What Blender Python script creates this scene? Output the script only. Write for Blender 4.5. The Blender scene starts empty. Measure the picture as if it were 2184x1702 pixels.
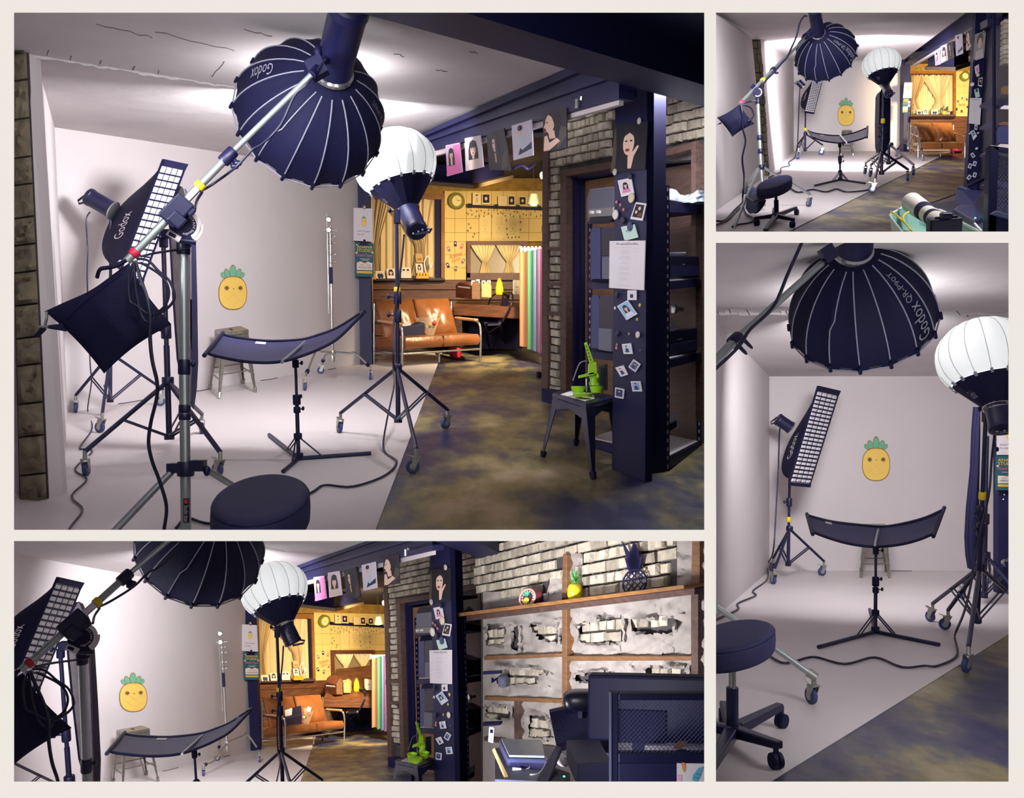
import bpy, math, random
from mathutils import Vector as V, Matrix
random.seed(7)
R = random.random
def U(a, b): return a + (b - a) * R()
S = bpy.context.scene
COL = S.collection

# ------------------------------------------------------------------ camera
F, CX, CY, CZ = 2000.0, 1092.0, 851.0, 1.5
cam_d = bpy.data.cameras.new('camera')
cam_d.sensor_width = 36.0
cam_d.lens = F / 2184.0 * 36.0
cam_d.clip_start, cam_d.clip_end = 0.1, 200
cam = bpy.data.objects.new('camera', cam_d)
cam.location = (0, 0, CZ)
cam.rotation_euler = (math.pi / 2, 0, 0)
COL.objects.link(cam)
S.camera = cam

# ------------------------------------------------------------------ world and exposure
w = bpy.data.worlds.new('world')
S.world = w
w.use_nodes = True
bg = w.node_tree.nodes['Background']
bg.inputs[0].default_value = (1.0, 0.985, 0.96, 1)
bg.inputs[1].default_value = 0.93
S.view_settings.view_transform = 'Standard'
S.view_settings.look = 'None'
S.view_settings.gamma = 1.0
S.view_settings.use_curve_mapping = False
S.view_settings.exposure = 0.0
S.cycles.max_bounces = 7
S.cycles.diffuse_bounces = 4
S.cycles.glossy_bounces = 3
S.cycles.transmission_bounces = 4
S.cycles.transparent_max_bounces = 8
S.cycles.use_denoising = True
S.cycles.sample_clamp_indirect = 4.0

def P(x, y, Y):
    """point seen at (x, y) in the photograph, Y metres away from the viewer"""
    return V(((x - CX) / F * Y, Y, CZ + (CY - y) / F * Y))

def lamp(name, loc, aim, watts, size, size_y=None, col=(1, 0.96, 0.93), spread=math.pi):
    d = bpy.data.lights.new(name, 'AREA')
    d.energy = watts; d.color = col
    d.shape = 'RECTANGLE' if size_y else 'DISK'
    d.size = size
    if size_y: d.size_y = size_y
    d.spread = spread
    o = bpy.data.objects.new(name, d)
    o.location = loc
    o.rotation_euler = (V(aim) - V(loc)).to_track_quat('-Z', 'Y').to_euler()
    COL.objects.link(o)
    return o

# added unseen fill lamps: room, place (column, row, depth), aim, watts, size
COOL, WARM = (1, 0.985, 1.0), (1, 0.78, 0.45)
LAMPS = [
    ('A', (690, 205, 6.72), (520, 520, 10.5), 285, 0.9, None, COOL, 3.1),
    ('A', (690, 262, 5.7), (640, 60, 5.7), 9, 0.7, None, COOL, 3.1),
    ('A', (480, -190, 3.0), (480, 480, 9.0), 50, 0.9, 0.5, COOL, 1.9),
    ('A', (1450, -170, 2.9), (1350, 100, 4.4), 5, 0.4, 0.3, COOL, 3.1),
    ('A', (-130, 250, 3.2), (1300, 430, 6), 10, 0.5, 0.5, COOL, 1.1),
    ('A', (1172, 385, 11.2), (930, 560, 15), 42, 0.35, 0.3, WARM, 1.3),
    ('A', (1425, 178, 6.15), (1300, 800, 6.6), 62, 0.5, 0.4, COOL, 3.1),
    ('C', (670, 300, 7.6), (740, 600, 12), 150, 0.9, None, COOL, 2.0),
    ('CW', (-140, 1560, 5.0), (500, 1400, 10), 46, 0.6, 0.6, COOL, 3.1),
    ('CW', (620, 1800, 4.6), (1260, 1330, 7), 70, 0.7, 0.4, COOL, 1.7),
    ('CW', (1010, 1810, 3.1), (1330, 1500, 4.2), 5, 0.5, 0.3, COOL, 2.4),
    ('A', (1172, 370, 11.4), (1040, 770, 13.0), 46, 0.3, 0.3, WARM, 1.3),
    ('C', (1172, 370, 11.4), (1040, 770, 13.0), 70, 0.3, 0.3, WARM, 1.3),
    ('C', (1172, 385, 11.2), (930, 560, 15), 80, 0.35, 0.3, WARM, 1.3),
    ('D', (2300, 1100, 3.6), (1760, 1100, 8), 28, 0.9, 0.9, COOL, 3.1),
    ('D', (1830, 650, 7.6), (1850, 1080, 11.5), 165, 1.1, None, COOL, 2.1),
    ('D', (1840, 725, 6.3), (1840, 500, 6.4), 10, 0.6, None, COOL, 3.1),
    ('B', (1800, -140, 9.0), (1780, 300, 26), 250, 2.0, 1.5, COOL, 2.2),
    ('B', (1775, 146, 18.0), (1805, 290, 26), 420, 2.0, None, COOL, 2.2),
    ('B', (2300, -60, 4.6), (1990, 470, 5.2), 22, 0.6, 0.6, COOL, 2.2),
    ('B', (2094, 150, 24.0), (1990, 250, 29.5), 140, 0.8, 0.6, WARM, 1.3),
]

def bulb(name, loc, watts, r=0.08, col=(1, 0.96, 0.93)):
    d = bpy.data.lights.new(name, 'POINT')
    d.energy = watts; d.color = col; d.shadow_soft_size = r
    o = bpy.data.objects.new(name, d)
    o.location = loc
    COL.objects.link(o)
    return o


# ------------------------------------------------------------------ the four rooms: floor depth from a pixel row
class Cell:
    def __init__(s, vy, h, where, rect, T=None):
        s.vy, s.h, s.where, s.rect, s.T = vy, h, where, rect, T
    def P(s, x, y, Y):
        if not s.T: return P(x, y, Y)
        a, b, c = s.T
        x, y = x / 1000, y / 1000
        k = c[0] * x + c[1] * y + 1
        return P((a[0] * x + a[1] * y + a[2]) / k * 1000, (b[0] * x + b[1] * y + b[2]) / k * 1000, Y * k / 1.035)
    def fy(s, py): return F * s.h / (py - s.vy)
    def fl(s, px, py, up=0.0): return s.P(px, py, s.fy(py)) + V((0, 0, up))
    def py(s, Y): return s.vy + F * s.h / Y
    def ht(s, px, Y, H):
        """point at column px, depth Y, H metres above the floor"""
        return s.P(px, s.vy + F * (s.h - H) / Y, Y)
    def plane(s, a, b):
        """upright plane over two floor pixels"""
        p, q = s.fl(*a), s.fl(*b)
        return Plane(s, p, q - p, V((0, 0, 1)))
    def plane_y(s, x0, Y0, x1, Y1):
        p, q = s.P(x0, s.py(Y0), Y0), s.P(x1, s.py(Y1), Y1)
        return Plane(s, p, q - p, V((0, 0, 1)))
    def pl3(s, a, b, c): return Plane(s, a, b - a, c - a)
EYE = V((0, 0, CZ))
class Plane:
    def __init__(s, cell, o, e, u):
        s.c, s.o, s.e, s.u = cell, o, e.normalized(), u.normalized()
        n = s.e.cross(s.u).normalized()
        s.n = n if n.dot(EYE - o) > 0 else -n
    def hit(s, px, py, off=0.0):
        d = (s.c.P(px, py, 1.0) - EYE).normalized()
        o = s.o + s.n * off
        return EYE + d * ((o - EYE).dot(s.n) / d.dot(s.n))
    def quad(s, x0, y0, x1, y1, off=0.0):
        return [s.hit(x0, y1, off), s.hit(x1, y1, off), s.hit(x1, y0, off), s.hit(x0, y0, off)]
    def pts(s, pp, off=0.0): return [s.hit(x, y, off) for x, y in pp]
def ray(p):
    """right, up, forward on the way from the viewer to a point"""
    f = (V(p) - EYE).normalized()
    r = f.cross(V((0, 0, 1))).normalized()
    return r, r.cross(f), f
def seen(p): return CX + F * p[0] / p[1], CY - F * (p[2] - CZ) / p[1]

A = Cell(560, 1.35, 'in the largest view', (30, 27, 1502, 1130))
C = Cell(560, 1.35, 'in the wide low view', (30, 1154, 1502, 1667),
         ((1.2672971, 0.0357759, -0.3144796), (0.4990109, 1.0458050, 0.8606398), (0.3629539, 0.0077222)))   # the same set, turned
CW = Cell(1420, 1.35, 'in the wide low view', (30, 1154, 1502, 1667))
B = Cell(233, 1.25, 'in the smallest view', (1527, 27, 2151, 494))
D = Cell(1005, 1.25, 'in the tall narrow view', (1527, 518, 2151, 1667))

# ------------------------------------------------------------------ materials
MATS = {}
def lin(c):
    return tuple(((v / 255) / 12.92 if v / 255 <= 0.04045 else ((v / 255 + 0.055) / 1.055) ** 2.4) for v in c) + (1,)
def mat(name, rgb, rough=0.6, metal=0.0, var=0.0, scale=6.0, bump=0.0, bscale=60.0, rgb2=None, emit=0.0, trans=0.0, alpha=1.0, spec=0.5, stretch=None):
    if name in MATS: return MATS[name]
    m = bpy.data.materials.new(name)
    m.use_nodes = True
    nt = m.node_tree; N = nt.nodes; L = nt.links
    b = N['Principled BSDF']
    c = lin(rgb)
    b.inputs['Base Color'].default_value = c
    b.inputs['Roughness'].default_value = rough
    b.inputs['Metallic'].default_value = metal
    b.inputs['Specular IOR Level'].default_value = spec
    if trans: b.inputs['Transmission Weight'].default_value = trans
    if alpha < 1: b.inputs['Alpha'].default_value = alpha
    if emit:
        b.inputs['Emission Color'].default_value = c
        b.inputs['Emission Strength'].default_value = emit
    if var or bump:
        tc = N.new('ShaderNodeTexCoord')
        mp = N.new('ShaderNodeMapping')
        L.new(tc.outputs['Object'], mp.inputs[0])
        if stretch: mp.inputs['Scale'].default_value = stretch
    if var:
        n = N.new('ShaderNodeTexNoise'); n.inputs['Scale'].default_value = scale; n.inputs['Detail'].default_value = 6
        L.new(mp.outputs[0], n.inputs['Vector'])
        r = N.new('ShaderNodeValToRGB')
        c2 = lin(rgb2) if rgb2 else tuple(v * (1 - var) for v in c[:3]) + (1,)
        r.color_ramp.elements[0].position = 0.35; r.color_ramp.elements[0].color = c2
        r.color_ramp.elements[1].position = 0.65; r.color_ramp.elements[1].color = c
        L.new(n.outputs['Fac'], r.inputs[0]); L.new(r.outputs[0], b.inputs['Base Color'])
    if bump:
        n2 = N.new('ShaderNodeTexNoise'); n2.inputs['Scale'].default_value = bscale; n2.inputs['Detail'].default_value = 5
        L.new(mp.outputs[0], n2.inputs['Vector'])
        bp = N.new('ShaderNodeBump'); bp.inputs['Strength'].default_value = bump; bp.inputs['Distance'].default_value = 0.02
        L.new(n2.outputs['Fac'], bp.inputs['Height']); L.new(bp.outputs[0], b.inputs['Normal'])
    MATS[name] = m
    return m
NAVY = mat('black_fabric', (13, 12, 54), 0.75, var=0.25, scale=3, bump=0.15, bscale=90, spec=0.3)
NYLON = mat('black_nylon', (30, 30, 84), 0.6, var=0.2, scale=4, bump=0.1, bscale=60)
INK = mat('black_metal', (19, 19, 58), 0.4, spec=0.5)
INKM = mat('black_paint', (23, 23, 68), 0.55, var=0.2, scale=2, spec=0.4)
INKD = mat('dark_paint', (13, 12, 54), 0.6, spec=0.3)
CHROME = mat('chrome', (196, 196, 196), 0.22, 0.9)
ALU = mat('satin_aluminium', (176, 184, 186), 0.34, 0.75)
ZINC = mat('zinc', (176, 176, 170), 0.4, 0.7, var=0.3, scale=14)
TYRE = mat('blue_grey_tyre', (48, 58, 104), 0.55)
PLAST = mat('white_plaster', (206, 198, 200), 0.7, var=0.05, scale=1.3, bump=0.05, bscale=9)
CEIL = mat('ceiling_plaster', (212, 205, 207), 0.8, var=0.08, scale=2.2, bump=0.35, bscale=5)
WFLOOR = mat('white_floor_paint', (212, 203, 205), 0.42, var=0.06, scale=1.1, bump=0.03, bscale=14)
PIPING = mat('grey_piping', (140, 140, 158), 0.6)
WHITE = mat('white_paper', (226, 218, 222), 0.7)
SATIN = mat('white_diffuser', (206, 202, 206), 0.8)
GLOW = mat('lit_white_diffuser', (244, 248, 248), 0.8, emit=0.5)
LEATHER = mat('tan_leather', (138, 84, 48), 0.32, var=0.25, scale=5, bump=0.25, bscale=16, spec=0.6)
WOOD = mat('brown_wood_panel', (112, 68, 44), 0.5, var=0.5, scale=4, stretch=(1.2, 1.2, 9), bump=0.1, bscale=30)
DWOOD = mat('dark_timber', (86, 64, 58), 0.65, var=0.4, scale=6, stretch=(2, 2, 6), bump=0.3, bscale=24)
LWOOD = mat('oak_timber', (120, 84, 54), 0.6, var=0.35, scale=6, stretch=(1, 1, 9), bump=0.2, bscale=30)
YELLOW = mat('yellow_tape', (228, 196, 40), 0.5)
RED = mat('red_tape', (206, 30, 66), 0.5)
BRICKM = [mat('brick_grey_%d' % i, c, 0.9, var=0.35, scale=9, bump=0.9, bscale=22) for i, c in enumerate([(168, 158, 142), (180, 169, 152), (156, 146, 131), (188, 178, 162)])]
MORTAR = mat('dark_mortar', (64, 60, 62), 0.95, var=0.4, scale=8, bump=0.6, bscale=30)
PLASTER = mat('rough_plaster', (150, 142, 138), 0.85, var=0.22, scale=2.5, bump=0.9, bscale=4.5)
CABLE = mat('black_cable', (26, 26, 54), 0.45)
GUN = mat('gunmetal', (150, 148, 138), 0.38, 0.75, var=0.35, scale=8)
def concrete():
    m = mat('stained_concrete', (120, 108, 70), 0.38)
    nt = m.node_tree; N = nt.nodes; L = nt.links; b = N['Principled BSDF']
    tc = N.new('ShaderNodeTexCoord')
    mp = N.new('ShaderNodeMapping'); mp.inputs['Scale'].default_value = (1.5, 0.75, 1)
    L.new(tc.outputs['Object'], mp.inputs[0])
    n = N.new('ShaderNodeTexNoise'); n.inputs['Scale'].default_value = 1.1; n.inputs['Detail'].default_value = 9; n.inputs['Roughness'].default_value = 0.62
    L.new(mp.outputs[0], n.inputs['Vector'])
    r = N.new('ShaderNodeValToRGB')
    e = r.color_ramp.elements
    e[0].position = 0.42; e[0].color = lin((44, 44, 82))
    e[1].position = 0.68; e[1].color = lin((168, 150, 126))
    k = e.new(0.50); k.color = lin((82, 80, 82))
    k = e.new(0.57); k.color = lin((126, 116, 82))
    L.new(n.outputs['Fac'], r.inputs[0]); L.new(r.outputs[0], b.inputs['Base Color'])
    n2 = N.new('ShaderNodeTexNoise'); n2.inputs['Scale'].default_value = 6; n2.inputs['Detail'].default_value = 4
    L.new(mp.outputs[0], n2.inputs['Vector'])
    rr = N.new('ShaderNodeMapRange'); rr.inputs[3].default_value = 0.25; rr.inputs[4].default_value = 0.6
    L.new(n2.outputs['Fac'], rr.inputs[0]); L.new(rr.outputs[0], b.inputs['Roughness'])
    return m
CONC = concrete()
def flat(rgb, rough=0.7): return mat('print_%02x%02x%02x' % tuple(int(v) for v in rgb), rgb, rough)

# ------------------------------------------------------------------ mesh builder
class MB:
    def __init__(s): s.v, s.f, s.m = [], [], []
    def add(s, vs, fs, mi=0):
        n = len(s.v); s.v += [V(q) for q in vs]
        for f in fs: s.f.append(tuple(i + n for i in f)); s.m.append(mi)
        return s
    def hexa(s, p, mi=0):
        return s.add(p, [(0, 3, 2, 1), (4, 5, 6, 7), (0, 1, 5, 4), (1, 2, 6, 5), (2, 3, 7, 6), (3, 0, 4, 7)], mi)
    def box(s, c, x, y, z, mi=0):
        c, x, y, z = V(c), V(x), V(y), V(z)
        return s.hexa([c - x - y - z, c + x - y - z, c + x + y - z, c - x + y - z, c - x - y + z, c + x - y + z, c + x + y + z, c - x + y + z], mi)
    def prism(s, poly, ext, mi=0):
        n = len(poly); ext = V(ext)
        return s.add(list(poly) + [V(q) + ext for q in poly], [tuple(range(n))[::-1], tuple(range(n, 2 * n))] + [(i, (i + 1) % n, n + (i + 1) % n, n + i) for i in range(n)], mi)
    def poly(s, pts, mi=0): return s.add(pts, [tuple(range(len(pts)))], mi)
    def tube(s, pts, r, n=8, mi=0, cap=True, close=False):
        pts = [V(q) for q in pts]; k = len(pts)
        rs = r if isinstance(r, (list, tuple)) else [r] * k
        vs = []; up = None
        for i, q in enumerate(pts):
            a = pts[(i - 1) % k] if (i or close) else q
            b = pts[(i + 1) % k] if (i < k - 1 or close) else q
            t = (b - a)
            if t.length < 1e-9: t = V((0, 0, 1))
            t.normalize()
            if up is None: up = V((0, 0, 1)) if abs(t.z) < 0.9 else V((1, 0, 0))
            x = t.cross(up)
            if x.length < 1e-5: x = t.orthogonal()
            x.normalize(); y = x.cross(t).normalized(); up = y
            for j in range(n):
                an = 2 * math.pi * j / n
                vs.append(q + (x * math.cos(an) + y * math.sin(an)) * rs[i])
        fs = []
        for i in range(k if close else k - 1):
            for j in range(n):
                fs.append((i * n + j, i * n + (j + 1) % n, ((i + 1) % k) * n + (j + 1) % n, ((i + 1) % k) * n + j))
        if cap and not close: fs += [tuple(range(n))[::-1], tuple(range((k - 1) * n, k * n))]
        return s.add(vs, fs, mi)
    def lathe(s, o, ax, prof, n=16, mi=0, ref=None, cap=True, ph=0.0):
        o, ax = V(o), V(ax).normalized()
        x = (V(ref) - ax * V(ref).dot(ax)).normalized() if ref is not None else ax.orthogonal().normalized()
        y = ax.cross(x)
        vs = [o + ax * t + (x * math.cos(2 * math.pi * (j + ph) / n) + y * math.sin(2 * math.pi * (j + ph) / n)) * r for t, r in prof for j in range(n)]
        k = len(prof)
        fs = [(i * n + j, i * n + (j + 1) % n, (i + 1) * n + (j + 1) % n, (i + 1) * n + j) for i in range(k - 1) for j in range(n)]
        if cap: fs += [tuple(range(n))[::-1], tuple(range((k - 1) * n, k * n))]
        return s.add(vs, fs, mi)
    def ball(s, c, x, y, z, nu=14, nv=9, e=1.0, mi=0):
        c, x, y, z = V(c), V(x), V(y), V(z)
        def pw(a): return math.copysign(abs(a) ** e, a)
        vs = []
        for i in range(nv + 1):
            th = math.pi * i / nv
            for j in range(nu):
                ph = 2 * math.pi * j / nu
                vs.append(c + x * pw(math.sin(th)) * pw(math.cos(ph)) + y * pw(math.sin(th)) * pw(math.sin(ph)) + z * pw(math.cos(th)))
        fs = [(i * nu + j, (i + 1) * nu + j, (i + 1) * nu + (j + 1) % nu, i * nu + (j + 1) % nu) for i in range(nv) for j in range(nu)]
        return s.add(vs, fs, mi)
    def grid(s, fn, nu, nv, mi=0):
        vs = [fn(i / nu, j / nv) for i in range(nu + 1) for j in range(nv + 1)]
        k = nv + 1
        return s.add(vs, [(i * k + j, (i + 1) * k + j, (i + 1) * k + j + 1, i * k + j + 1) for i in range(nu) for j in range(nv)], mi)
    def sheet(s, fn, nu, nv, th, mi=0):
        """closed sheet: fn surface and the same surface moved by the vector th"""
        k = nv + 1; N = (nu + 1) * k; th = V(th)
        a = [V(fn(i / nu, j / nv)) for i in range(nu + 1) for j in range(nv + 1)]
        fs = []
        for i in range(nu):
            for j in range(nv):
                q = (i * k + j, (i + 1) * k + j, (i + 1) * k + j + 1, i * k + j + 1)
                fs.append(q); fs.append(tuple(N + t for t in q[::-1]))
        rim = [i * k for i in range(nu + 1)] + [nu * k + j for j in range(1, k)] + [i * k + nv for i in range(nu - 1, -1, -1)] + [j for j in range(nv - 1, 0, -1)]
        for i in range(len(rim)):
            p, q = rim[i], rim[(i + 1) % len(rim)]
            fs.append((p, N + p, N + q, q))
        return s.add(a + [q + th for q in a], fs, mi)

def obj(name, mb, mats, parent=None, smooth=0.0, bevel=0.0, loc=None, seg=2):
    me = bpy.data.meshes.new(name)
    if parent is not None:
        base = parent['_b'] if '_b' in parent else [0, 0, 0]
        base = V(base)
    else:
        if loc is not None: base = V(loc)
        else:
            n = len(mb.v)
            base = V((sum(q.x for q in mb.v) / n, sum(q.y for q in mb.v) / n, min(q.z for q in mb.v)))
    me.from_pydata([q - base for q in mb.v], [], mb.f)
    if not isinstance(mats, (list, tuple)): mats = [mats]
    for m in mats: me.materials.append(m)
    if len(mats) > 1: me.polygons.foreach_set('material_index', mb.m)
    if smooth:
        me.polygons.foreach_set('use_smooth', [True] * len(me.polygons))
        me.set_sharp_from_angle(angle=math.radians(smooth))
    me.update()
    o = bpy.data.objects.new(name, me)
    COL.objects.link(o)
    o['_b'] = list(base)
    if parent is not None: o.parent = parent
    else: o.location = base
    if bevel:
        md = o.modifiers.new('bevel', 'BEVEL'); md.width = bevel; md.segments = seg; md.limit_method = 'ANGLE'
    return o
def tag(o, label=None, cat=None, group=None, kind=None):
    if label: o['label'] = label
    if cat: o['category'] = cat
    if group: o['group'] = group
    if kind: o['kind'] = kind
    return o
def thing(name, label, cat, loc, group=None, kind=None):
    o = bpy.data.objects.new(name, None)
    o.empty_display_size = 0.1
    COL.objects.link(o)
    o.location = loc; o['_b'] = list(loc)
    return tag(o, label, cat, group, kind)
def one(name, mb, mats, label, cat, group=None, kind=None, **k):
    return tag(obj(name, mb, mats, None, **k), label, cat, group, kind)
def struct(name, mb, mats, label, cat, parent=None, **k):
    o = obj(name, mb, mats, parent, **k)
    return o if parent else tag(o, label, cat, None, 'structure')

def bil(q):
    """bilinear map over four corners bl, br, tr, tl"""
    a, b, c, d = [V(t) for t in q]
    return lambda u, v: a * (1 - u) * (1 - v) + b * u * (1 - v) + c * u * v + d * (1 - u) * v
_tx = {}
def text_shape(s):
    if s in _tx: return _tx[s]
    c = bpy.data.curves.new('t', 'FONT'); c.body = s; c.resolution_u = 2
    o = bpy.data.objects.new('t', c); COL.objects.link(o)
    bpy.context.view_layer.update()
    me = o.to_mesh()
    vs = [q.co.copy() for q in me.vertices]; fs = [tuple(p.vertices) for p in me.polygons]
    o.to_mesh_clear(); bpy.data.objects.remove(o); bpy.data.curves.remove(c)
    x0 = min(q.x for q in vs); x1 = max(q.x for q in vs); y0 = min(q.y for q in vs); y1 = max(q.y for q in vs)
    r = ([((q.x - x0) / (x1 - x0), (q.y - y0) / (y1 - y0)) for q in vs], fs)
    _tx[s] = r
    return r
def text(mb, s, fn, mi=0):
    vs, fs = text_shape(s)
    return mb.add([fn(u, v) for u, v in vs], fs, mi)
def sub(fn, u0, v0, u1, v1): return lambda u, v: fn(u0 + (u1 - u0) * u, v0 + (v1 - v0) * v)
def ell(cx, cy, rx, ry, n=14, a0=0.0, a1=2 * math.pi):
    return [(cx + rx * math.cos(a0 + (a1 - a0) * i / n), cy + ry * math.sin(a0 + (a1 - a0) * i / n)) for i in range(n if a1 - a0 > 6.2 else n + 1)]
def rect(x0, y0, x1, y1): return [(x0, y0), (x1, y0), (x1, y1), (x0, y1)]
def card(name, label, cat, q, base, shapes=(), texts=(), th=0.006, group=None, parent=None):
    """a flat printed sheet: q = bl, br, tr, tl; shapes (colour, outline in 0..1); texts (colour, words, u0, v0, u1, v1)"""
    q = [V(t) for t in q]
    n = (q[1] - q[0]).cross(q[3] - q[0]).normalized()
    if n.dot(EYE - q[0]) < 0: n = -n
    mb = MB(); mats = [flat(base)]; idx = {tuple(base): 0}
    mb.prism(q, n * -th)
    f = bil(q); lift = 0.0006
    def mi(c):
        c = tuple(c)
        if c not in idx: idx[c] = len(mats); mats.append(flat(c))
        return idx[c]
    k = 0
    for c, out in shapes:
        k += 1
        mb.poly([f(u, v) + n * (lift + 0.00035 * k) for u, v in out], mi(c))
    for c, s, u0, v0, u1, v1 in texts:
        k += 1; g = sub(f, u0, v0, u1, v1)
        text(mb, s, lambda u, v, g=g, k=k: g(u, v) + n * (lift + 0.00035 * k), mi(c))
    if parent is not None: return obj(name, mb, mats, parent)
    return one(name, mb, mats, label, cat, group)
def spline(pts, n=6):
    """Catmull-Rom through points"""
    pts = [V(q) for q in pts]; out = []
    for i in range(len(pts) - 1):
        a, b, c, d = pts[max(i - 1, 0)], pts[i], pts[i + 1], pts[min(i + 2, len(pts) - 1)]
        for k in range(n):
            t = k / n
            out.append(0.5 * ((2 * b) + (c - a) * t + (2 * a - 5 * b + 4 * c - d) * t * t + (3 * b - a - 3 * c + d) * t ** 3))
    return out + [pts[-1]]
def cable(label, pts, r=0.006, name='power_cable', group=None, parent=None, n=6):
    mb = MB().tube(spline(pts, 5), r, n)
    if parent is not None: return obj(name, mb, CABLE, parent, smooth=60)
    return one(name, mb, CABLE, label, 'cable', group, smooth=60)
# ------------------------------------------------------------------ builders shared by the four rooms
Z = V((0, 0, 1))
def lerp(a, b, t): return V(a) * (1 - t) + V(b) * t
def caster(par, p, r=0.045, yaw=0.0, tilt=None):
    """braked swivel castor standing at floor point p; returns the top of its stem"""
    ax = V((math.cos(yaw), math.sin(yaw), 0)); fw = V((-math.sin(yaw), math.cos(yaw), 0))
    c = p + Z * r
    st = c - fw * r * 0.55 + Z * r * 1.35
    f = MB()
    for s in (-1, 1):
        f.prism([c + ax * s * r * 0.42 - fw * r * 0.28 - Z * r * 0.25, c + ax * s * r * 0.42 + fw * r * 0.25 - Z * r * 0.2, st + ax * s * r * 0.42 + fw * r * 0.7, st + ax * s * r * 0.42 - fw * r * 0.5], ax * s * r * 0.08)
    f.box(st + Z * r * 0.02, ax * r * 0.5, fw * r * 0.55, Z * r * 0.08)
    f.tube([st, st + Z * r * 1.2], r * 0.3, 8)
    fo = obj('caster', f, ZINC, par)
    fo['_b'] = par['_b']
    wm = MB().lathe(c - ax * r * 0.33, ax, [(0, r * 0.55), (0, r * 0.86), (r * 0.12, r), (r * 0.54, r), (r * 0.66, r * 0.86), (r * 0.66, r * 0.55)], 18)
    obj('wheel', wm, TYRE, fo, smooth=40)
    hub = MB().lathe(c - ax * r * 0.38, ax, [(0, r * 0.2), (0.001, r * 0.5), (r * 0.75, r * 0.5), (r * 0.76, r * 0.2)], 12)
    obj('wheel_hub', hub, ZINC, fo, smooth=40)
    br = MB().prism([st + fw * r * 0.4 - ax * r * 0.4, st + fw * r * 1.5 - ax * r * 0.3 + Z * r * 0.35, st + fw * r * 1.5 + ax * r * 0.3 + Z * r * 0.35, st + fw * r * 0.4 + ax * r * 0.4], Z * r * 0.1)
    obj('brake_lever', br, CHROME, fo)
    return st + Z * r * 1.1
def ring(mb, p, ax, r, h, n=12, mi=0):
    return mb.lathe(V(p) - V(ax).normalized() * h / 2, ax, [(0, r * 0.9), (h * 0.08, r), (h * 0.92, r), (h, r * 0.9)], n, mi)
def knob(mb, p, d, L=0.05, r=0.008, mi=0):
    d = V(d).normalized()
    mb.tube([p, V(p) + d * L], r * 0.6, 6, mi)
    mb.ball(V(p) + d * L, (r * 1.5, 0, 0), (0, r * 1.5, 0), (0, 0, r * 2.2), 8, 6, mi=mi)
def rolling_stand(label, base, top, wheels, collar, low, group=None, r=0.017, wr=0.045, yaws=None, tape=None, joints=(), name='light_stand', cat='light stand', wheelless=(), m=None):
    """tripod on castors: base = floor point below the column, other points in world space"""
    m = m or INK
    t = thing(name, label, cat, base, group)
    ax = (top - low)
    k = max(0.02, (collar - low).length / ax.length)
    mb = MB()
    mb.tube([low, lerp(low, top, 0.45)], r, 10)
    mb.tube([lerp(low, top, 0.45), top], r * 0.78, 10)
    obj('column', mb, m, t, smooth=50)
    obj('collar', ring(MB(), collar, ax, r * 2.0, r * 2.6), m, t, smooth=50)
    obj('collar', ring(MB(), low, ax, r * 1.7, r * 2.2), m, t, smooth=50)
    for j in joints:
        q = lerp(low, top, j); mb = ring(MB(), q, ax, r * 1.7, r * 5); knob(mb, q, (-0.8, -0.5, 0.1), r * 4, r * 0.5)
        obj('clamp', mb, m, t, smooth=50)
    if tape is not None:
        obj('tape_band', ring(MB(), lerp(low, top, tape), ax, r * 1.35, r * 3), YELLOW, t, smooth=50)
    for i, wp in enumerate(wheels):
        if i in wheelless:
            e = wp + Z * 0.02
        else:
            e = caster(t, wp, wr, (yaws[i] if yaws else i * 1.3))
        a = collar + (wp - collar) * 0.03
        lg = obj('leg', MB().tube([a, e], r * 0.8, 8), m, t, smooth=50)
        mid = lerp(a, e, 0.55)
        sd = (e - low).cross(Z).normalized() * r * 0.9
        obj('brace', MB().tube([low + sd, mid + sd], r * 0.38, 6).tube([low - sd, mid - sd], r * 0.38, 6), m, t, smooth=50)
    return t
def strobe(par, p, ax, L, r, name='strobe_head', words=None, m=None):
    """flash head whose front (mount) end is at p and whose body runs along ax"""
    ax = V(ax).normalized(); rr, uu, ff = ray(p)
    h = obj(name, MB().lathe(p, ax, [(0, r * 0.9), (0.0, r), (L * 0.1, r), (L * 0.12, r * 0.96), (L * 0.84, r * 0.96), (L * 0.86, r * 1.02), (L * 0.97, r * 1.0), (L, r * 0.86)], 24), INK, par, smooth=35)
    h['_b'] = par['_b']
    sd = ax.cross(ff).normalized()
    obj('mount_ring', MB().lathe(p - ax * L * 0.05, ax, [(0, r * 1.02), (L * 0.02, r * 1.12), (L * 0.06, r * 1.12), (L * 0.08, r * 1.0)], 24), CHROME, h, smooth=35)
    g = MB()
    for k in range(5):
        q = p + ax * L * (0.3 + 0.1 * k) - ff * r * 0.9 + sd * r * 0.25
        g.box(q, sd * r * 0.3, ax * L * 0.012, ff * r * 0.1)
    obj('vent_slots', g, INKD, h)
    e = p + ax * L
    b = MB().tube([e + sd * r * 0.8 - ax * L * 0.02, e + sd * r * 1.25 + ax * L * 0.12, e + sd * r * 1.0 + ax * L * 0.2, e - sd * r * 0.2 + ax * L * 0.06], r * 0.12, 6)
    obj('carry_handle', b, INK, h, smooth=50)
    kk = MB()
    for s in (-0.4, 0.1, 0.5): kk.lathe(e + sd * r * s - ff * r * 0.35, ax, [(0, r * 0.09), (L * 0.03, r * 0.08)], 10)
    obj('control_knob', kk, PIPING, h)
    if words:
        f = lambda u, v: p + ax * L * (0.22 + 0.55 * u) - ff * r * math.cos((v - 0.5) * 0.5) * 0.99 + sd * r * 0.99 * (math.sin((v - 0.5) * 0.5) - 0.15)
        obj('lettering', text(MB(), words, f), PIPING, h)
    return h
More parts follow.
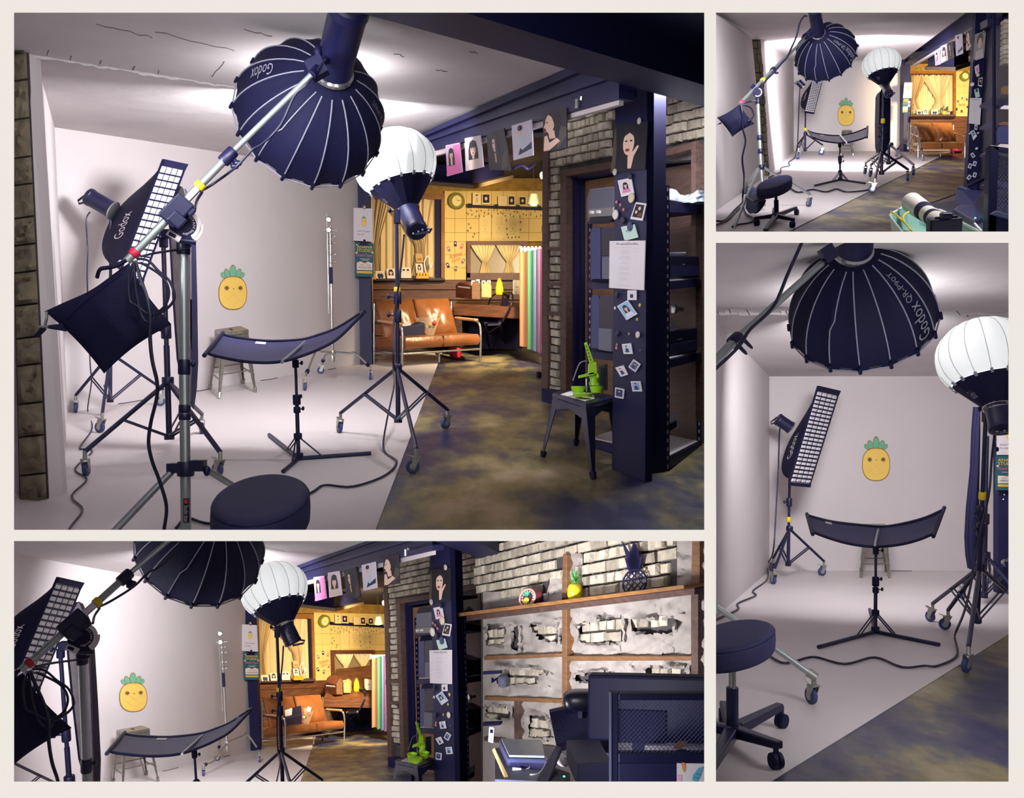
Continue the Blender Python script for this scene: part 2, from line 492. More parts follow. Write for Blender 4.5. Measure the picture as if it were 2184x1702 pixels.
def octabox(label, hub, cen, Rm, words, body, boom_kink=2, n=16, group=None, grey=()):
    """parabolic softbox seen from behind: hub and rim centre in world space, rim radius Rm; words: (text, pixel to find the panel, u0, u1, from_rim, flip)"""
    ax = (cen - hub); d = ax.length; ax.normalize()
    t = thing('octagonal_softbox', label, 'softbox', hub, group)
    r0 = 0.062 * Rm / 0.45
    K = 12
    def rad(k): return r0 + (Rm - r0) * (math.sin(math.pi / 2 * k)) ** 0.72
    def at(k): return d * (k ** 1.25)
    ref = V((0.13, -0.2, 1))
    x = (ref - ax * ref.dot(ax)).normalized(); y = ax.cross(x)
    def pt(j, k, s=1.0):
        a = 2 * math.pi * j / n
        return hub + ax * at(k) + (x * math.cos(a) + y * math.sin(a)) * rad(k) * s
    mb = MB()
    def shell(u, v):
        j = u * n; i = math.floor(j + 1e-9); fr = j - i
        a, b = pt(i, v), pt(i + 1, v)
        return lerp(a, b, fr) - ((a + b) / 2 - hub - ax * at(v)).normalized() * Rm * 0.02 * math.sin(math.pi * fr) * (0.3 + v)
    mb.grid(shell, n * 3, K)
    obj('fabric_shell', mb, NAVY, t, smooth=28)
    mi = MB().grid(lambda u, v: lerp(shell(u, v), hub + ax * d, 0.025), n * 3, K)
    obj('silver_lining', mi, SATIN, t, smooth=28)
    for j in range(n):
        pts = [pt(j, i / K, 1.004) for i in range(1, K)]
        if j == boom_kink or j == (boom_kink + n // 2) % n:
            s = lerp(pt(j, 0.45), pt(j - 1, 0.45), 0.16) - pt(j, 0.45)
            pts = [q + s * (1 if i < K * 0.45 else 0) for i, q in enumerate(pts)]
        obj('seam_piping', MB().tube(pts, Rm * 0.0095, 5), PIPING, t, smooth=50)
        q = pt(j, 1.0, 1.0)
        obj('rod_end', MB().tube([pt(j, 0.94, 1.01), pt(j, 1.0, 1.015) + ax * Rm * 0.02], Rm * 0.026, 6), INKD, t)
    obj('rim_piping', MB().tube([pt(j, 1.0) for j in range(n)], Rm * 0.012, 5, close=True), PIPING, t)
    obj('front_diffuser', MB().poly([pt(j, 0.985, 0.98) for j in range(n)]), SATIN, t)
    ringm = MB().lathe(hub - ax * r0 * 0.5, ax, [(0, r0 * 1.05), (r0 * 0.15, r0 * 1.25), (r0 * 0.5, r0 * 1.3), (r0 * 0.7, r0 * 1.0)], 24)
    obj('speed_ring', ringm, CHROME, t, smooth=35)
    for wd, px, k0, k1, frac, rev in words:
        best = min(range(n), key=lambda j: (lambda s: (s[0] - px[0]) ** 2 + (s[1] - px[1]) ** 2)(seen(lerp(pt(j, (k0 + k1) / 2), pt(j + 1, (k0 + k1) / 2), 0.5))))
        def f(u, v, best=best):
            k = k1 + (k0 - k1) * u if not rev else k0 + (k1 - k0) * u
            vv = 0.5 + (v - 0.5) * frac
            q = lerp(pt(best, k), pt(best + 1, k), 1 - vv if rev else vv)
            return q + (q - hub - ax * at(k)).normalized() * Rm * 0.004 - ray(q)[2] * Rm * 0.012
        obj('lettering', text(MB(), wd, f), PIPING, t)
    if body:
        dirn, L, r = body
        strobe(t, hub - ax * r0 * 0.3, dirn, L, r)
    return t
def lantern(label, cen, ax, Rm, body, n=16, words='Godox', px=None, group=None):
    """white balloon softbox with a dark skirt; ax points from the flash head to the top of the balloon"""
    ax = V(ax).normalized()
    t = thing('lantern_softbox', label, 'softbox', cen, group)
    ref = ray(cen)[0]
    x = (ref - ax * ref.dot(ax)).normalized(); y = ax.cross(x)
    hgt = Rm * 0.86
    skirt_t, skirt_r = -0.62, 0.80
    def prof(k):   # k 0..1 from the skirt rim to the crown
        a = math.asin(-0.62) + k * (math.pi / 2 - math.asin(-0.62))
        return math.sin(a), math.cos(a)
    def fn(u, v):
        j = u * n; fr = j - math.floor(j + 1e-9)
        h, r = prof(v)
        pf = 1 - 0.035 * (1 - abs(2 * fr - 1)) * 0 + 0.03 * math.sin(math.pi * fr)
        a = 2 * math.pi * u
        return cen + ax * h * hgt + (x * math.cos(a) + y * math.sin(a)) * r * Rm * pf
    obj('white_balloon', MB().grid(fn, n * 4, 12), GLOW, t, smooth=60)
    for j in range(n):
        obj('seam', MB().tube([lerp(cen, fn(j / n, i / 12), 1.003) for i in range(12)], Rm * 0.006, 4), GUN, t)
        q = fn(j / n, 0.0)
        tg = (fn(j / n, 0.08) - q).normalized(); od = (q - cen).normalized(); sd = tg.cross(od)
        obj('clip', MB().box(lerp(cen, q, 1.02), sd * Rm * 0.028, tg * Rm * 0.05, od * Rm * 0.02), PIPING, t)
    h0, r0 = prof(0)
    base = cen + ax * (h0 * hgt - Rm * 0.62)
    rr = Rm * 0.25
    def sk(u, v):
        a = 2 * math.pi * u
        return lerp(cen + ax * h0 * hgt, base, v) + (x * math.cos(a) + y * math.sin(a)) * (r0 * Rm * (1 - v) + rr * v)
    obj('dark_skirt', MB().grid(sk, n, 1), NAVY, t)
    best = min(range(n), key=lambda j: (sk((j + 0.5) / n, 0.5) - EYE).length + abs(seen(sk((j + 0.5) / n, 0.5))[0] - px[0]) * 0.02) if px else 0
    f = lambda u, v: lerp(cen, sk((best + 0.1 + 0.8 * u) / n, 0.62 - 0.26 * v), 1.012)
    if words: obj('lettering', text(MB(), words, f), PIPING, t)
    obj('speed_ring', MB().lathe(base - ax * Rm * 0.03, ax, [(0, rr * 0.95), (0.002, rr * 1.12), (Rm * 0.05, rr * 1.12), (Rm * 0.06, rr)], 20), CHROME, t, smooth=35)
    return t, base
def stripbox(label, q, back, hub_axis, L, r, words, cols=4, rows=16, group=None, gridm=None, wq=None):
    """strip softbox: q = front corners bl, br, tr, tl; back = vector from the front's middle to the spine at its deepest"""
    t = thing('strip_softbox', label, 'softbox', (q[0] + q[1]) / 2, group)
    f = bil(q); wdt = (q[1] - q[0]).length; hgt = (q[3] - q[0]).length
    n = (q[1] - q[0]).cross(q[3] - q[0]).normalized()
    if n.dot(EYE - q[0]) < 0: n = -n
    def dep(v): return max(0.0, 1 - abs(2 * v - 1) ** 2.4) ** 0.8
    def side(s):
        def g(u, v):
            e = f(s, v); sp = f(0.5, 0.06 + 0.88 * v) + back * dep(v)
            k = math.sin(u * math.pi / 2)
            return lerp(e, sp, u) + (f(s, v) - f(0.5, v)) * 0.35 * (k - u)
        return g
    obj('fabric_side', MB().grid(side(0), 6, 20), NAVY, t, smooth=40)
    obj('fabric_side', MB().grid(side(1), 6, 20), NAVY, t, smooth=40)
    rim = MB()
    b = 0.05
    for a, c, d, e in ((-.05, 0, -.02, 1.0), (1.0, 0, 1.03, 1.0)):
        rim.prism([f(a, c), f(d, c), f(d, e), f(a, e)], n * 0.02)
    rim.prism([f(0, 0.955), f(1, 0.955), f(1.03, 1.01), f(-.05, 1.01)], n * 0.03)
    rim.prism([f(-.05, -0.02), f(1.03, -0.02), f(1, 0.015), f(0, 0.015)], n * 0.03)
    obj('rim', rim, NAVY, t)
    obj('diffuser', MB().poly([f(0, 0) + n * 0.002, f(1, 0) + n * 0.002, f(1, 1) + n * 0.002, f(0, 1) + n * 0.002]), SATIN, t)
    dk = 0.05 * wdt / 0.3
    cm = MB()
    for i in range(cols):
        for j in range(rows):
            u0, u1 = i / cols + 0.02, (i + 1) / cols - 0.02
            v0, v1 = 0.02 + 0.93 * j / rows + 0.004, 0.02 + 0.93 * (j + 1) / rows - 0.004
            a = [f(u0, v0), f(u1, v0), f(u1, v1), f(u0, v1)]
            c0 = sum(a, V()) / 4
            top = [lerp(c0, p, 0.72) + n * wdt * 0.05 for p in a]
            cm.add([p + n * 0.004 for p in a] + top, [(4, 5, 6, 7), (0, 1, 5, 4), (1, 2, 6, 5), (2, 3, 7, 6), (3, 0, 4, 7)])
    o = obj('honeycomb_cells', cm, SATIN, t); o['kind'] = 'stuff'
    gm = MB()
    for i in range(1, cols):
        gm.tube([f(i / cols, 0.02) + n * wdt * 0.03, f(i / cols, 0.95) + n * wdt * 0.03], wdt * 0.012, 4)
    for j in range(1, rows):
        v = 0.02 + 0.93 * j / rows
        gm.tube([f(0, v) + n * wdt * 0.05, f(1, v) + n * wdt * 0.05], wdt * 0.022, 4)
    obj('grid_net', gm, gridm or INKD, t)
    if words:
        for wd, u0, u1, v0, v1 in words:
            g = side(0)
            def fn(u, v, u0=u0, u1=u1, v0=v0, v1=v1):
                p = g(u0 + (u1 - u0) * v, v0 + (v1 - v0) * u)
                return p - ray(p)[2] * 0.015
            obj('lettering', text(MB(), wd, fn), WHITE, t)
    strobe(t, hub_axis[0], hub_axis[1], L, r)
    return t
def reflector(label, fr, bk, top, base, feet, mid=0.5, barpts=None, group=None, wheel=False, r=0.014):
    """curved fabric reflector between a front and a back curve on a tripod stand lying flat on the floor"""
    t = thing('curved_reflector', label, 'reflector', base, group)
    fs, bs = spline(fr, 6), spline(bk, 6)
    def samp(c, u):
        k = u * (len(c) - 1); i = min(int(k), len(c) - 2)
        return lerp(c[i], c[i + 1], k - i)
    def fn(u, v):
        p = lerp(samp(fs, u), samp(bs, u), v)
        return p - Z * 0.02 * math.sin(math.pi * v)
    obj('fabric_panel', MB().sheet(fn, 36, 5, V((0, 0, -0.006))), NYLON, t, smooth=50)
    obj('frame_rod', MB().tube([q + Z * 0.004 for q in fs], r * 0.8, 6), INKD, t, smooth=50)
    obj('frame_rod', MB().tube([q + Z * 0.004 for q in bs], r * 0.8, 6), INK, t, smooth=50)
    for e in (0, 1):
        obj('end_bar', MB().tube([lerp(fn(e, 0), fn(e, 1), -0.12), lerp(fn(e, 0), fn(e, 1), 1.12)], r * 1.1, 6), INKD, t, smooth=50)
    a, b = barpts or (lerp(fn(mid, 0), fn(mid, 1), -0.2), lerp(fn(mid, 0), fn(mid, 1), 1.1))
    obj('center_bar', MB().tube([a + Z * .012, b + Z * .012], r * 0.75, 6), ALU, t, smooth=50)
    q = lerp(fn(0.22, 0.9), fn(0.27, 0.9), 0); q2 = fn(0.27, 0.9); off = -ray(q)[2] * 0.012
    obj('label_patch', MB().prism([q + off, q2 + off, q2 + off + (fn(.27, .97) - fn(.27, .9)) * 1.1, q + off + (fn(.22, .97) - fn(.22, .9)) * 1.1], -off * 0.3), WHITE, t)
    mb = MB().tube([base, lerp(base, top, 0.62)], r, 10).tube([lerp(base, top, 0.62), top], r * 0.72, 10)
    obj('column', mb, INK, t, smooth=50)
    ax = top - base
    for k, R_, h_, d_ in ((.6, 1.9, 5, (0.7, -.5, 0.5)), (.5, 1.7, 3, (0.9, -.3, 0.2)), (.955, 1.6, 4, (0.9, -.3, 0.1))):
        hd = ring(MB(), lerp(base, top, k), ax, r * R_, r * h_); knob(hd, lerp(base, top, k), d_, r * 3.4, r * 0.5)
        obj('clamp', hd, INKD, t, smooth=50)
    co = lerp(base, top, 0.24)
    obj('collar', ring(MB(), co, ax, r * 2, r * 3), INKD, t, smooth=50)
    obj('collar', ring(MB(), base + Z * 0.03, ax, r * 2.2, r * 3), INKD, t, smooth=50)
    for f in feet:
        obj('leg', MB().tube([base + Z * r, f + Z * r], r * 1.05, 8), INK, t, smooth=50)
        m = lerp(base, f, 0.33) + Z * r
        sd = (f - base).cross(Z).normalized() * r * 0.8
        obj('brace', MB().tube([co + sd, m + sd], r * 0.4, 6).tube([co - sd, m - sd], r * 0.4, 6), INK, t, smooth=50)
    return t
def metal_stool(label, seat, feet, m, rungs=True, apron=0.16, group=None, cat='stool', slot=True, lw=0.055):
    """seat = four corners, feet = four floor points, same order round"""
    base = sum(feet, V()) / 4
    t = thing('metal_stool', label, cat, base, group)
    c = sum(seat, V()) / 4
    f = bil(seat)
    rnd = []
    for i in range(4):
        p, q, s = seat[i], seat[(i - 1) % 4], seat[(i + 1) % 4]
        rnd += [lerp(p, q, 0.12), lerp(lerp(p, q, 0.03), lerp(p, s, 0.03), 0.5), lerp(p, s, 0.12)]
    H = (c - base).length
    mb = MB()
    low = [lerp(c, p, 1.03) - Z * H * 0.05 for p in rnd]
    k = len(rnd)
    mb.add(rnd + low + [lerp(c, p, 0.98) - Z * H * 0.06 for p in rnd], [tuple(range(k))] + [(i, k + i, k + (i + 1) % k, (i + 1) % k) for i in range(k)] + [(k + i, 2 * k + i, 2 * k + (i + 1) % k, k + (i + 1) % k) for i in range(k)] + [tuple(range(2 * k, 3 * k))[::-1]])
    obj('seat', mb, m, t, smooth=30)
    if slot:
        g = lambda u, v: f(u, v) + Z * 0.002
        obj('handle_slot', MB().prism([g(.34, .46), g(.66, .46), g(.66, .54), g(.34, .54)], Z * 0.001), INKD, t)
    legs = []
    for i in range(4):
        a = lerp(c, seat[i], 0.97) - Z * H * 0.05; b = feet[i]
        legs.append((a, b))
        d1 = (seat[(i + 1) % 4] - seat[i]).normalized(); d2 = (seat[(i - 1) % 4] - seat[i]).normalized()
        lm = MB()
        for d, e in ((d1, d2), (d2, d1)):
            lm.prism([a, a + d * lw * 1.5, lerp(a, b, 0.93) + d * lw * 0.45, lerp(a, b, 0.93)], e * lw * 0.14)
        lg = obj('leg', lm, m, t)
        obj('foot', MB().tube([lerp(a, b, 0.91) + (d1 + d2) * lw * .2, b + (d1 + d2) * lw * 0.2], [lw * 0.36, lw * 0.26], 8), INKD if m is not GUN else m, lg)
    for i in range(4):
        a, b = legs[i]; p, q = legs[(i + 1) % 4]
        mb = MB().prism([lerp(a, b, 0.02), lerp(p, q, 0.02), lerp(p, q, apron * 0.9), lerp(lerp(p, q, apron * .45), lerp(a, b, apron * .45), 0.5), lerp(a, b, apron * 0.9)], (c - (a + p) / 2).normalized() * 0.004)
        obj('apron', mb, m, t)
        if rungs:
            h = 0.62 if i % 2 else 0.70
            obj('rung', MB().tube([lerp(a, b, h), lerp(p, q, h)], lw * 0.15, 6), m, t, smooth=50)
    return t
def c_stand(label, base, top, feet, low, slide=(0.55, 0.68), group=None, r=0.015):
    t = thing('c_stand', label, 'light stand', base, group)
    obj('column', MB().tube([low, lerp(low, top, 0.6)], r, 10).tube([lerp(low, top, 0.6), top], r * 0.75, 10), CHROME, t, smooth=50)
    side = ray(base)[0]
    s1 = side * r * -2.2
    obj('grip_arm', MB().tube([lerp(low, top, 0.32) + s1, lerp(low, top, 1.1) + s1], r * 0.5, 8), CHROME, t, smooth=50)
    obj('black_sleeve', MB().tube([lerp(low, top, slide[0]), lerp(low, top, slide[1])], r * 1.35, 10), INKD, t, smooth=50)
    h = MB()
    for k in (0.97, 1.05):
        q = lerp(low, top, k); h.lathe(q - ray(q)[2] * r * 2 + s1 * 0.5, ray(q)[2], [(0, r * 1.6), (r, r * 2.4), (r * 3, r * 2.4), (r * 4, r * 1.6)], 14)
    h.tube([lerp(low, top, 0.97) - side * r * 5, lerp(low, top, 0.97) + side * r * 5], r * 0.5, 6)
    obj('grip_head', h, CHROME, t, smooth=50)
    for k in (0.72, 0.78, 0.87, 0.92):
        q = lerp(low, top, k); g = ring(MB(), q, top - low, r * 1.5, r * 2); knob(g, q, side, r * 3.4, r * 0.5)
        obj('clamp', g, CHROME, t, smooth=50)
    obj('collar', ring(MB(), low + Z * r * 2, Z, r * 2.4, r * 3), ZINC, t, smooth=50)
    obj('collar', ring(MB(), low - Z * r * 3, Z, r * 1.7, r * 5), ZINC, t, smooth=50)
    for i, f in enumerate(feet):
        e = caster(t, f, 0.042, i * 1.5 + 0.4)
        k = lerp(low, f, 0.62); k.z = low.z + 0.02
        pts = spline([low + Z * r * 2, lerp(low + Z * r * 2, k, 0.7), k, e], 5)
        obj('leg', MB().tube(pts, r * 0.85, 8), CHROME, t, smooth=50)
        obj('leg_clamp', ring(MB(), lerp(k, e, 0.8), e - k, r * 1.5, r * 3), INKD, t)
    return t
def cushion(mb, q, th, puff=0.25, mi=0):
    """puffy slab over the four corners q (top face), th = vector to the other face"""
    f = bil(q); n = V(th)
    c = sum(q, V()) / 4
    def fn(u, v):
        e = (min(1, 4 * min(u, 1 - u)) * min(1, 4 * min(v, 1 - v))) ** .6
        wr = puff * .12 * (math.sin(15 * u + 8 * v) + .6 * math.sin(27 * u - 9 * v + 1)) * math.sin(math.pi * v) * math.sin(math.pi * u)
        return f(u, v) - n * (puff * e + wr - 0.12)
    def fb(u, v):
        e = min(1, 7 * min(u, 1 - u)) * min(1, 7 * min(v, 1 - v))
        return f(u, v) + n * (1 - 0.12) + n * puff * 0.2 * e
    N = 14
    mb.grid(fn, N, N, mi); mb.grid(fb, N, N, mi)
    k = N
    for a in range(4):
        def rim(u, v, a=a):
            s = [(u, 0), (1, u), (1 - u, 1), (0, 1 - u)][a]
            p, q2 = fn(*s), fb(*s)
            return lerp(p, q2, v) + (lerp(p, q2, 0.5) - c).normalized() * n.length * 0.18 * math.sin(math.pi * v)
        mb.grid(rim, N, 5, mi)
    return mb
def sofa(label, fl, fr, br, bl, red=True):
    """two-seat leather sofa with a chrome tube frame over four floor points"""
    base = (fl + fr + br + bl) / 4
    t = thing('leather_sofa', label, 'sofa', base)
    g = bil([fl, fr, br, bl])
    q = lambda u, v, h: g(u, v) + Z * h
    for k in (0, 1):
        u0, u1 = 0.02 + 0.5 * k, 0.48 + 0.5 * k
        mb = cushion(MB(), [q(u0, -0.02, 0.40), q(u1, -0.02, 0.40), q(u1, 0.95, 0.36), q(u0, 0.95, 0.36)], V((0, 0, -0.19)), 0.12)
        obj('seat_cushion', mb, LEATHER, t, smooth=50)
        mb = cushion(MB(), [q(u0, 0.66, 0.36), q(u1, 0.66, 0.36), q(u1, 0.98, 0.84), q(u0, 0.98, 0.84)], (g(0.5, 1) - g(0.5, 0)) * 0.14, 0.95)
        obj('back_cushion', mb, LEATHER, t, smooth=50)
    r = 0.017
    for u in (-0.02, 1.02):
        pts = spline([q(u, 0.0, 0.0), q(u, -0.02, 0.3), q(u, 0.0, 0.47), q(u, 0.12, 0.545), q(u, 0.5, 0.56), q(u, 0.95, 0.565)], 5)
        fm = obj('side_frame', MB().tube(pts, r, 8), CHROME, t, smooth=50)
        obj('leg', MB().tube([q(u, 1.0, 0.0), q(u, 1.0, 0.8)], r, 8), CHROME, t, smooth=50)
        a, b = q(u, 0.12, 0.565), q(u, 0.82, 0.58)
        sd = (g(1, 0) - g(0, 0)).normalized() * 0.03
        obj('armrest', MB().box((a + b) / 2, (b - a) / 2, sd, Z * 0.012), mat('pale_armrest', (206, 150, 120), 0.5), t, bevel=0.006)
        obj('side_rail', MB().tube([q(u, 0, 0.17), q(u, 1, 0.17)], r * 0.7, 8), CHROME, t)
    obj('front_rail', MB().tube([q(-.02, 0, 0.17), q(1.02, 0, 0.17)], r * 0.8, 8), CHROME, t, smooth=50)
    obj('front_rail', MB().tube([q(0.5, 0.1, 0.02), q(0.5, 0.1, 0.17)], r * 0.8, 8), CHROME, t, smooth=50)
    return t
def stool_pad(t, c, x, y, Y, a, b, skew, tilt, th, deep=1.5):
    """round cushion: centre pixel, half width and half height in pixels, skew of its far side, tilt of its right side"""
    o = c.P(x, y, Y); dY = a * Y / F * deep
    rv = (c.P(x + a, y - tilt, Y) - c.P(x - a, y + tilt, Y)) / 2
    fv = (c.P(x + skew, y - b, Y + dY) - c.P(x - skew, y + b, Y - dY)) / 2
    prof = [(1.0, .78), (1.0, .9), (.95, .97), (.85, 1.0), (.5, 1.012), (.2, 1.0), (.06, .965), (.0, .9), (-.03, .6), (-.04, .0)]
    def f(u, v):
        k = v * (len(prof) - 1); i = min(int(k), len(prof) - 2); h, r = [prof[i][j] + (prof[i + 1][j] - prof[i][j]) * (k - i) for j in (0, 1)]
        return o - Z * h * th + rv * (r * math.cos(u * 6.2832)) + fv * (r * math.sin(u * 6.2832))
    obj('seat_pad', MB().grid(f, 48, 27).poly([f(i / 48, 0) for i in range(48)]), mat('black_cloth', (40, 40, 82), .8, var=.12, scale=40, bump=.1, bscale=200), t, smooth=60)
    obj('seam_piping', MB().tube([f(i / 48, .6) for i in range(48)], .003, 5, close=True), INKD, t)
    return o
def stool_base(t, c, hub, arms):
    hb = V(hub)
    obj('hub', MB().lathe(hb - Z * .03, Z, [(0, .05), (.03, .055), (.05, .04)], 14), INK, t, smooth=50)
    for ex, ey, fx, fy in arms:
        w = c.fl(fx, fy) + Z * .035; e = c.P(ex, ey, w.y)
        d = e - hb; sd = d.cross(Z).normalized(); a = hb + d * .1
        am = obj('base_arm', MB().add([a - sd * .03 - Z * .03, a + sd * .03 - Z * .03, a + sd * .03 + Z * .02, a - sd * .03 + Z * .02, e - sd * .02 - Z * .02, e + sd * .02 - Z * .02, e + sd * .02 + Z * .015, e - sd * .02 + Z * .015], [(0, 3, 2, 1), (4, 5, 6, 7), (0, 1, 5, 4), (1, 2, 6, 5), (2, 3, 7, 6), (3, 0, 4, 7)]), INK, t, bevel=.007)
        obj('caster', MB().lathe(w - sd * .022, sd, [(0, .018), (.001, .034), (.018, .035), (.02, .02), (.024, .02), (.026, .035), (.043, .034), (.044, .018)], 18), INKD, am, smooth=40)
        obj('stem', MB().tube([w + Z * .02, V((w.x, w.y, max(e.z, w.z + .03)))], .012, 8), INK, am)
def quad_px(c, Y, pts): return [c.P(x, y, Y) for x, y in pts]
def curtain(label, f, waves=9, amp=0.05, tie=None, group=None, m=None, name='curtain', parent=None):
    """gathered cloth over f(u, v); tie(v) = (left, right) edges in u"""
    n = (f(1, 0) - f(0, 0)).cross(f(0, 1) - f(0, 0)).normalized()
    if n.dot(EYE - f(0, 0)) < 0: n = -n
    def fn(u, v):
        a, b = tie(v) if tie else (0, 1)
        return f(a + (b - a) * u, v) + n * amp * (0.5 + 0.5 * math.sin(u * waves * 2 * math.pi + 1.3 * math.sin(u * 9)))
    mb = MB().sheet(fn, waves * 6, 10, n * -0.004)
    m = m or mat('cream_curtain', (208, 184, 142), 0.85, bump=0.1, bscale=30)
    if parent is not None: return obj(name, mb, m, parent, smooth=60)
    return one(name, mb, m, label, 'curtain', group, smooth=60)
def bricks(par, pl, org, regions, bw, bh, d=0.05, gap=0.012, ug=1.0, limit=250, seed=1, hdr=0.0, cell=None, skip=None):
    """brick pieces laid over an upright plane where a brick's centre is seen inside one of the pixel outlines"""
    rnd = random.Random(seed)
    o = pl.hit(*org); n = pl.n
    def inside(x, y, poly):
        r = False; j = len(poly) - 1
        for i in range(len(poly)):
            (xi, yi), (xj, yj) = poly[i], poly[j]
            if (yi > y) != (yj > y) and x < (xj - xi) * (y - yi) / (yj - yi) + xi: r = not r
            j = i
        return r
    allp = [p for g in regions for p in g]
    hs = [pl.hit(*p) - o for p in allp]
    us = [q.dot(pl.e) for q in hs]
    e = pl.e; eh = V((e.x, e.y, 0)).normalized()
    us = [q.dot(eh) / e.dot(eh) for q in hs]
    vs = [q.z - u * e.z for q, u in zip(hs, us)]
    cnt = 0
    j0, j1 = math.floor(min(vs) / bh), math.ceil(max(vs) / bh)
    for j in range(j1, j0 - 1, -1):
        u = min(us) - bw * rnd.random()
        row_hdr = (j % 2 == 0)
        while u < max(us):
            wv = bw * (rnd.choice((0.52, 0.56, 0.6)) if (row_hdr or rnd.random() < hdr) else rnd.choice((0.9, 1.0, 1.15)))
            c0 = o + e * (u + wv / 2) + Z * (j + 0.5) * bh
            sx, sy = seen(c0)
            if any(inside(sx, sy, g) for g in (regions if cell is None else cell)) and cnt < limit:
                cnt += 1
                a = gap * (0.6 + 0.8 * rnd.random()); t = d * (0.45 + 0.55 * rnd.random())
                p = o + e * (u + a * ug / 2) + Z * (j * bh + a / 2)
                ex, ez = e * (wv - a * ug), Z * (bh - a)
                jt = lambda: (ex * (rnd.random() - .5) + ez * (rnd.random() - .5)) * 0.07
                back = [p, p + ex, p + ex + ez, p + ez]
                mid = [q + n * t * 0.7 + jt() for q in back]; cc = sum(mid, V()) / 4
                front = [lerp(cc, q, 0.86) + n * t * 0.35 for q in mid]
                mb = MB().add(back + mid + front, [(0, 1, 5, 4), (1, 2, 6, 5), (2, 3, 7, 6), (3, 0, 4, 7), (4, 5, 9, 8), (5, 6, 10, 9), (6, 7, 11, 10), (7, 4, 8, 11), (8, 9, 10, 11)])
                obj('brick', mb, BRICKM[rnd.randrange(4)], par, smooth=40)
            u += wv
    return cnt
def px_region(c, pts): return [seen(c.P(x, y, 5.0)) for x, y in pts]
# ------------------------------------------------------------------ prints
SK, HA, DK, PK, WH, GY = (232, 196, 178), (36, 28, 40), (24, 22, 46), (226, 130, 190), (232, 226, 232), (150, 146, 156)
def p_bust(shirt, hair=HA, cx=0.5, cy=0.62, r=0.17, long=True):
    o = [(shirt, [(cx - .42, 0.02), (cx + .42, 0.02), (cx + .3, .3), (cx + .1, .4), (cx - .1, .4), (cx - .3, .3)])]
    if long: o.append((hair, [(cx - r * 1.5, .3), (cx + r * 1.5, .3), (cx + r * 1.45, cy), (cx + r, cy + r * 1.25), (cx, cy + r * 1.6), (cx - r, cy + r * 1.25), (cx - r * 1.45, cy)]))
    else: o.append((hair, ell(cx, cy + r * .35, r * 1.2, r * 1.25)))
    o += [(SK, [(cx - .06, .32), (cx + .06, .32), (cx + .06, cy), (cx - .06, cy)]), (SK, ell(cx, cy, r * .85, r * 1.1))]
    o += [(hair, [(cx - r, cy + r * .3), (cx + r, cy + r * .3), (cx + r * .8, cy + r * 1.3), (cx, cy + r * 1.55), (cx - r * .8, cy + r * 1.3)][::1])]
    for s in (-1, 1): o.append((HA, ell(cx + s * r * .38, cy + r * .08, r * .16, r * .09, 8)))
    o.append(((190, 90, 90), ell(cx, cy - r * .55, r * .26, r * .1, 8)))
    return o
P_PINK = [((226, 200, 226), rect(.02, .02, .98, .98)), (PK, [(.0, .0), (1, .0), (1, .95), (.55, .95), (.5, .4), (.0, .35)])] + p_bust((232, 120, 180), cx=.38, cy=.66, r=.14)
P_LADY = p_bust((214, 196, 186), cx=.5, cy=.6, r=.19)
P_DARK = [((70, 62, 52), [(.62, 0), (.95, .1), (.95, .5), (.75, .35)]), (SK, ell(.4, .68, .13, .22)), (DK, rect(.42, .4, .6, .95)), (HA, [(.26, .8), (.56, .8), (.5, .96), (.3, .96)]), (HA, ell(.34, .7, .05, .02, 8)), ((150, 80, 70), ell(.37, .55, .04, .015, 8)), ((200, 150, 120), [(.38, .2), (.46, .2), (.44, .45), (.36, .42)])]
P_SIT = [((206, 214, 232), [(.35, .25), (.7, .2), (.62, .6), (.4, .62)]), (SK, ell(.4, .76, .1, .13)), (HA, ell(.42, .86, .13, .08)), ((36, 40, 78), [(.28, .1), (.95, .2), (.95, .38), (.5, .22), (.4, .3)])]
P_PROF = [((76, 70, 64), [(.6, .0), (1, .3), (1, .5), (.75, .6)]), (HA, ell(.5, .66, .3, .3)), (SK, ell(.3, .68, .2, .24)), (SK, [(.12, .72), (.04, .6), (.14, .58)]), (SK, [(.24, .5), (.5, .5), (.55, .3), (.3, .3)]), (SK, [(.05, .02), (.3, .02), (.75, .2), (.6, .3), (.3, .2), (.2, .4), (.08, .38)]), (HA, [(.22, .93), (.5, .96), (.7, .6), (.6, .3), (.48, .7), (.4, .84)]), (HA, ell(.2, .72, .05, .015, 8)), ((190, 70, 70), ell(.12, .5, .05, .03, 8))]
P_HAND = [((78, 66, 58), [(0, 0), (.12, 0), (.12, .5), (.05, .95), (0, .9)]), ((26, 22, 34), ell(.5, .6, .3, .36)), (SK, ell(.48, .58, .17, .25)), (HA, [(.3, .72), (.4, .86), (.66, .82), (.66, .7), (.5, .8)]), (SK, [(.5, .05), (.6, .05), (.66, .3), (.8, .5), (.75, .52), (.62, .4), (.52, .42), (.48, .3)]), ((150, 50, 60), ell(.46, .44, .07, .035, 8)), (HA, ell(.41, .63, .04, .02, 8)), (HA, ell(.56, .63, .04, .02, 8))]
def p_frame(shapes, m=0.08, mb=0.2, bgc=(60, 56, 66)):
    f = lambda u, v: (m + (1 - 2 * m) * u, mb + (1 - mb - m) * v)
    return [(bgc, [f(*q) for q in rect(0, 0, 1, 1)])] + [(c, [f(*q) for q in s]) for c, s in shapes]
P_DUO = [((40, 48, 96), ell(.36, .35, .18, .35)), ((40, 48, 96), ell(.64, .35, .18, .35)), (SK, ell(.38, .75, .09, .1)), (SK, ell(.62, .75, .09, .1))]

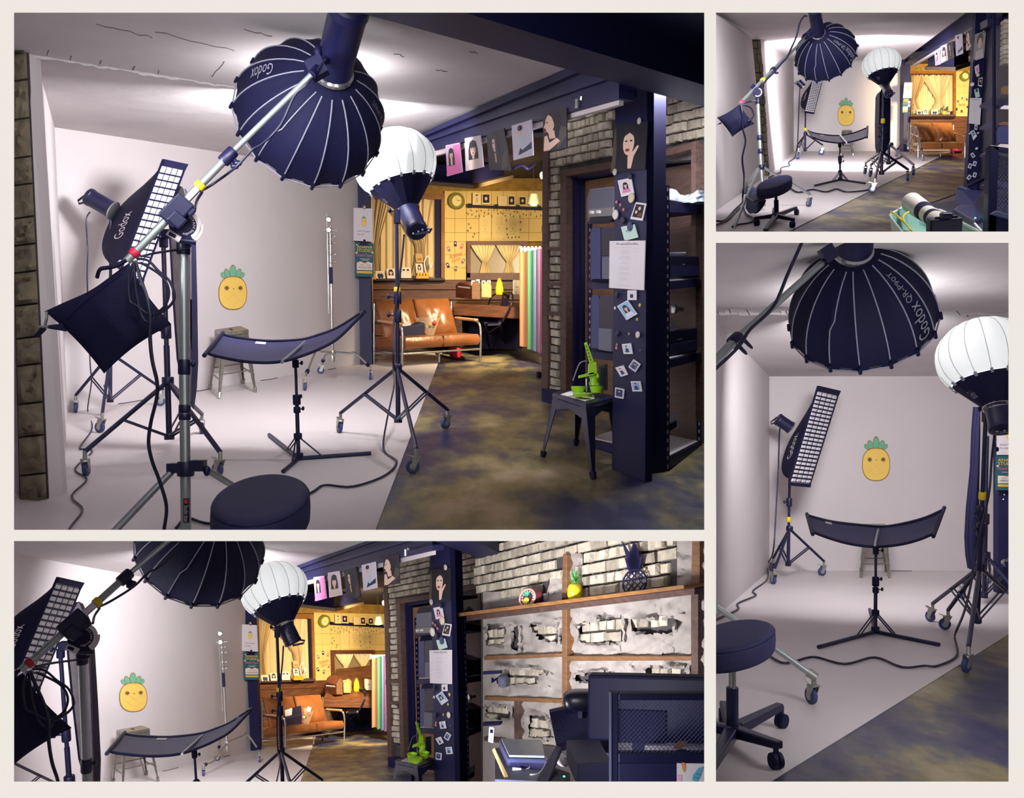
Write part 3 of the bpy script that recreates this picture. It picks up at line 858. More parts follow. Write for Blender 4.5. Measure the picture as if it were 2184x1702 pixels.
def pineapple(fn, n, mats_base, body, leaf, line, lift=0.001, face=True):
    """flat pineapple sticker shapes over fn(u, v)"""
    mb = MB(); k = [0]
    def sh(pts, mi):
        k[0] += 1
        mb.poly([fn(u, v) + n * (lift + 0.0004 * k[0]) for u, v in pts], mi)
    def leafp(cx, cy, rx, ry, an, g=1.0):
        o = []
        for i in range(14):
            a = 2 * math.pi * i / 14
            x, y = rx * g * math.cos(a), ry * g * math.sin(a)
            o.append((cx + x * math.cos(an) - y * math.sin(an), cy + (x * math.sin(an) + y * math.cos(an)) * 0.62))
        return o
    def bodyp(g): return [(.5 + .5 * g * math.copysign(abs(math.cos(a)) ** .8, math.cos(a)), .37 + .37 * (g if g == 1 else 1 - (1 - g) * .66 * 1.6) * math.copysign(abs(math.sin(a)) ** .85, math.sin(a))) for a in [2 * math.pi * i / 28 for i in range(28)]]
    for cx, cy, rx, ry, an in ((.17, .76, .08, .12, .6), (.83, .76, .08, .12, -.6), (.3, .8, .1, .18, .3), (.7, .8, .1, .18, -.3), (.5, .84, .12, .25, 0)):
        sh(leafp(cx, cy, rx, ry, an, 1.0), 2); sh(leafp(cx, cy, rx, ry, an, .86), 1)
    sh(bodyp(1.0), 2); sh(bodyp(.95), 0)
    for a, b in (((.06, .55), (.55, .7)), ((.3, .72), (.9, .55)), ((.05, .3), (.6, .55)), ((.1, .15), (.95, .45)), ((.4, .03), (.95, .25)), ((.95, .3), (.45, .55)), ((.85, .12), (.1, .5)), ((.6, .03), (.05, .35))):
        c = ((a[0] + b[0]) / 2, (a[1] + b[1]) / 2 + .04)
        sh([a, c, b, (c[0], c[1] - .008)], 3)
    if face:
        sh(ell(.27, .48, .075, .046, 14), 4); sh(ell(.75, .48, .075, .046, 14), 4); sh(ell(.51, .465, .03, .01, 10), 4)
    return mb
PINE = [flat((234, 196, 98)), flat((104, 172, 140)), flat((150, 104, 44)), flat((214, 168, 72)), flat((124, 88, 52))]

# ------------------------------------------------------------------ the studio seen in the largest view, and turned in the wide low view
def studio(c):
    def L(s): return s + ' ' + c.where
    p, fl, ht = c.P, c.fl, c.ht
    # ---------------- shell
    BW = c.plane((143, 880), (770, 775))
    struct('wall_back', MB().prism([fl(143, 880), fl(790, 771.6), BW.hit(797, 340), BW.hit(114, 262)], V((0, 0.12, 0))), PLAST, L('white back wall of the studio cove'), 'wall')
    struct('wall_left', MB().prism([fl(133, 1055), fl(145, 876), BW.hit(116, 262), p(75, 112, 5.45)], V((-0.1, 0, 0))), PLAST, L('white side wall running to the back wall'), 'wall')
    struct('wall_end', MB().prism([p(100, 1064, 5.36), p(135, 1055, 5.45), p(77, 112, 5.45), p(56, 108, 5.36)], V((0, 0.05, 0))), PLAST, L('narrow white return of the side wall'), 'wall')
    struct('wall_front', MB().prism([p(-60, 1160, 5.5), p(60, 1150, 5.5), p(40, 20, 5.5), p(-120, -20, 5.5)], V((0, 0.05, 0))), PLAST, L('white wall outside the stone strip'), 'wall')
    st = thing('wall_stone', L('rough stone strip set upright in the white wall'), 'wall', p(72, 1075, 5.33), kind='structure')
    obj('mortar_bed', MB().prism([p(42, 1085, 5.36), p(103, 1070, 5.36), p(58, 104, 5.36), p(18, 100, 5.36)], V((0, 0.02, 0))), MORTAR, st)
    rnd = random.Random(3); y = 1082
    def sx(y): return 18 + (y - 100) * 0.0265, 56 + (y - 100) * 0.0455
    while y > 112:
        h = rnd.choice((58, 70, 82, 50)); y2 = max(106, y - h)
        (a0, a1), (b0, b1) = sx(y - 2), sx(y2 + 2)
        mb = MB(); n = 5
        front = []
        def fn(u, v):
            x = (a0 + (a1 - a0) * u) * (1 - v) + (b0 + (b1 - b0) * u) * v
            yy = (y - 2) + (y2 + 4 - y) * v - (u - .5) * 6
            e = 0 if u in (0, 1) or v in (0, 1) else 1
            return p(x + e * rnd.uniform(-1.5, 1.5), yy, 5.35 - 0.06 * e * rnd.random() - 0.012)
        mb.grid(fn, 6, 7)
        obj('stone', mb, mat('khaki_stone', (128, 118, 98), 0.95, var=0.4, scale=7, bump=1.0, bscale=14), st, smooth=80)
        y = y2
    # ceiling and floor
    cl = lambda x, y, H=1.2: p(x, y, F * H / (560 - y))
    struct('ceiling', MB().prism([cl(-380, -330), cl(1760, -330), cl(1760, 105), cl(1325, 105), cl(800, 340), cl(-60, 345)], V((0, 0, 0.06))), CEIL, L('white plastered concrete ceiling with cracks'), 'ceiling')
    rg = MB(); rnd = random.Random(5)
    for k in range(26):
        t = k / 26; a = (72 + 800 * t, 118 + 133 * t * 0.94)
        q = cl(a[0], a[1]); q2 = cl(a[0] + 31, a[1] + 4.9)
        rg.tube([q, lerp(q, q2, 0.5) + Z * rnd.uniform(-.012, .0), q2], [0.004 + 0.011 * rnd.random() for _ in range(3)], 5)
    struct('trim_1', rg, CEIL, L('rough plaster joint across the ceiling'), 'trim', smooth=60)
    cr = MB()
    for x, y, dx, dy in ((205, 50, 120, 30), (330, 66, 170, 42), (450, 165, 28, -34), (100, 118, 4, -12), (150, 126, 3, -8), (212, 136, 4, -8), (283, 150, 5, -10), (337, 158, 2, -10), (520, 62, 60, 14), (840, 112, 22, 8), (930, 148, 24, 4), (1000, 108, 18, 6)):
        q = [cl(x + dx * t, y + dy * t + rnd.uniform(-2.5, 2.5)) - Z * 0.0015 for t in (0, .15, .3, .45, .6, .75, .9, 1)]
        cr.tube(q, 0.0018, 4)
    struct('trim_2', cr, mat('crack', (70, 62, 70), 0.9), L('thin dark cracks in the ceiling plaster'), 'trim')
    fr = lambda pts, up=0.0: [fl(x, y, up) for x, y in pts]
    struct('floor', MB().prism(fr([(-420, 1300), (1800, 1300), (1560, 741), (660, 741)], -0.004), V((0, 0, -0.05))), CONC, L('stained olive and navy concrete floor'), 'floor')
    struct('floor', MB().prism(fr([(-420, 1300), (731, 1300), (801, 1130), (860, 972), (943, 752), (700, 752), (400, 790), (60, 850), (-420, 1000)]), V((0, 0, -0.003))), WFLOOR, L('white painted studio floor'), 'floor')
    gp = MB()
    for x0, y0, x1, y1 in ((252, 862.5, 318, 851.5), (418, 835, 446, 830.5), (556, 812.5, 592, 806.5), (700, 788.5, 716, 786)): gp.tube([fl(x0, y0, .003), fl((x0 + x1) / 2, (y0 + y1) / 2 + .6, .003), fl(x1, y1, .003)], .005, 4)
    struct('trim_3', gp, mat('crack', (70, 62, 70), 0.9), L('dark gap along the foot of the back wall'), 'trim')
    # dark beams
    b1 = lambda x, y, H: p(x, y, F * H / (560 - y))
    a0, a1, n0, n1 = b1(770, 28, .98), b1(1217, 150, .98), b1(985, 27, .98), b1(1310, 120, .98)
    d = (a1 - a0)
    ext = lambda q, t: q + d * t
    A0, A1, N0, N1 = ext(a0, -0.6), ext(a1, 1.4), ext(n0, -0.6), ext(n1, 1.4)
    bm = MB().prism([A0, A1, N1, N0], Z * 0.5)
    struct('beam', bm, INKM, L('thick dark beam crossing the ceiling corner'), 'beam')
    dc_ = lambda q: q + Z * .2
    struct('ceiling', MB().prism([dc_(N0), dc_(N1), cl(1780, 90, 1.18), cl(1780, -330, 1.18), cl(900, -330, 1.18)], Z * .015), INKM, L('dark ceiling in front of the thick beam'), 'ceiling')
    PB = c.plane_y(1310, 5.34, 850, 9.16)
    w0, w1 = PB.hit(1330, 200), PB.hit(800, 357)
    e = (w1 - w0).normalized()
    bm = MB()
    def band(y0a, y0b, y1a, y1b, off, th):
        """strip on the beam plane between two lines given at x=1310 and x=925"""
        f = lambda ya, yb, x: ya + (yb - ya) * (1310 - x) / 385
        q = [PB.hit(x, f(a, b, x), off) for x, a, b in ((1320, y1a, y1b), (800, y1a, y1b), (800, y0a, y0b), (1320, y0a, y0b))]
        return MB().prism(q, PB.n * -th)
    bt = thing('beam', L('dark stepped header beam between studio and lounge'), 'beam', w0, kind='structure')
    for nm, bnd in (('web', band(105, 274, 205, 318, 0.0, .12)), ('flange', band(100, 272, 122, 282, 0.04, .06)), ('flange', band(150, 290, 164, 297, 0.03, .05)), ('flange', band(196, 312, 212, 320, 0.04, .1))):
        obj(nm, bnd, INKM, bt)
    rl = band(207, 322, 226, 333, 0.01, .03)
    one('curtain_rail', rl, mat('off_white_rail', (196, 186, 190), 0.6), L('pale rail fixed under the dark header beam'), 'rail')
    # photographs pinned under the beam
    pr = PB
    for q, base, shp, lab in (
        ([(954, 376), (986, 367), (980, 304), (950, 310)], (226, 190, 220), P_PINK, 'print of a long haired person in pink, first under beam'),
        ([(993, 365), (1031, 356), (1025, 288), (991, 295)], (224, 212, 222), P_LADY, 'print of a dark bobbed person in pale top on white'),
        ([(1043, 362), (1088, 364), (1075, 273), (1038, 285)], (26, 24, 40), P_DARK, 'black print with a half lit face and suit'),
        ([(1095, 342), (1137, 331), (1134, 255), (1091, 268)], (222, 214, 232), P_SIT, 'print of a seated person in pale shirt and navy trousers'),
        ([(1158, 325), (1209, 315), (1208, 230), (1158, 240)], (40, 34, 50), P_PROF, 'dark print of a face in profile with raised hand')):
        card('photo_print', L(lab), 'photograph', [pr.hit(x, y, .05) for x, y in q], base, shp, group='prints hung from the beam ' + c.where)
    cu = p(1236, 222, 5.6)
    one('clip', MB().tube([PB.hit(1232, 232, .05), PB.hit(1232, 212, .05)], .016, 10).tube([PB.hit(1240, 214, .05), PB.hit(1241, 206, .05)], .012, 8), CHROME, L('clear clip on the pale rail beside the profile print'), 'clip')
    # ---------------- pillar
    PF = c.plane((1305, 1000), (1376, 1027))
    dn = (fl(1419, 1009) - fl(1376, 1027))
    pm = MB().prism([fl(1305, 1000), fl(1376, 1027), PF.hit(1381, 60), PF.hit(1314, 60)], -PF.n * 0.05)
    pm.prism([fl(1376, 1027), fl(1376, 1027) + PF.n * -0.05, PF.hit(1381, 60) - PF.n * .05, PF.hit(1381, 60)], -PF.e * 0.002)
    struct('pillar', pm, INKM, L('flat dark steel pillar covered in prints and magnets'), 'pillar')
    sd = c.plane((1376, 1010), (1420, 1006))
    struct('pillar', MB().prism([fl(1377, 1010), fl(1419, 1006), sd.hit(1421, 40), sd.hit(1381, 40)], V((0, .1, 0))), INKD, L('black return of the steel pillar'), 'pillar')
    def pc(q, base, shp, lab, **k):
        return card('photo_print', L(lab), 'photograph', [PF.hit(x, y, .012) for x, y in q], base, shp, group='prints on the dark pillar ' + c.where, **k)
    pc([(1303, 368), (1376, 361), (1381, 258), (1312, 267)], (20, 18, 32), P_HAND, 'large dark portrait print with a hand at the chin')
    pc([(1325, 420), (1352, 413), (1346, 379), (1317, 385)], WH, p_frame(p_bust(PK, cy=.6), .1, .16, (226, 214, 226)), 'instant print of a person in pink under the portrait')
    pc([(1344, 467), (1370, 471), (1378, 434), (1356, 431)], WH, p_frame([(SK, ell(.55, .7, .14, .14)), (SK, ell(.3, .4, .13, .13)), ((120, 70, 50), [(.5, .1), (.95, .1), (.9, .4), (.6, .35)])], .1, .14, (30, 26, 40)), 'dark instant print tilted beside the round badge')
    pc([(1332, 514), (1361, 506), (1353, 478), (1324, 484)], (196, 222, 212), [((150, 190, 190), ell(.5, .62, .25, .12))], 'pale green note above the price sheet')
    pc([(1338, 640), (1357, 640), (1357, 619), (1338, 619)], WH, p_frame(P_DUO, .2, .2, (224, 222, 232)), 'small square print just under the price sheet')
    pc([(1336, 683), (1359, 670), (1338, 640), (1316, 653)], (222, 226, 236), p_frame(p_bust((224, 228, 240)), .06, .08, (150, 190, 226)), 'pale blue print turned on a corner')
    for i, (q, lab) in enumerate((([(1330, 755), (1349, 755), (1345, 732), (1326, 734)], 'small dark print upright below the magnets'), ([(1340, 783), (1355, 794), (1366, 777), (1351, 766)], 'small print stood on a corner, highest of the low cluster'), ([(1324, 804), (1339, 799), (1329, 779), (1312, 784)], 'small tilted print at mid height of the low cluster'), ([(1349, 835), (1369, 835), (1365, 813), (1345, 813)], 'small white print near the low pillar edge'), ([(1311, 847), (1329, 851), (1331, 830), (1312, 826)], 'lowest small print on the pillar'))):
        pc(q, WH, p_frame([((52, 66, 120), [(.2, 0), (.8, 0), (.7, .5), (.3, .6)]), (SK, ell(.4 + .1 * (i % 3), .7, .13, .13)), (HA, ell(.45, .82, .15, .08))], .12, .16, ((206, 216, 232), (96, 110, 140), (226, 220, 232), (150, 180, 220), (60, 66, 110))[i]), lab)
    sq = [PF.hit(x, y, .02) for x, y in ((1299, 614), (1373, 619), (1376, 513), (1300, 514))]
    tx = [((60, 56, 66), 'AnanaStudio', .2, .915, .82, .965), ((130, 126, 136), 'profile  portrait', .32, .855, .66, .868)]
    rnd = random.Random(9); v = .8
    for g in range(6):
        for i in range(rnd.choice((3, 4, 4))):
            w = rnd.uniform(.07, .17); tx.append(((120, 116, 126), rnd.choice(('studio photo', 'portrait', 'profile shot', 'print and file')), .47 - w, v - .009, .47 + w, v)); v -= .021
        tx.append(((130, 126, 136), '00', .76, v + .06, .785, v + .07)); v -= .035
    tx.append(((130, 126, 136), 'ananastudio', .3, .06, .66, .072))
    card('price_sheet', L('white price sheet fixed to the dark pillar'), 'sheet', sq, (228, 220, 228), [((180, 176, 186), rect(.1, .845, .26, .848)), ((180, 176, 186), rect(.72, .845, .92, .848))], tx)
    k = 0
    for x, y, r, col, lab in ((1364, 258, 7, (190, 182, 176), 'grey round magnet at the portrait print top'), (1312, 367, 7, (190, 182, 176), 'grey round magnet at the portrait print foot'), (1345, 376, 7, (26, 26, 50), 'black round magnet above the pink instant print'), (1348, 422, 11, (216, 200, 170), 'cream printed badge between two instant prints'), (1314, 458, 10.5, (226, 216, 214), 'white badge on the pillar edge'),
                            (1329, 470, 8, (22, 22, 46), 'black magnet above the pale green note'), (1345, 483, 10, (64, 72, 110), 'round portrait badge on the pale green note'), (1315, 431, 3.5, (214, 130, 110), 'upper of three small coral magnets'), (1323, 437, 3.5, (206, 120, 100), 'middle of three small coral magnets'), (1330, 447, 3.5, (214, 124, 116), 'lower of three small coral magnets'),
                            (1312, 517, 3, (196, 110, 90), 'red magnet at the price sheet outer corner'), (1333, 515, 3.5, (170, 80, 80), 'red magnet at the price sheet middle'), (1371, 517, 3.5, (196, 120, 100), 'red magnet at the price sheet inner corner'), (1316, 629, 6.5, (24, 24, 50), 'black magnet below the price sheet'), (1312, 657, 3.5, (226, 214, 216), 'white magnet beside the pale blue print'), (1365, 651, 4, (214, 200, 80), 'yellow magnet beside the pale blue print'), (1359, 681, 3.5, (190, 180, 70), 'olive magnet under the pale blue print'),
                            (1317, 712, 6.5, (24, 24, 50), 'black magnet in the row above the low prints'), (1342, 712, 3.5, (150, 130, 100), 'tan magnet in the row above the low prints'), (1361, 714, 7.5, (214, 206, 200), 'white magnet in the row above the low prints'), (1316, 735, 3, (196, 130, 110), 'coral magnet, upper of a pair'), (1315, 742, 3.5, (214, 130, 120), 'coral magnet, lower of a pair'), (1366, 748, 3, (60, 70, 110), 'navy magnet near the low prints')):
        q = PF.hit(x, y, .012); rr = r * (q - EYE).y / F
        if c is C: rr *= .9
        one('magnet', MB().lathe(q, PF.n, [(0, rr), (rr * .25, rr), (rr * .45, rr * .75), (rr * .5, rr * .1)], 14), flat(col, .35), L(lab), 'magnet', 'magnets on the dark pillar ' + c.where, smooth=50)
    # ---------------- brick wall with the door
    BR = c.plane_y(1160, 9.3, 1310, 8.1)
    bw = thing('wall_brick', L('old brick wall with a brown door frame'), 'wall', BR.hit(1190, 850), kind='structure')
    hole = [(1160, 226), (1730, 120), (1730, 1200), (1420, 905), (1160, 856)]
    obj('mortar_bed', MB().prism([BR.hit(1158, 300), BR.hit(1201, 300), BR.hit(1201, 856), BR.hit(1158, 852)], BR.n * -.12).prism([BR.hit(1158, 205), BR.hit(1330, 160), BR.hit(1330, 352), BR.hit(1158, 385)], BR.n * -.12).prism([BR.hit(1330, 160), BR.hit(1640, 60), BR.hit(1640, 330), BR.hit(1330, 350)], BR.n * -.12), MORTAR, bw)
    regs = [[(1166, 330), (1199, 330), (1199, 834), (1166, 834)], [(1166, 225), (1312, 190), (1312, 340), (1166, 362)], [(1420, 150), (1530, 120), (1530, 300), (1420, 322)]]
    bricks(bw, BR, (1166, 834), regs, .155, .078, d=.05, limit=230, seed=4, cell=[px_region(c, g) for g in regs])
    tm = lambda pts, off, th, m=DWOOD, nm='timber', par=bw: obj(nm, MB().prism([BR.hit(x, y, off) for x, y in pts], BR.n * -th), m, par)
    tm([(1155, 862), (1168, 864), (1168, 322), (1157, 325)], .06, .14)
    tm([(1155, 862), (1202, 868), (1202, 833), (1155, 828)], .09, .1, INKD, 'plinth')
    for y in (527, 602, 665):
        tm([(1166, y + 7), (1198, y + 8), (1198, y), (1166, y - 1)], .07, .08)
    dr = thing('door_1', L('brown timber door behind the shelf rack'), 'door', BR.hit(1250, 870), kind='structure')
    tm([(1195, 868), (1207, 872), (1207, 374), (1195, 366)], .07, .14, DWOOD, 'door_frame', dr)
    tm([(1195, 377), (1312, 358), (1312, 343), (1195, 363)], .07, .14, DWOOD, 'door_frame', dr)
    tm([(1207, 872), (1226, 876), (1226, 378), (1207, 374)], .0, .1, INKD, 'door_rebate', dr)
    tm([(1226, 876), (1240, 880), (1240, 384), (1226, 380)], -.05, .1, INKD, 'door_rebate', dr)
    tm([(1207, 386), (1312, 368), (1312, 357), (1207, 375)], -.02, .1, INKD, 'door_rebate', dr)
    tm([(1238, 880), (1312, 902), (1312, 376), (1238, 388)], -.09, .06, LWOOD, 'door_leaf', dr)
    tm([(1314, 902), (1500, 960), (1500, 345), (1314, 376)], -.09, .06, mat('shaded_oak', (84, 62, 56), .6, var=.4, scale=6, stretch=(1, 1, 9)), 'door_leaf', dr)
    tm([(1418, 333), (1475, 318), (1475, 304), (1418, 318)], .07, .1, DWOOD, 'door_frame', dr)
    tm([(1474, 900), (1484, 900), (1484, 300), (1474, 304)], .07, .1, DWOOD, 'door_frame', dr)
    kb = BR.hit(1456, 660, 0.0)
    obj('door_knob', MB().lathe(kb, BR.n, [(0, .02), (.05, .015), (.06, .035), (.09, .035), (.1, .01)], 12), CHROME, dr, smooth=50)
    # ---------------- shelf rack behind the pillar
    rk = thing('shelf_rack', L('black perforated steel shelf rack behind the pillar'), 'rack', fl(1400, 985))
    def post(x, y0, y1, Y, wpx=10):
        a, b = p(x - wpx / 2, y1, Y), p(x + wpx / 2, y1, Y); h = p(x, y0, Y) - p(x, y1, Y)
        q = obj('post', MB().prism([a, b, b + h, a + h], V((0, .02, 0))).prism([b, b + V((0, .03, 0)), b + V((0, .03, 0)) + h, b + h], V((-.003, 0, 0))), INKD, rk)
        hm = MB(); n = int(h.length / .055)
        for i in range(n):
            ctr = lerp(a, b, .5) + h * ((i + .5) / n) + V((0, -.0015, 0))
            hm.box(ctr, (b - a) * .16, V((0, .001, 0)), Z * .011)
        obj('slot', hm, mat('slot_pale', (150, 146, 160), .6), q)
    post(1258, 417, 940, 6.9); post(1424, 395, 1004, 6.08, 8); post(1491, 400, 944, 6.95, 10)
    def shelf(ya, yb, yc, th=14):
        """shelf edge heights at the three posts: column 1258, 1424 and 1491"""
        a, b, d = p(1254, ya, 6.9), p(1427, yb, 6.08), p(1496, yc, 6.95); e2 = a + d - b
        hh = Z * th * 6.5 / F
        o = obj('shelf', MB().prism([a, b, d, e2], -hh), INKM, rk)
        obj('shelf_board', MB().prism([lerp(a, d, .03) + Z * .004, b + Z * .004, lerp(d, a, .03) + Z * .004, e2 + Z * .004], Z * .008), WHITE, o)
    shelf(452, 428, 436, 22); shelf(601, 601, 596, 16); shelf(748, 768, 752, 16); shelf(936, 975, 944, 22)
    def boxt(nm, lab, cat, q, hpx, dep, m, parts=(), grp=None):
        """upright box: q = front bottom left and right pixels with depth; hpx = height in pixels; dep = depth vector"""
        (x0, y0, Y0), (x1, y1, Y1) = q
        a, b = p(x0, y0, Y0), p(x1, y1, Y1); h = Z * hpx * Y0 / F; dv = V(dep)
        t = thing(nm, L(lab), cat, (a + b) / 2, grp)
        obj('body', MB().hexa([a, b, b + dv, a + dv, a + h, b + h, b + dv + h, a + dv + h]), m, t, bevel=.006)
        f = bil([a, b, b + h, a + h]); n = (b - a).cross(h).normalized()
        if n.dot(EYE - a) < 0: n = -n
        for pn, pm_, (u0, v0, u1, v1), th in parts:
            obj(pn, MB().prism([f(u, v) for u, v in rect(u0, v0, u1, v1)], n * th), pm_, t)
        return t
    GRY = mat('grey_plastic', (92, 94, 112), .5); DGY = mat('dark_plastic', (36, 36, 74), .45); BLK = mat('black_plastic', (16, 15, 42), .4)
    boxt('speaker_amplifier', 'grey box with two round knobs on the rack top', 'box', ((1258, 463, 6.7), (1310, 460, 6.4)), 60, (.0, .3, 0), GRY, (('front_panel', mat('mid_grey', (120, 118, 118), .5), (0, 0, 1, .28), .01), ('knob', WHITE, (.14, .1, .24, .2), .03), ('knob', WHITE, (.42, .1, .52, .2), .03)))
    boxt('photo_printer', 'dark photo printer on the upper shelf, partly behind the sheet', 'printer', ((1263, 595, 6.7), (1320, 596, 6.35)), 108, (0, .3, 0), DGY, (('paper_slot', BLK, (.4, .45, .95, .95), .01), ('tray', GRY, (.62, 0, 1, .42), .05), ('side_panel', mat('navy_sheet', (44, 52, 104), .5), (0, 0, .35, 1), .006)))
    boxt('photo_printer', 'dark photo printer on the middle shelf beside the stool', 'printer', ((1264, 742, 6.7), (1318, 750, 6.35)), 112, (0, .3, 0), DGY, (('paper_slot', BLK, (.3, .4, .95, .95), .01), ('tray', GRY, (.5, 0, 1, .4), .05), ('side_panel', mat('navy_sheet', (44, 52, 104), .5), (0, 0, .3, 1), .006)))
    boxt('black_printer', 'flat black machine on the upper rack shelf', 'printer', ((1424, 596, 6.2), (1492, 592, 6.85)), 50, (-.15, .2, 0), BLK, (('front_panel', DGY, (.05, .1, .95, .55), .01), ('button', GRY, (.45, .6, .5, .66), .006)))
    boxt('black_printer', 'black machine on the middle rack shelf', 'printer', ((1424, 764, 6.2), (1487, 750, 6.8)), 56, (-.15, .2, 0), BLK, (('front_panel', DGY, (.05, .1, .95, .5), .01), ('nameplate', GRY, (.3, .62, .45, .66), .006)))
    boxt('white_box', 'pale carton on the black machine, upper rack shelf', 'box', ((1424, 546, 6.3), (1462, 545, 6.6)), 8, (-.1, .15, 0), WHITE, (('lid', SATIN, (0, .6, 1, 1), .004),))
    boxt('white_box', 'pale crumpled carton on the middle rack machine', 'box', ((1424, 708, 6.3), (1440, 707, 6.5)), 17, (-.1, .12, 0), WHITE, (('lid', SATIN, (0, .7, 1, 1), .004),))
    bag = MB(); rnd = random.Random(2)
    q0, q1 = p(1418, 434, 6.1), p(1512, 432, 6.9)
    bag.sheet(lambda u, v: lerp(q0, q1, u) + Z * (.005 + .095 * v * (1 + .25 * math.sin(u * 9))) + V((0, .12 * v, 0)) + V((0, rnd.uniform(-.012, .012), rnd.uniform(-.006, .006))), 10, 6, V((0, .1, 0)))
    one('plastic_bag', bag, mat('clear_plastic', (206, 208, 218), .25, var=.3, scale=7, rgb2=(120, 140, 160)), L('crumpled clear plastic bag on the rack top'), 'bag')
    boxt('framed_picture', 'small white frame leaning on the lowest rack shelf', 'frame', ((1416, 930, 6.3), (1447, 912, 6.5)), 22, (0, .03, .05), WHITE, (('picture', BLK, (.12, .2, .85, .85), .004),))
    # ---------------- dark stool with the button press
    stl = [p(1177, 838, 6.45), p(1250, 862, 5.95), p(1316, 846, 6.2), p(1240, 826, 6.8)]
    metal_stool(L('low dark steel stool carrying the green press'), stl, [fl(1154, 974), fl(1265, 1023), fl(1322, 990), fl(1229, 948)], mat('dark_steel', (52, 54, 84), .32, .5, var=.3, scale=9), rungs=False, apron=.24, lw=.065)
    n6 = p(1242, 845, 6.2)
    one('paper_sheet', MB().prism([p(1196, 842, 6.35), p(1249, 856, 6.05), p(1280, 848, 6.25), p(1226, 832, 6.6)], Z * .004), WHITE, L('white paper under the green press'), 'paper')
    GRN = mat('lime_plastic', (154, 206, 36), .35)
    t = thing('button_press', L('lime green hand press on the dark stool'), 'press', n6)
    Y = 6.25
    obj('base', MB().lathe(p(1243, 846, 6.15), Z, [(0, .05), (.0, .062), (.02, .066), (.025, .05)], 20), GRN, t, smooth=40)
    obj('die_cup', MB().lathe(p(1233, 838, 6.25), Z, [(0, .036), (.03, .046), (.045, .048), (.045, .04), (.02, .034)], 18), GRN, t, smooth=40)
    obj('die_cup', MB().lathe(p(1273, 838, 6.25), Z, [(0, .036), (.03, .046), (.045, .05), (.045, .042), (.02, .034)], 18), GRN, t, smooth=40)
    obj('head', MB().lathe(p(1267, 822, 6.3), Z, [(0, .034), (.02, .034), (.02, .028), (.05, .028), (.05, .036), (.075, .03), (.085, .02)], 16), GRN, t, smooth=40)
    obj('yoke', MB().prism([p(1234, 807, Y), p(1268, 800, Y), p(1268, 792, Y), p(1234, 801, Y)], V((0, .04, 0))).prism([p(1254, 801, Y), p(1274, 797, Y), p(1272, 772, Y), p(1256, 775, Y)], V((0, .05, 0))), GRN, t, bevel=.004)
    obj('lever', MB().prism([p(1258, 776, Y), p(1267, 772, Y), p(1252, 730, Y), p(1246, 731, Y)], V((0, .03, 0))), GRN, t, bevel=.004)
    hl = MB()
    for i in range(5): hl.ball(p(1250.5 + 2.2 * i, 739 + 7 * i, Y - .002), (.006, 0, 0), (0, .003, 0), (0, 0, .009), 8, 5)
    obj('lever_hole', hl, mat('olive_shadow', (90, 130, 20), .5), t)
    obj('guide_rod', MB().tube([p(1251, 835, Y), p(1251, 808, Y)], .006, 8), CHROME, t)
    wb = MB().tube(spline([p(1222, 812, 6.5), p(1236, 776, 6.5), p(1252, 770, 6.5)], 5), .005, 6)
    one('wire_hook', wb, CHROME, L('bent silver wire behind the green press'), 'hook')
    boxt('framed_picture', 'silver frame leaning behind the green press', 'frame', ((1276, 834, 6.4), (1294, 832, 6.45)), 56, (.01, .02, 0), ALU, (('picture', GRY, (.2, .12, .85, .88), .004),))
    # ---------------- lounge
    Yw = 15.0
    W = c.plane_y(790, Yw, 1165, Yw)
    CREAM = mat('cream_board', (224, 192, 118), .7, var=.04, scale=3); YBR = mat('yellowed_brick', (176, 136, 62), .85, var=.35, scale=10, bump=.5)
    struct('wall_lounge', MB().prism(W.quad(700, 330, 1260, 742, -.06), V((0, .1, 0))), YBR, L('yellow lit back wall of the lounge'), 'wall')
    pan = thing('wall_panel', L('brown plank panelling along the lounge wall'), 'wall', W.hit(950, 742), kind='structure')
    for i, (y0, y1) in enumerate(((597, 618), (619, 640), (641, 664), (665, 690), (691, 716), (717, 742))):
        obj('plank', MB().prism(W.quad(786, y0, 1200, y1 - .6), V((0, .05, 0))), WOOD, pan, bevel=.004)
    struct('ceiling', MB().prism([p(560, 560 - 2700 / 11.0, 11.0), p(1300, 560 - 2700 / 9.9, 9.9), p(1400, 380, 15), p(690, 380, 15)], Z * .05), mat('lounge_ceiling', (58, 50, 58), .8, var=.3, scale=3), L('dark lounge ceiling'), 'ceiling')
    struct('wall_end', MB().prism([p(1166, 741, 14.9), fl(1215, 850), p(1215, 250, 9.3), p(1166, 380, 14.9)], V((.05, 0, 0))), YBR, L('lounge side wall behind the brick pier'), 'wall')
    wd = thing('window_1', L('large lounge window with a brown frame'), 'window', W.hit(860, 597), kind='structure')
    def wq(x0, y0, x1, y1, off, th, m, nm, par): return obj(nm, MB().prism(W.quad(x0, y0, x1, y1, off), W.n * -th), m, par)
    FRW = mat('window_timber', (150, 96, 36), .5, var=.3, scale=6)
    fr_ = wq(786, 412, 947, 425, .1, .1, FRW, 'window_frame', wd); wq(941, 425, 948, 597, .1, .1, FRW, 'window_frame', wd); wq(928, 425, 941, 595, .05, .05, INKD, 'window_reveal', wd)
    wq(786, 593, 948, 598, .16, .16, DWOOD, 'window_sill', wd)
    wq(786, 425, 928, 593, .01, .02, mat('dull_glass', (158, 146, 140), .3), 'pane', wd)
    f = bil(W.quad(786, 425, 928, 592, .03))
    curtain(L('sheer cream curtain over the whole lounge window'), bil(W.quad(788, 426, 927, 591, .03)), 11, .05)
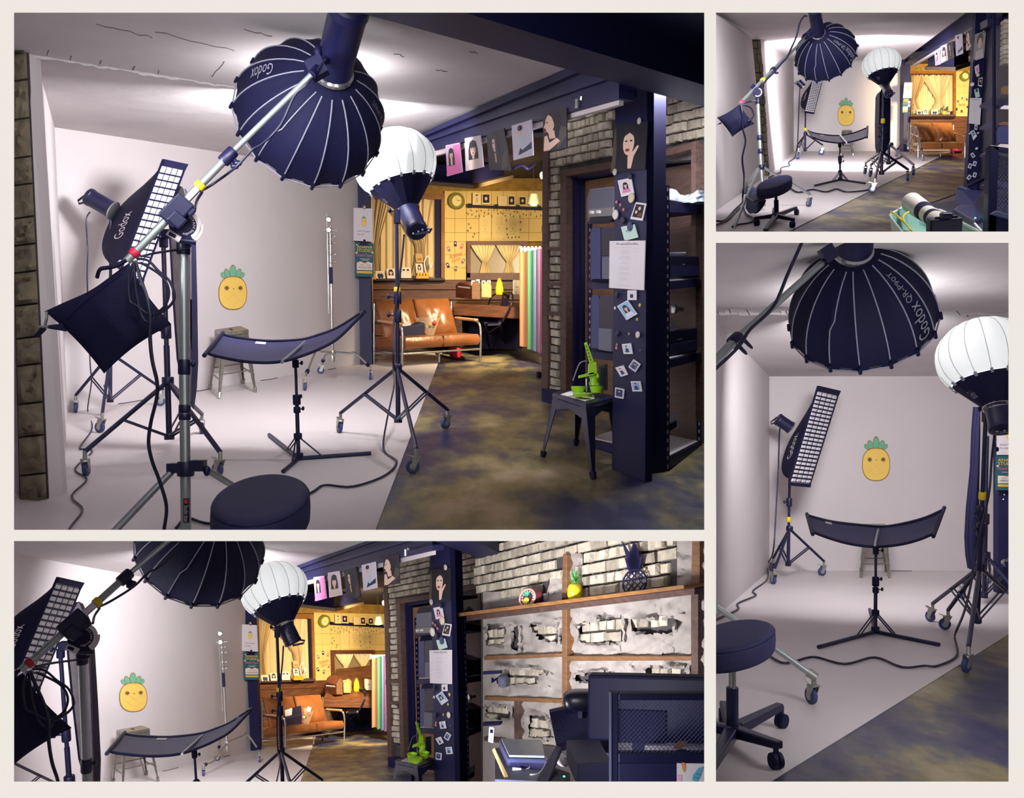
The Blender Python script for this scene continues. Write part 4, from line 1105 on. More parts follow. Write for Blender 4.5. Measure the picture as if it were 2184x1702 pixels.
    for u0, u1, ut, lab in ((0.0, .36, .08, 'tied cream curtain nearest the dark post'), (.2, .98, .8, 'tied cream curtain drawn across the window middle')):
        g = bil(W.quad(788, 426, 926, 590, .09))
        curtain(L(lab), g, 6, .06, lambda v, u0=u0, u1=u1, ut=ut: ((u0, u1) if v > .98 else (ut - .06 + (u0 - ut + .06) * abs(v - .35) ** 1.3 * 1.9 * (1 if v > .35 else .35), ut + .06 + (u1 - ut - .06) * abs(v - .35) ** 1.3 * 1.75 * (1 if v > .35 else .35))))
    sl = lambda x0, y0, x1, y1, off=.2, ln=2: [W.hit(x0, y1, off), W.hit(x1, y1, off), W.hit(x1 - ln, y0, off - .03), W.hit(x0 - ln, y0, off - .03)]
    for x0, y0, x1, y1, shp, lab in ((802, 578, 822, 594, P_DUO, 'dark twin portrait card first on the window sill'), (826, 573, 844, 594, p_bust((230, 226, 226), r=.2), 'white portrait card on the sill with long dark hair'), (856, 570, 878, 593, [(SK, ell(.3, .6, .12, .16)), (SK, ell(.7, .6, .12, .16)), (HA, ell(.3, .75, .13, .09)), (HA, ell(.7, .75, .13, .09))], 'white card with two faces on the window sill'), (888, 562, 903, 582, p_bust((200, 190, 190), r=.16), 'small portrait card standing highest on the sill')):
        card('photo_card', L(lab), 'photograph', sl(x0, y0, x1, y1), (226, 214, 196), shp, group='cards on the lounge window sill ' + c.where)
    card('photo_card', L('tan note card leaning on the window curtain'), 'card', sl(888, 541, 903, 560, .18), (196, 156, 96), [((150, 110, 60), rect(.2, .2, .8, .5))])
    yb = thing('candle_tray', L('tray of amber candle cups on the window sill'), 'tray', W.hit(902, 595, .25))
    obj('base', MB().prism(W.quad(888, 588, 914, 594, .3), W.n * -.1), mat('amber', (226, 160, 30), .4), yb)
    for i in range(4): obj('candle_cup', MB().lathe(W.hit(892 + 6.2 * i, 588, .25), Z, [(0, .012), (.03, .02), (.045, .02), (.045, .012)], 10), mat('amber_pale', (236, 190, 60), .4), yb)
    one('orange_box', MB().prism(W.quad(790, 583, 800, 596, .28), W.n * -.1), mat('orange_card', (206, 140, 30), .5), L('small orange carton at the sill end by the dark post'), 'box', bevel=.006)
    one('ribbon', MB().tube(spline([W.hit(911, 590, .2), W.hit(905, 560, .2), W.hit(914, 546, .2), W.hit(918, 572, .2), W.hit(922, 560, .2)], 5), .012, 6), WHITE, L('white ribbon bow at the window sill end'), 'ribbon')
    # cream board of tiles
    bd = thing('wall_board', L('cream tiled board on the lounge wall'), 'board', W.hit(1000, 597))
    xs = (948, 970, 995, 1021, 1048, 1074, 1101, 1128, 1158); ys = (407, 436, 466, 496, 515, 543, 571, 597)
    for i in range(8):
        for j in range(7):
            if i >= 2 and j >= 4: continue
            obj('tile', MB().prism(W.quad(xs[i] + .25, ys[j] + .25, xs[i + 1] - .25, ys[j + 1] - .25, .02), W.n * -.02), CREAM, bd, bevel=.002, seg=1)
    t = thing('wall_clock', L('round olive wall clock on the cream board'), 'clock', W.hit(974, 430))
    cc = W.hit(974, 430, .02)
    obj('rim', MB().lathe(cc, W.n, [(0, .13), (.07, .13), (.08, .12), (.08, .092), (.05, .09)], 32), mat('olive_rim', (118, 116, 44), .5), t, smooth=40)
    obj('dial', MB().lathe(cc + V((.02, 0, 0)), W.n, [(0, .09), (.055, .09)], 28), mat('dial', (236, 212, 140), .6), t)
    obj('hand', MB().prism([cc + V((.02, -.06, .0)), cc + V((.02, -.06, .008)), cc + V((.09, -.06, .0))], V((0, -.003, 0))).prism([cc + V((.018, -.06, 0)), cc + V((.026, -.06, 0)), cc + V((.0, -.06, .04))], V((0, -.003, 0))), INKD, t)
    rail = thing('picture_rail', L('narrow black picture rail on the cream board'), 'rail', W.hit(1076, 442))
    obj('ledge', MB().prism([W.hit(998, 441, .1), W.hit(1158, 447, .1), W.hit(1158, 442, .1), W.hit(998, 437, .1)], W.n * -.08), INKD, rail)
    for x in (1001, 1059, 1105, 1150): obj('bracket', MB().prism(W.quad(x - 4, 434 + (x - 998) * .032, x + 4, 441 + (x - 998) * .032, .13), W.n * -.1), INKD, rail)
    for i, (x0, y0, x1, y1, shp, bgc) in enumerate(((1008, 411, 1026, 437, [(SK, ell(.5, .72, .14, .1)), (HA, ell(.5, .8, .15, .06)), ((190, 170, 150), [(.35, .2), (.65, .2), (.6, .6), (.4, .6)])], 0), (1027.5, 412, 1046, 436, None, 1), (1062, 418, 1082, 440, [(SK, ell(.35, .62, .13, .16)), (SK, ell(.65, .62, .13, .16))], 0), (1083, 416, 1099, 440, None, 1), (1106, 418, 1123, 439, None, 1))):
        shp = shp or p_frame([(SK, ell(.5, .55, .2, .26)), (HA, [(.25, .5), (.3, .85), (.7, .85), (.75, .5), (.6, .7), (.4, .7)])], .12, .14, (30, 22, 34))
        card('photo_card', L(('pale full length card first on the picture rail', 'dark portrait card second on the picture rail', 'pale two face card third on the picture rail', 'dark portrait card fourth on the picture rail', 'dark card on the rail beside the hanging lamp')[i]), 'photograph', W.quad(x0, y0, x1, y1, .1), (232, 206, 150), shp, group='cards on the picture rail ' + c.where)
    rnd = random.Random(11)
    for x0, y0, x1, y1, lab in ((1024, 461, 1046, 508, 'paper list with a pineapple, first below the rail'), (1050, 456, 1079, 508, 'paper price list in the middle below the rail'), (1081, 456, 1107, 510, 'bordered paper list last below the rail')):
        tx = [((150, 120, 70), rnd.choice(('studio profile', 'photo menu', 'one cut')), .25, v, .75, v + .03) for v in (.85, .78, .7, .62, .54, .3, .2)]
        card('paper_list', L(lab), 'sheet', W.quad(x0, y0, x1, y1, .03), (230, 202, 132), [((214, 180, 90), ell(.5, .42, .08, .06))], tx, group='paper lists on the cream board ' + c.where)
    sm = MB()
    for x in range(998, 1154, 9):
        for yy in (450, 458): 
            q = W.hit(x + rnd.uniform(-3, 3), yy + rnd.uniform(-3, 4), .03); sm.box(q, V((.008, 0, rnd.uniform(-.006, .006))), V((0, .002, 0)), V((rnd.uniform(-.004, .004), 0, .014)))
    for x, y in [(1000, 478), (998, 492), (1004, 486), (1009, 505), (1012, 499), (1080, 470), (1081, 488), (1082, 500), (1110, 474), (1110, 490), (1084, 507), (1092, 507), (1100, 506), (1107, 506)]:
        sm.box(W.hit(x, y, .03), V((.01, 0, .004)), V((0, .002, 0)), V((-.004, 0, .013)))
    one('sticker_scatter', sm, mat('sticker', (110, 96, 60), .7), L('tiny plant stickers scattered round the paper lists'), 'stickers', kind='stuff')
    for i, (x, y, a, cl_) in enumerate(((971, 520, .0, HA), (957, 531, -.3, (150, 110, 70)), (985, 525, .35, (190, 110, 80)), (988, 557, .6, (140, 110, 80)), (955, 566, -.4, HA), (972, 573, .2, (120, 84, 50)))):
        h = 7; w = 5
        q = [W.hit(x + dx * math.cos(a) - dy * math.sin(a), y + dx * math.sin(a) + dy * math.cos(a), .03) for dx, dy in ((-w, h), (w, h), (w, -h), (-w, -h))]
        card('photo_card', L('tiny ring photo on the cream board, ' + ('topmost', 'beside the top one', 'with red tone', 'far side middle', 'black, low', 'lowest brown')[i]), 'photograph', q, (214, 190, 150), [(cl_, rect(.2, .1, .8, .9)), (SK, ell(.5, .6, .18, .15))], group='ring of small photos ' + c.where)
    rt = MB(); q = W.quad(958, 540, 986, 560, .026); g = bil([q[0] + Z * -.02, q[1] + Z * .05, q[2] + Z * .05, q[3] - Z * .02])
    text(rt, 'Ananas', sub(g, 0, .45, 1, 1)); text(rt, 'Studio', sub(g, .2, 0, .9, .4))
    one('wall_lettering', rt, flat((206, 96, 70)), L('red handwritten words amid the ring of small photos'), 'lettering')
    # second window
    w2 = thing('window_2', L('small lounge window with tied net curtains'), 'window', W.hit(1060, 592), kind='structure')
    for x0, y0, x1, y1 in ((996, 514, 1125, 522), (996, 522, 1003, 592), (1116, 522, 1125, 592), (996, 582, 1125, 597)):
        wq(x0, y0, x1, y1, .09, .09, mat('red_brown_timber', (110, 62, 44), .5, var=.3), 'window_frame', w2)
    wq(1003, 522, 1116, 583, .0, .02, mat('dusk_glass', (150, 128, 96), .3), 'pane', w2)
    for x0, x1, xt, lab in ((1003, 1057, 1034, 'tied net curtain of the small window, nearest the board'), (1057, 1112, 1086, 'tied net curtain of small window, nearest the paper rolls')):
        g = bil(W.quad(x0, 523, x1, 583, .04)); ut = (xt - x0) / (x1 - x0)
        curtain(L(lab), g, 7, .04, lambda v, ut=ut: (ut - .1 - (ut - .1) * max(0, (v - .42) / .58) ** .8 - .12 * max(0, .42 - v) * 2.2, ut + .1 + (.9 - ut) * max(0, (v - .42) / .58) ** .8 + .12 * max(0, .42 - v) * 2.2), m=mat('net_curtain', (240, 222, 178), .9))
    # desk with its boxes
    dk = thing('writing_desk', L('brown wall desk under the small window'), 'desk', fl(1040, 748))
    a, b = p(968, 648, 13.6), p(1113, 656, 13.2)
    obj('desk_top', MB().prism([a, b, b + V((0, 1.6, .23)), a + V((0, 1.3, .19))], Z * -.16), WOOD, dk)
    obj('desk_side', MB().prism([p(968, 648, 13.65), p(985, 654, 13.6), p(985, 745, 13.6), p(968, 744, 13.65)], V((0, .8, .1))), DWOOD, dk)
    obj('desk_back', MB().prism([p(985, 654, 14.4), p(1113, 656, 14.2), p(1113, 745, 14.2), p(985, 744, 14.4)], V((0, .05, 0))), INKD, dk)
    bx = thing('letter_box', L('brown wooden letter box on the desk end'), 'box', p(987, 636, 13.7))
    obj('body', MB().prism([p(972, 634, 13.9), p(1005, 638, 13.5), p(1005, 610, 13.5), p(994, 600, 13.7), p(980, 602, 13.8), p(972, 608, 13.9)], V((0, .3, .04))), mat('red_wood', (120, 60, 44), .5, var=.3), bx)
    obj('slot', MB().prism([p(977, 613, 13.75), p(1003, 616, 13.45), p(1003, 613, 13.45), p(977, 610, 13.75)], V((0, -.02, 0))), WHITE, bx)
    for i, (x0, x1, y0, y1, m, lab) in enumerate(((1006, 1024, 600, 638, LWOOD, 'rounded wooden card stand on the desk'), (1027, 1048, 602, 634, mat('tan_card', (196, 150, 100), .6), 'tan photo stand beside the yellow bottle'))):
        o = [p(x0, y1, 13.5), p(x1, y1 + 1, 13.5), p(x1, y0 + 7, 13.5), p((x0 + x1) / 2 + 3, y0, 13.5), p((x0 + x1) / 2 - 3, y0, 13.5), p(x0, y0 + 7, 13.5)]
        one('card_stand', MB().prism(o, V((0, .12, .02))), m, L(lab), 'stand', bevel=.006)
    for i, (x, y) in enumerate(((1009, 604), (1019, 602), (1031, 604), (1042, 604))):
        q = [p(x - 4, y + 5, 13.65), p(x + 4, y + 5, 13.65), p(x + 4.5, y - 6, 13.65), p(x - 3.5, y - 6, 13.65)]
        card('photo_card', L('white card in desk stand, ' + ('first from the letter box', 'second from the letter box', 'third from the letter box', 'fourth from the letter box')[i]), 'card', q, (236, 222, 200), [(HA, ell(.5, .5, .2, .25))], group='cards in the desk stands ' + c.where)
    t = thing('juice_bottle', L('yellow pineapple shaped bottle on the desk'), 'bottle', p(1065, 630, 13.6))
    obj('body', MB().lathe(p(1065, 630, 13.6), Z, [(0, .045), (.01, .055), (.06, .06), (.12, .056), (.15, .045)], 16), mat('lemon', (236, 206, 30), .4), t, smooth=50)
    obj('cap', MB().lathe(p(1065, 630, 13.6) + Z * .15, Z, [(0, .05), (.03, .046), (.06, .03), (.09, .02), (.1, .008)], 12), mat('lemon', (236, 206, 30), .4), t, smooth=50)
    card('paper_box', L('white paper block standing on the desk end'), 'paper', [p(1094, 628, 13.4), p(1111, 629, 13.4), p(1111, 598, 13.4), p(1094, 597, 13.4)], (236, 222, 196), [((150, 140, 110), rect(.3, .5, .7, .56))], th=.05)
    ch = thing('metal_chair', L('black metal cafe chair at the desk'), 'chair', fl(1063, 752))
    Yc = 13.3
    BM = mat('black_enamel', (22, 21, 46), .3, .3)
    obj('seat', MB().prism([p(1024, 686, 13.5), p(1040, 691, 13.2), p(1068, 690, 13.2), p(1073, 683, 13.6), p(1050, 679, 13.9), p(1030, 680, 13.8)], Z * -.03), BM, ch, bevel=.006)
    obj('back_frame', MB().tube(spline([p(1033, 684, 13.5), p(1040, 655, 13.6), p(1047, 636, 13.7), p(1060, 626, 13.7), p(1086, 624, 13.4), p(1093, 630, 13.3), p(1090, 650, 13.2), p(1072, 686, 13.2)], 5), .013, 8), BM, ch, smooth=50)
    obj('back_splat', MB().prism([p(1062, 688, 13.35), p(1076, 686, 13.25), p(1088, 627, 13.5), p(1072, 626, 13.6)], V((0, .01, 0))), BM, ch)
    for a_, b_ in (((1036, 690, 13.3), (1046, 750)), ((1066, 689, 13.2), (1083, 745)), ((1072, 684, 13.5), (1078, 738)), ((1030, 684, 13.7), (1026, 741))):
        obj('leg', MB().tube([p(*a_), lerp(p(*a_), fl(*b_), .5) + V((-.015, 0, 0)), fl(*b_)], [.022, .018, .012], 8), BM, ch, smooth=50)
    obj('apron_arch', MB().tube(spline([p(1035, 694, 13.25), p(1043, 708, 13.3), p(1056, 700, 13.25), p(1068, 694, 13.2)], 4), .008, 6), BM, ch)
    # hanging paper backdrops
    hp = thing('backdrop_hanger', L('clear clip bar holding the coloured paper rolls'), 'hanger', p(1132, 534, 13.0))
    obj('bar', MB().prism([p(1107, 536, 13), p(1158, 536, 12.6), p(1158, 528, 12.6), p(1107, 528, 13)], V((0, .05, 0))), WHITE, hp)
    for i in range(6): obj('clip', MB().prism([p(1109 + 8 * i, 538, 12.95 - .06 * i), p(1113 + 8 * i, 538, 12.95 - .06 * i), p(1113 + 8 * i, 526, 12.95 - .06 * i), p(1109 + 8 * i, 526, 12.95 - .06 * i)], V((0, -.03, 0))), SATIN, hp)
    for x0, x1, yb_, col, lab in ((1108, 1126, 738, (204, 146, 108), 'peach'), (1124, 1140, 744, (78, 150, 118), 'green'), (1137, 1149, 748, (112, 124, 182), 'blue'), (1146, 1158, 752, (132, 84, 122), 'plum')):
        a, b = p(x0, yb_, 12.9 - (x0 - 1108) * .012), p(x1, yb_ + 2, 12.9 - (x1 - 1108) * .012)
        h = Z * (yb_ - 537) * 12.9 / F
        n = MB().sheet(lambda u, v: lerp(a, b, u) + h * v + V((0, .05 * math.sin(u * 3.1) ** 2, 0)), 8, 3, V((0, .02, 0)))
        one('paper_backdrop', n, flat(col, .8), L('hanging %s paper backdrop beside the brick pier' % lab), 'backdrop', 'coloured paper backdrops ' + c.where, smooth=50)
    # pendant lamp and air conditioner
    t = thing('pendant_lamp', L('grey green pendant lamp in the lounge'), 'lamp', p(1138, 437, 12.6))
    obj('lamp_shade', MB().lathe(p(1138, 437, 12.6), Z, [(0, .082), (.004, .085), (.14, .055), (.15, .03)], 20, cap=False), mat('grey_green_shade', (116, 126, 110), .5), t, smooth=40)
    obj('bulb', MB().ball(p(1138, 436, 12.6), (.05, 0, 0), (0, .05, 0), (0, 0, .02)), mat('warm_glow', (255, 226, 150), .5, emit=3), t)
    obj('cord', MB().tube([p(1138, 414, 12.6), p(1138, 340, 12.6)], .004, 5), INKD, t)
    t = thing('ceiling_bulb', L('small lit bulb by the brick pier top'), 'lamp', p(1156, 374, 12.4))
    obj('bulb', MB().ball(p(1156, 374, 12.4), (.03, 0, 0), (0, .03, 0), (0, 0, .05)), mat('warm_glow', (255, 226, 150), .5, emit=3), t)
    obj('holder', MB().tube([p(1156, 368, 12.4), p(1156, 345, 12.4)], .016, 8), INKD, t)
    t = thing('air_conditioner', L('ceiling cassette air conditioner in the lounge'), 'air conditioner', p(1000, 390, 13.0))
    pa = [p(898, 393, 12.0), p(1010, 403, 11.4), p(1095, 381, 13.2), p(955, 373, 14.0)]
    obj('panel', MB().prism(pa, Z * .05), mat('taupe_panel', (110, 92, 70), .6), t)
    obj('cassette_body', MB().prism([lerp(sum(pa, V()) / 4, q, .8) + Z * .05 for q in pa], Z * .2), INKD, t)
    c0 = sum(pa, V()) / 4; g = bil([lerp(c0, q, .62) - Z * .006 for q in pa])
    obj('grille', MB().prism([g(0, 0), g(1, 0), g(1, 1), g(0, 1)], Z * .005), INKD, t)
    gm = MB()
    for i in range(11): gm.tube([g(i / 10, 0), g(i / 10, 1)], .004, 4); gm.tube([g(0, i / 10), g(1, i / 10)], .004, 4)
    obj('grille_lattice', gm, mat('grille_grey', (80, 78, 96), .5), t)
    if c is A:
        one('cable_tray', MB().tube(spline([p(1095, 360, 11.5), p(1112, 352, 11.6), p(1126, 360, 11.7), p(1140, 350, 11.6)], 5), .02, 6), INKD, L('bundle of dark pipes under the lounge ceiling'), 'pipes', smooth=50)
    # ---------------- dark post with the signs
    Yp = 12.4
    struct('pillar', MB().prism([p(768, 560 + 2700 / Yp, Yp), p(793, 560 + 2700 / Yp, Yp), p(786, 330, Yp), p(762, 330, Yp)], V((0, .14, .02))).box(p(773, 602, Yp), V((.006, 0, 0)), V((0, .002, 0)), Z * .006, 0), INKM, L('dark steel post at the lounge corner'), 'pillar')
    G1 = [p(x, y, 12.32) for x, y in ((754, 513), (795, 516), (794, 445), (754, 443))]
    cd = card('paper_sign', L('white sign with a yellow pineapple on the dark post'), 'sign', G1, (214, 204, 210), [], [((50, 46, 56), 'Anana+Pineapple', .2, .27, .84, .33), ((50, 46, 56), 'but...why?', .2, .17, .56, .23)])
    g = bil(G1); nn = ray(G1[0])[2] * -1
    pm_ = pineapple(lambda u, v: g(.42 + .26 * u, .46 + .32 * v), nn, None, None, None, None, .004)
    obj('pineapple_print', pm_, PINE, cd)
    one('magnet', MB().ball(p(777, 441, 12.3), (.03, 0, 0), (0, .015, 0), (0, 0, .03)), GUN, L('grey magnet above the white pineapple sign'), 'magnet', smooth=60)
    G2 = [p(x, y, 12.31) for x, y in ((757, 590), (797, 591), (797, 519), (757, 517))]
    card('studio_poster', L('dark green opening poster under the white sign'), 'poster', G2, (28, 84, 92),
         [((222, 206, 196), rect(.1, .2, .93, .42)), ((222, 206, 196), ell(.3, .42, .1, .03)), ((222, 206, 196), ell(.7, .42, .1, .03)), ((206, 170, 70), rect(.1, .1, .93, .17)), ((214, 90, 100), rect(.42, .4, .64, .43)), ((226, 190, 190), ell(.08, .7, .05, .03, 8)), ((226, 190, 190), ell(.94, .72, .05, .03, 8)), ((230, 220, 200), ell(.1, .93, .04, .02, 8)), ((226, 226, 220), rect(.38, .485, .7, .495))],
         [((236, 190, 40), 'ANANA', .1, .84, .94, .92), ((236, 190, 40), 'STUDIO', .1, .73, .94, .82), ((232, 90, 130), 'Grand Open', .1, .57, .92, .68), ((222, 220, 210), 'ANANASTUDIO', .28, .51, .8, .54), ((40, 44, 54), '010  1234', .3, .33, .8, .37), ((40, 44, 54), '000.0000.0000', .2, .25, .88, .3)])
    one('bulldog_clip', MB().prism([p(767, 524, 12.3), p(787, 524, 12.3), p(785, 517, 12.3), p(769, 517, 12.3)], V((0, -.02, 0))).tube([p(777, 518, 12.29), p(777, 511, 12.29)], .015, 8), INKD, L('black clip holding the green poster'), 'clip')
    # ---------------- sofa with things on it
    FL, FR_, BL = fl(861, 783), fl(1021, 771), fl(801, 776)
    sofa(L('tan leather sofa with chrome tube frame'), FL, FR_, FR_ + BL - FL, BL)
    BLK2 = mat('black_box', (32, 32, 58), .5)
    a, b, d2 = p(860, 720, 12.4), p(906, 716, 12.5), V((-.08, .3, .045))
    t = thing('camera_case', L('black open case on the sofa seat'), 'case', (a + b) / 2)
    h = Z * .17
    obj('body', MB().hexa([a, b, b + d2, a + d2, a + h * .8, b + h, b + d2 + h * 1.1, a + d2 + h * .9]), BLK2, t, bevel=.01)
    obj('white_insert', MB().prism([a + h * .86 + d2 * .2, a + h * .86 + (b - a) * .4 + d2 * .2, a + h * .97 + (b - a) * .45 + d2 * .8, a + h * .97 + d2 * .8], Z * .02), WHITE, t)
    t = thing('flower_bag', L('bouquet wrapped in clear film on the sofa'), 'bouquet', p(910, 716, 12.7))
    rnd = random.Random(8)
    obj('wrap', MB().grid(lambda u, v: p(911, 716, 12.7) + V(((.08 + .08 * v) * math.cos(u * 6.283) * (1 + .12 * math.sin(u * 40)), (.08 + .06 * v) * math.sin(u * 6.283), .24 * v)), 20, 4), mat('cellophane', (210, 190, 160), .2, alpha=.55), t, smooth=40)
    for i, cl_ in enumerate(((214, 80, 90), (226, 130, 130), (232, 206, 180), (190, 60, 70), (96, 120, 60), (236, 190, 150), (84, 110, 56), (230, 220, 200))):
        obj('flower', MB().ball(p(898 + 28 * rnd.random(), 684 + 26 * rnd.random(), 12.62), (.035, 0, 0), (0, .03, 0), (0, 0, .03), 10, 7), flat(cl_), t, smooth=60)
    card('gift_tag', L('white card stuck in the wrapped bouquet'), 'card', [p(919, 680, 12.6), p(930, 684, 12.6), p(934, 671, 12.6), p(924, 667, 12.6)], (230, 220, 214), [((180, 160, 160), rect(.3, .4, .7, .5))])
    if c is A:
        one('red_basket', MB().lathe(fl(971, 764), Z, [(0, .06), (.01, .075), (.13, .095), (.14, .09)], 16), RED, L('red bucket under the tan sofa'), 'bucket', smooth=40)
        cable(L('black cable bundle on the floor before the sofa'), [fl(x, y, .012) for x, y in ((928, 752), (946, 750), (962, 756), (990, 765), (978, 768), (950, 762), (930, 756))], .014)
    # ---------------- pineapple sticker
    g = bil(BW.quad(465, 564, 526, 661)); 
    one('pineapple_sticker', pineapple(g, BW.n, None, None, None, None, .003), PINE, L('cheerful yellow pineapple sticker on the white back wall'), 'sticker')
    # ---------------- studio gear, far to near
    metal_stool(L('tall gunmetal steel stool against the white back wall'), [p(457, 703, 9.85), p(471, 711, 9.5), p(531, 703, 9.75), p(512, 695, 10.15)], [fl(446, 831), fl(466, 851), fl(547, 837), fl(521, 818)], GUN)
    c_stand(L('chrome grip stand by the dark corner post'), fl(709, 815), p(704, 482, 10.6), [fl(650, 833), fl(684, 797), fl(790, 810)], p(709, 757, 10.6))
    # strip softbox and stand
    rolling_stand(L('black castor stand under the strip softbox'), fl(235, 888), p(236, 470, 8.2), [fl(161, 880), fl(213, 923), fl(342, 866)], p(236, 752, 8.2), p(235, 854, 8.2), yaws=(.5, 1.2, 2.0))
    Ys = 8.0
    q = [p(252, 591, 7.75), p(301, 599, 8.0), p(394, 352, 8.3), p(347, 342, 8.05)]
    stripbox(L('black strip softbox with white honeycomb front'), q, (p(224, 492, 8.25) - p(323, 470, 8.03)), (p(241, 449, 8.2), p(187, 418, 8.2) - p(241, 449, 8.2)), (p(187, 418, 8.2) - p(241, 449, 8.2)).length, .078, [('Godox', .35, .62, .36, .6)])
    cable(L('thin black cable from the strip light to the floor'), [p(192, 452, 8.1), p(184, 470, 8.1), p(187, 530, 8.1), p(186, 600, 8.1), p(192, 770, 8.0), p(195, 815, 7.9), fl(187, 876, .01), fl(197, 915, .01), fl(170, 957, .01), fl(188, 960, .01), fl(196, 968, .01), fl(160, 1003, .01), fl(185, 1026, .01), fl(153, 1061, .01), fl(176, 1090, .01), fl(150, 1129, .01), fl(136, 1160, .01)])
    # folded reflector hung on the second stand
    t = thing('folded_softbox', L('tall folded softbox hanging on the middle stand'), 'softbox', fl(392, 975))
    Yf = 6.75
    L1 = [p(x, y, Yf) for x, y in ((385, 397), (370, 425), (363, 512), (370, 638), (379, 765), (392, 830), (402, 855))]
    M1 = [p(x, y, Yf - .02) for x, y in ((390, 400), (402, 440), (405, 512), (406, 638), (406, 765), (405, 830), (404, 856))]
    R1 = [p(x, y, Yf + .12) for x, y in ((394, 402), (410, 448), (415, 512), (418, 640), (420, 775), (417, 830), (411, 872))]
    def band2(a, b): return lambda u, v: lerp(spl(a, u), spl(b, u), v)
    def spl(cv, u):
        k = u * (len(cv) - 1); i = min(int(k), len(cv) - 2); return lerp(cv[i], cv[i + 1], k - i)
    obj('grey_lining', MB().sheet(band2(L1, M1), 18, 4, V((0, .03, 0))), mat('grey_mesh', (136, 128, 136), .7, var=.15, scale=20), t, smooth=40)
    obj('black_back', MB().sheet(band2(M1, R1), 18, 3, V((0, .03, 0))), NAVY, t, smooth=40)
    obj('edge_binding', MB().tube(L1, .008, 6), INKD, t)
    rolling_stand(L('tall black castor stand in the middle of the gear'), fl(361, 985), p(348, 500, 6.35), [fl(184, 1015), fl(464, 1017), fl(430, 925)], p(358, 812, 6.35), p(361, 931, 6.35), yaws=(.1, 1.0, .4), joints=(.52,), r=.02)
    hd = MB().box(p(358, 499, 6.3), V((.036, 0, 0)), V((0, .03, 0)), Z * .028)
    knob(hd, p(346, 508, 6.3), (-1, -.3, .1), .05, .01); ring(hd, p(349, 518, 6.35), Z, .03, .06)
    one('stand_head', hd, INKD, L('black swivel head on the middle castor stand'), 'bracket')
    # reflector
    reflector(L('curved black reflector panel low on its own stand'),
              [p(x, y, Y) for x, y, Y in ((440, 753, 6.1), (462, 761, 6.08), (519, 772, 6.05), (566, 775, 6.03), (603, 772, 6.02), (636, 763, 6.05), (678, 747, 6.1), (723, 721, 6.2), (777, 666, 6.35))],
              [p(x, y, Y) for x, y, Y in ((472, 714, 6.8), (502, 721, 6.78), (561, 728, 6.75), (608, 728, 6.72), (650, 724, 6.72), (684, 714, 6.72), (714, 703, 6.72), (745, 685, 6.7), (770, 668, 6.6))],
              p(630, 766, 6.38), fl(637, 982), [fl(791, 971), fl(574, 931), fl(604, 1010)], barpts=(p(601, 777, 5.98), p(655, 729, 6.75)))
    # lantern
    cen = p(843, 350, 7.3); r_, u_, f_ = ray(cen)
    t, base = lantern(L('glowing white lantern softbox on a tall stand'), cen, r_ * -.26 + u_ * .9 + f_ * .32, .318, None, px=(815, 418))
    strobe(t, base, (p(890, 494, 7.05) - base), (p(890, 494, 7.05) - base).length * 1.0, .083, words='Godox')
    rolling_stand(L('black castor stand under the glowing lantern'), fl(849, 944), p(846, 462, 7.05), [fl(724, 923), fl(950, 915), fl(880, 1010)], p(847, 783, 7.05), p(849, 896, 7.05), yaws=(.5, 2.4, 1.9), tape=.635, joints=(.6, .51), r=.0185)
    hd = MB().box(p(847, 462, 7.0), V((.022, 0, 0)), V((0, .025, 0)), Z * .05); knob(hd, p(842, 452, 7.0), (-1, -.2, .3), .04, .009)
    one('stand_head', hd, INKD, L('black swivel head holding the lantern light'), 'bracket')
    cable(L('black cable trailing from the lantern light over the floor'), [p(862, 500, 6.95), p(858, 545, 6.95), p(851, 602, 6.95), p(840, 690, 6.95), p(839, 782, 6.9), fl(840, 900, .3), fl(825, 930, .12), fl(818, 962, .012), fl(846, 988, .012), fl(821, 1018, .012), fl(752, 1042, .012), fl(692, 1039, .012), fl(662, 1056, .012), fl(560, 1100, .012), fl(455, 1122, .012), fl(400, 1110, .012), fl(376, 1131, .012)], .008)
    # boom stand, sandbag, octabox
    t = thing('boom_stand', L('tall satin aluminium boom stand in front'), 'light stand', p(397, 1136, 4.45))
    Yb = 4.45
    ax = Z
    obj('column', MB().tube([p(397, 1150, Yb), p(393, 800, Yb)], .024, 16).tube([p(393, 800, Yb), p(391, 505, Yb)], .021, 16), ALU, t, smooth=50)
    for x_, y_, r_, h_ in ((391, 525, .032, .08), (393, 783, .029, .072), (394, 872, .028, .04), (394, 889, .028, .03)):
        cm = ring(MB(), p(x_, y_, Yb), ax, r_, h_, 16)
        if y_ == 783: knob(cm, p(405, 778, Yb), (1, -.4, .2), .02, .008)
        obj('joint_sleeve', cm, INK, t, smooth=50)
    cm = ring(MB(), p(396, 1000, Yb), ax, .04, .07, 16)
    cm.box(p(373, 998, Yb), V((.03, 0, 0)), V((0, .03, 0)), Z * .022).box(p(423, 993, Yb), V((.032, 0, 0)), V((0, .03, 0)), Z * .026)
    knob(cm, p(430, 1000, Yb), (1, -.3, -.3), .03, .012)
    obj('leg_collar', cm, INK, t, smooth=50)
    for a_, b_ in (((370, 1002, Yb), (226, 1152, Yb - .3)), ((432, 996, Yb), (560, 1075, Yb + .5)), ((400, 1012, Yb + .03), (392, 1148, Yb + .6))):
        obj('leg', MB().tube([p(*a_), p(*b_)], .0165, 10), ALU, t, smooth=50)
    stc = card('brand_sticker', '', '', [p(391, 1115, Yb - .027), p(403, 1115, Yb - .027), p(403, 1063, Yb - .027), p(391, 1063, Yb - .027)], (24, 22, 44), [((206, 56, 56), ell(.5, .87, .38, .1))], parent=t)
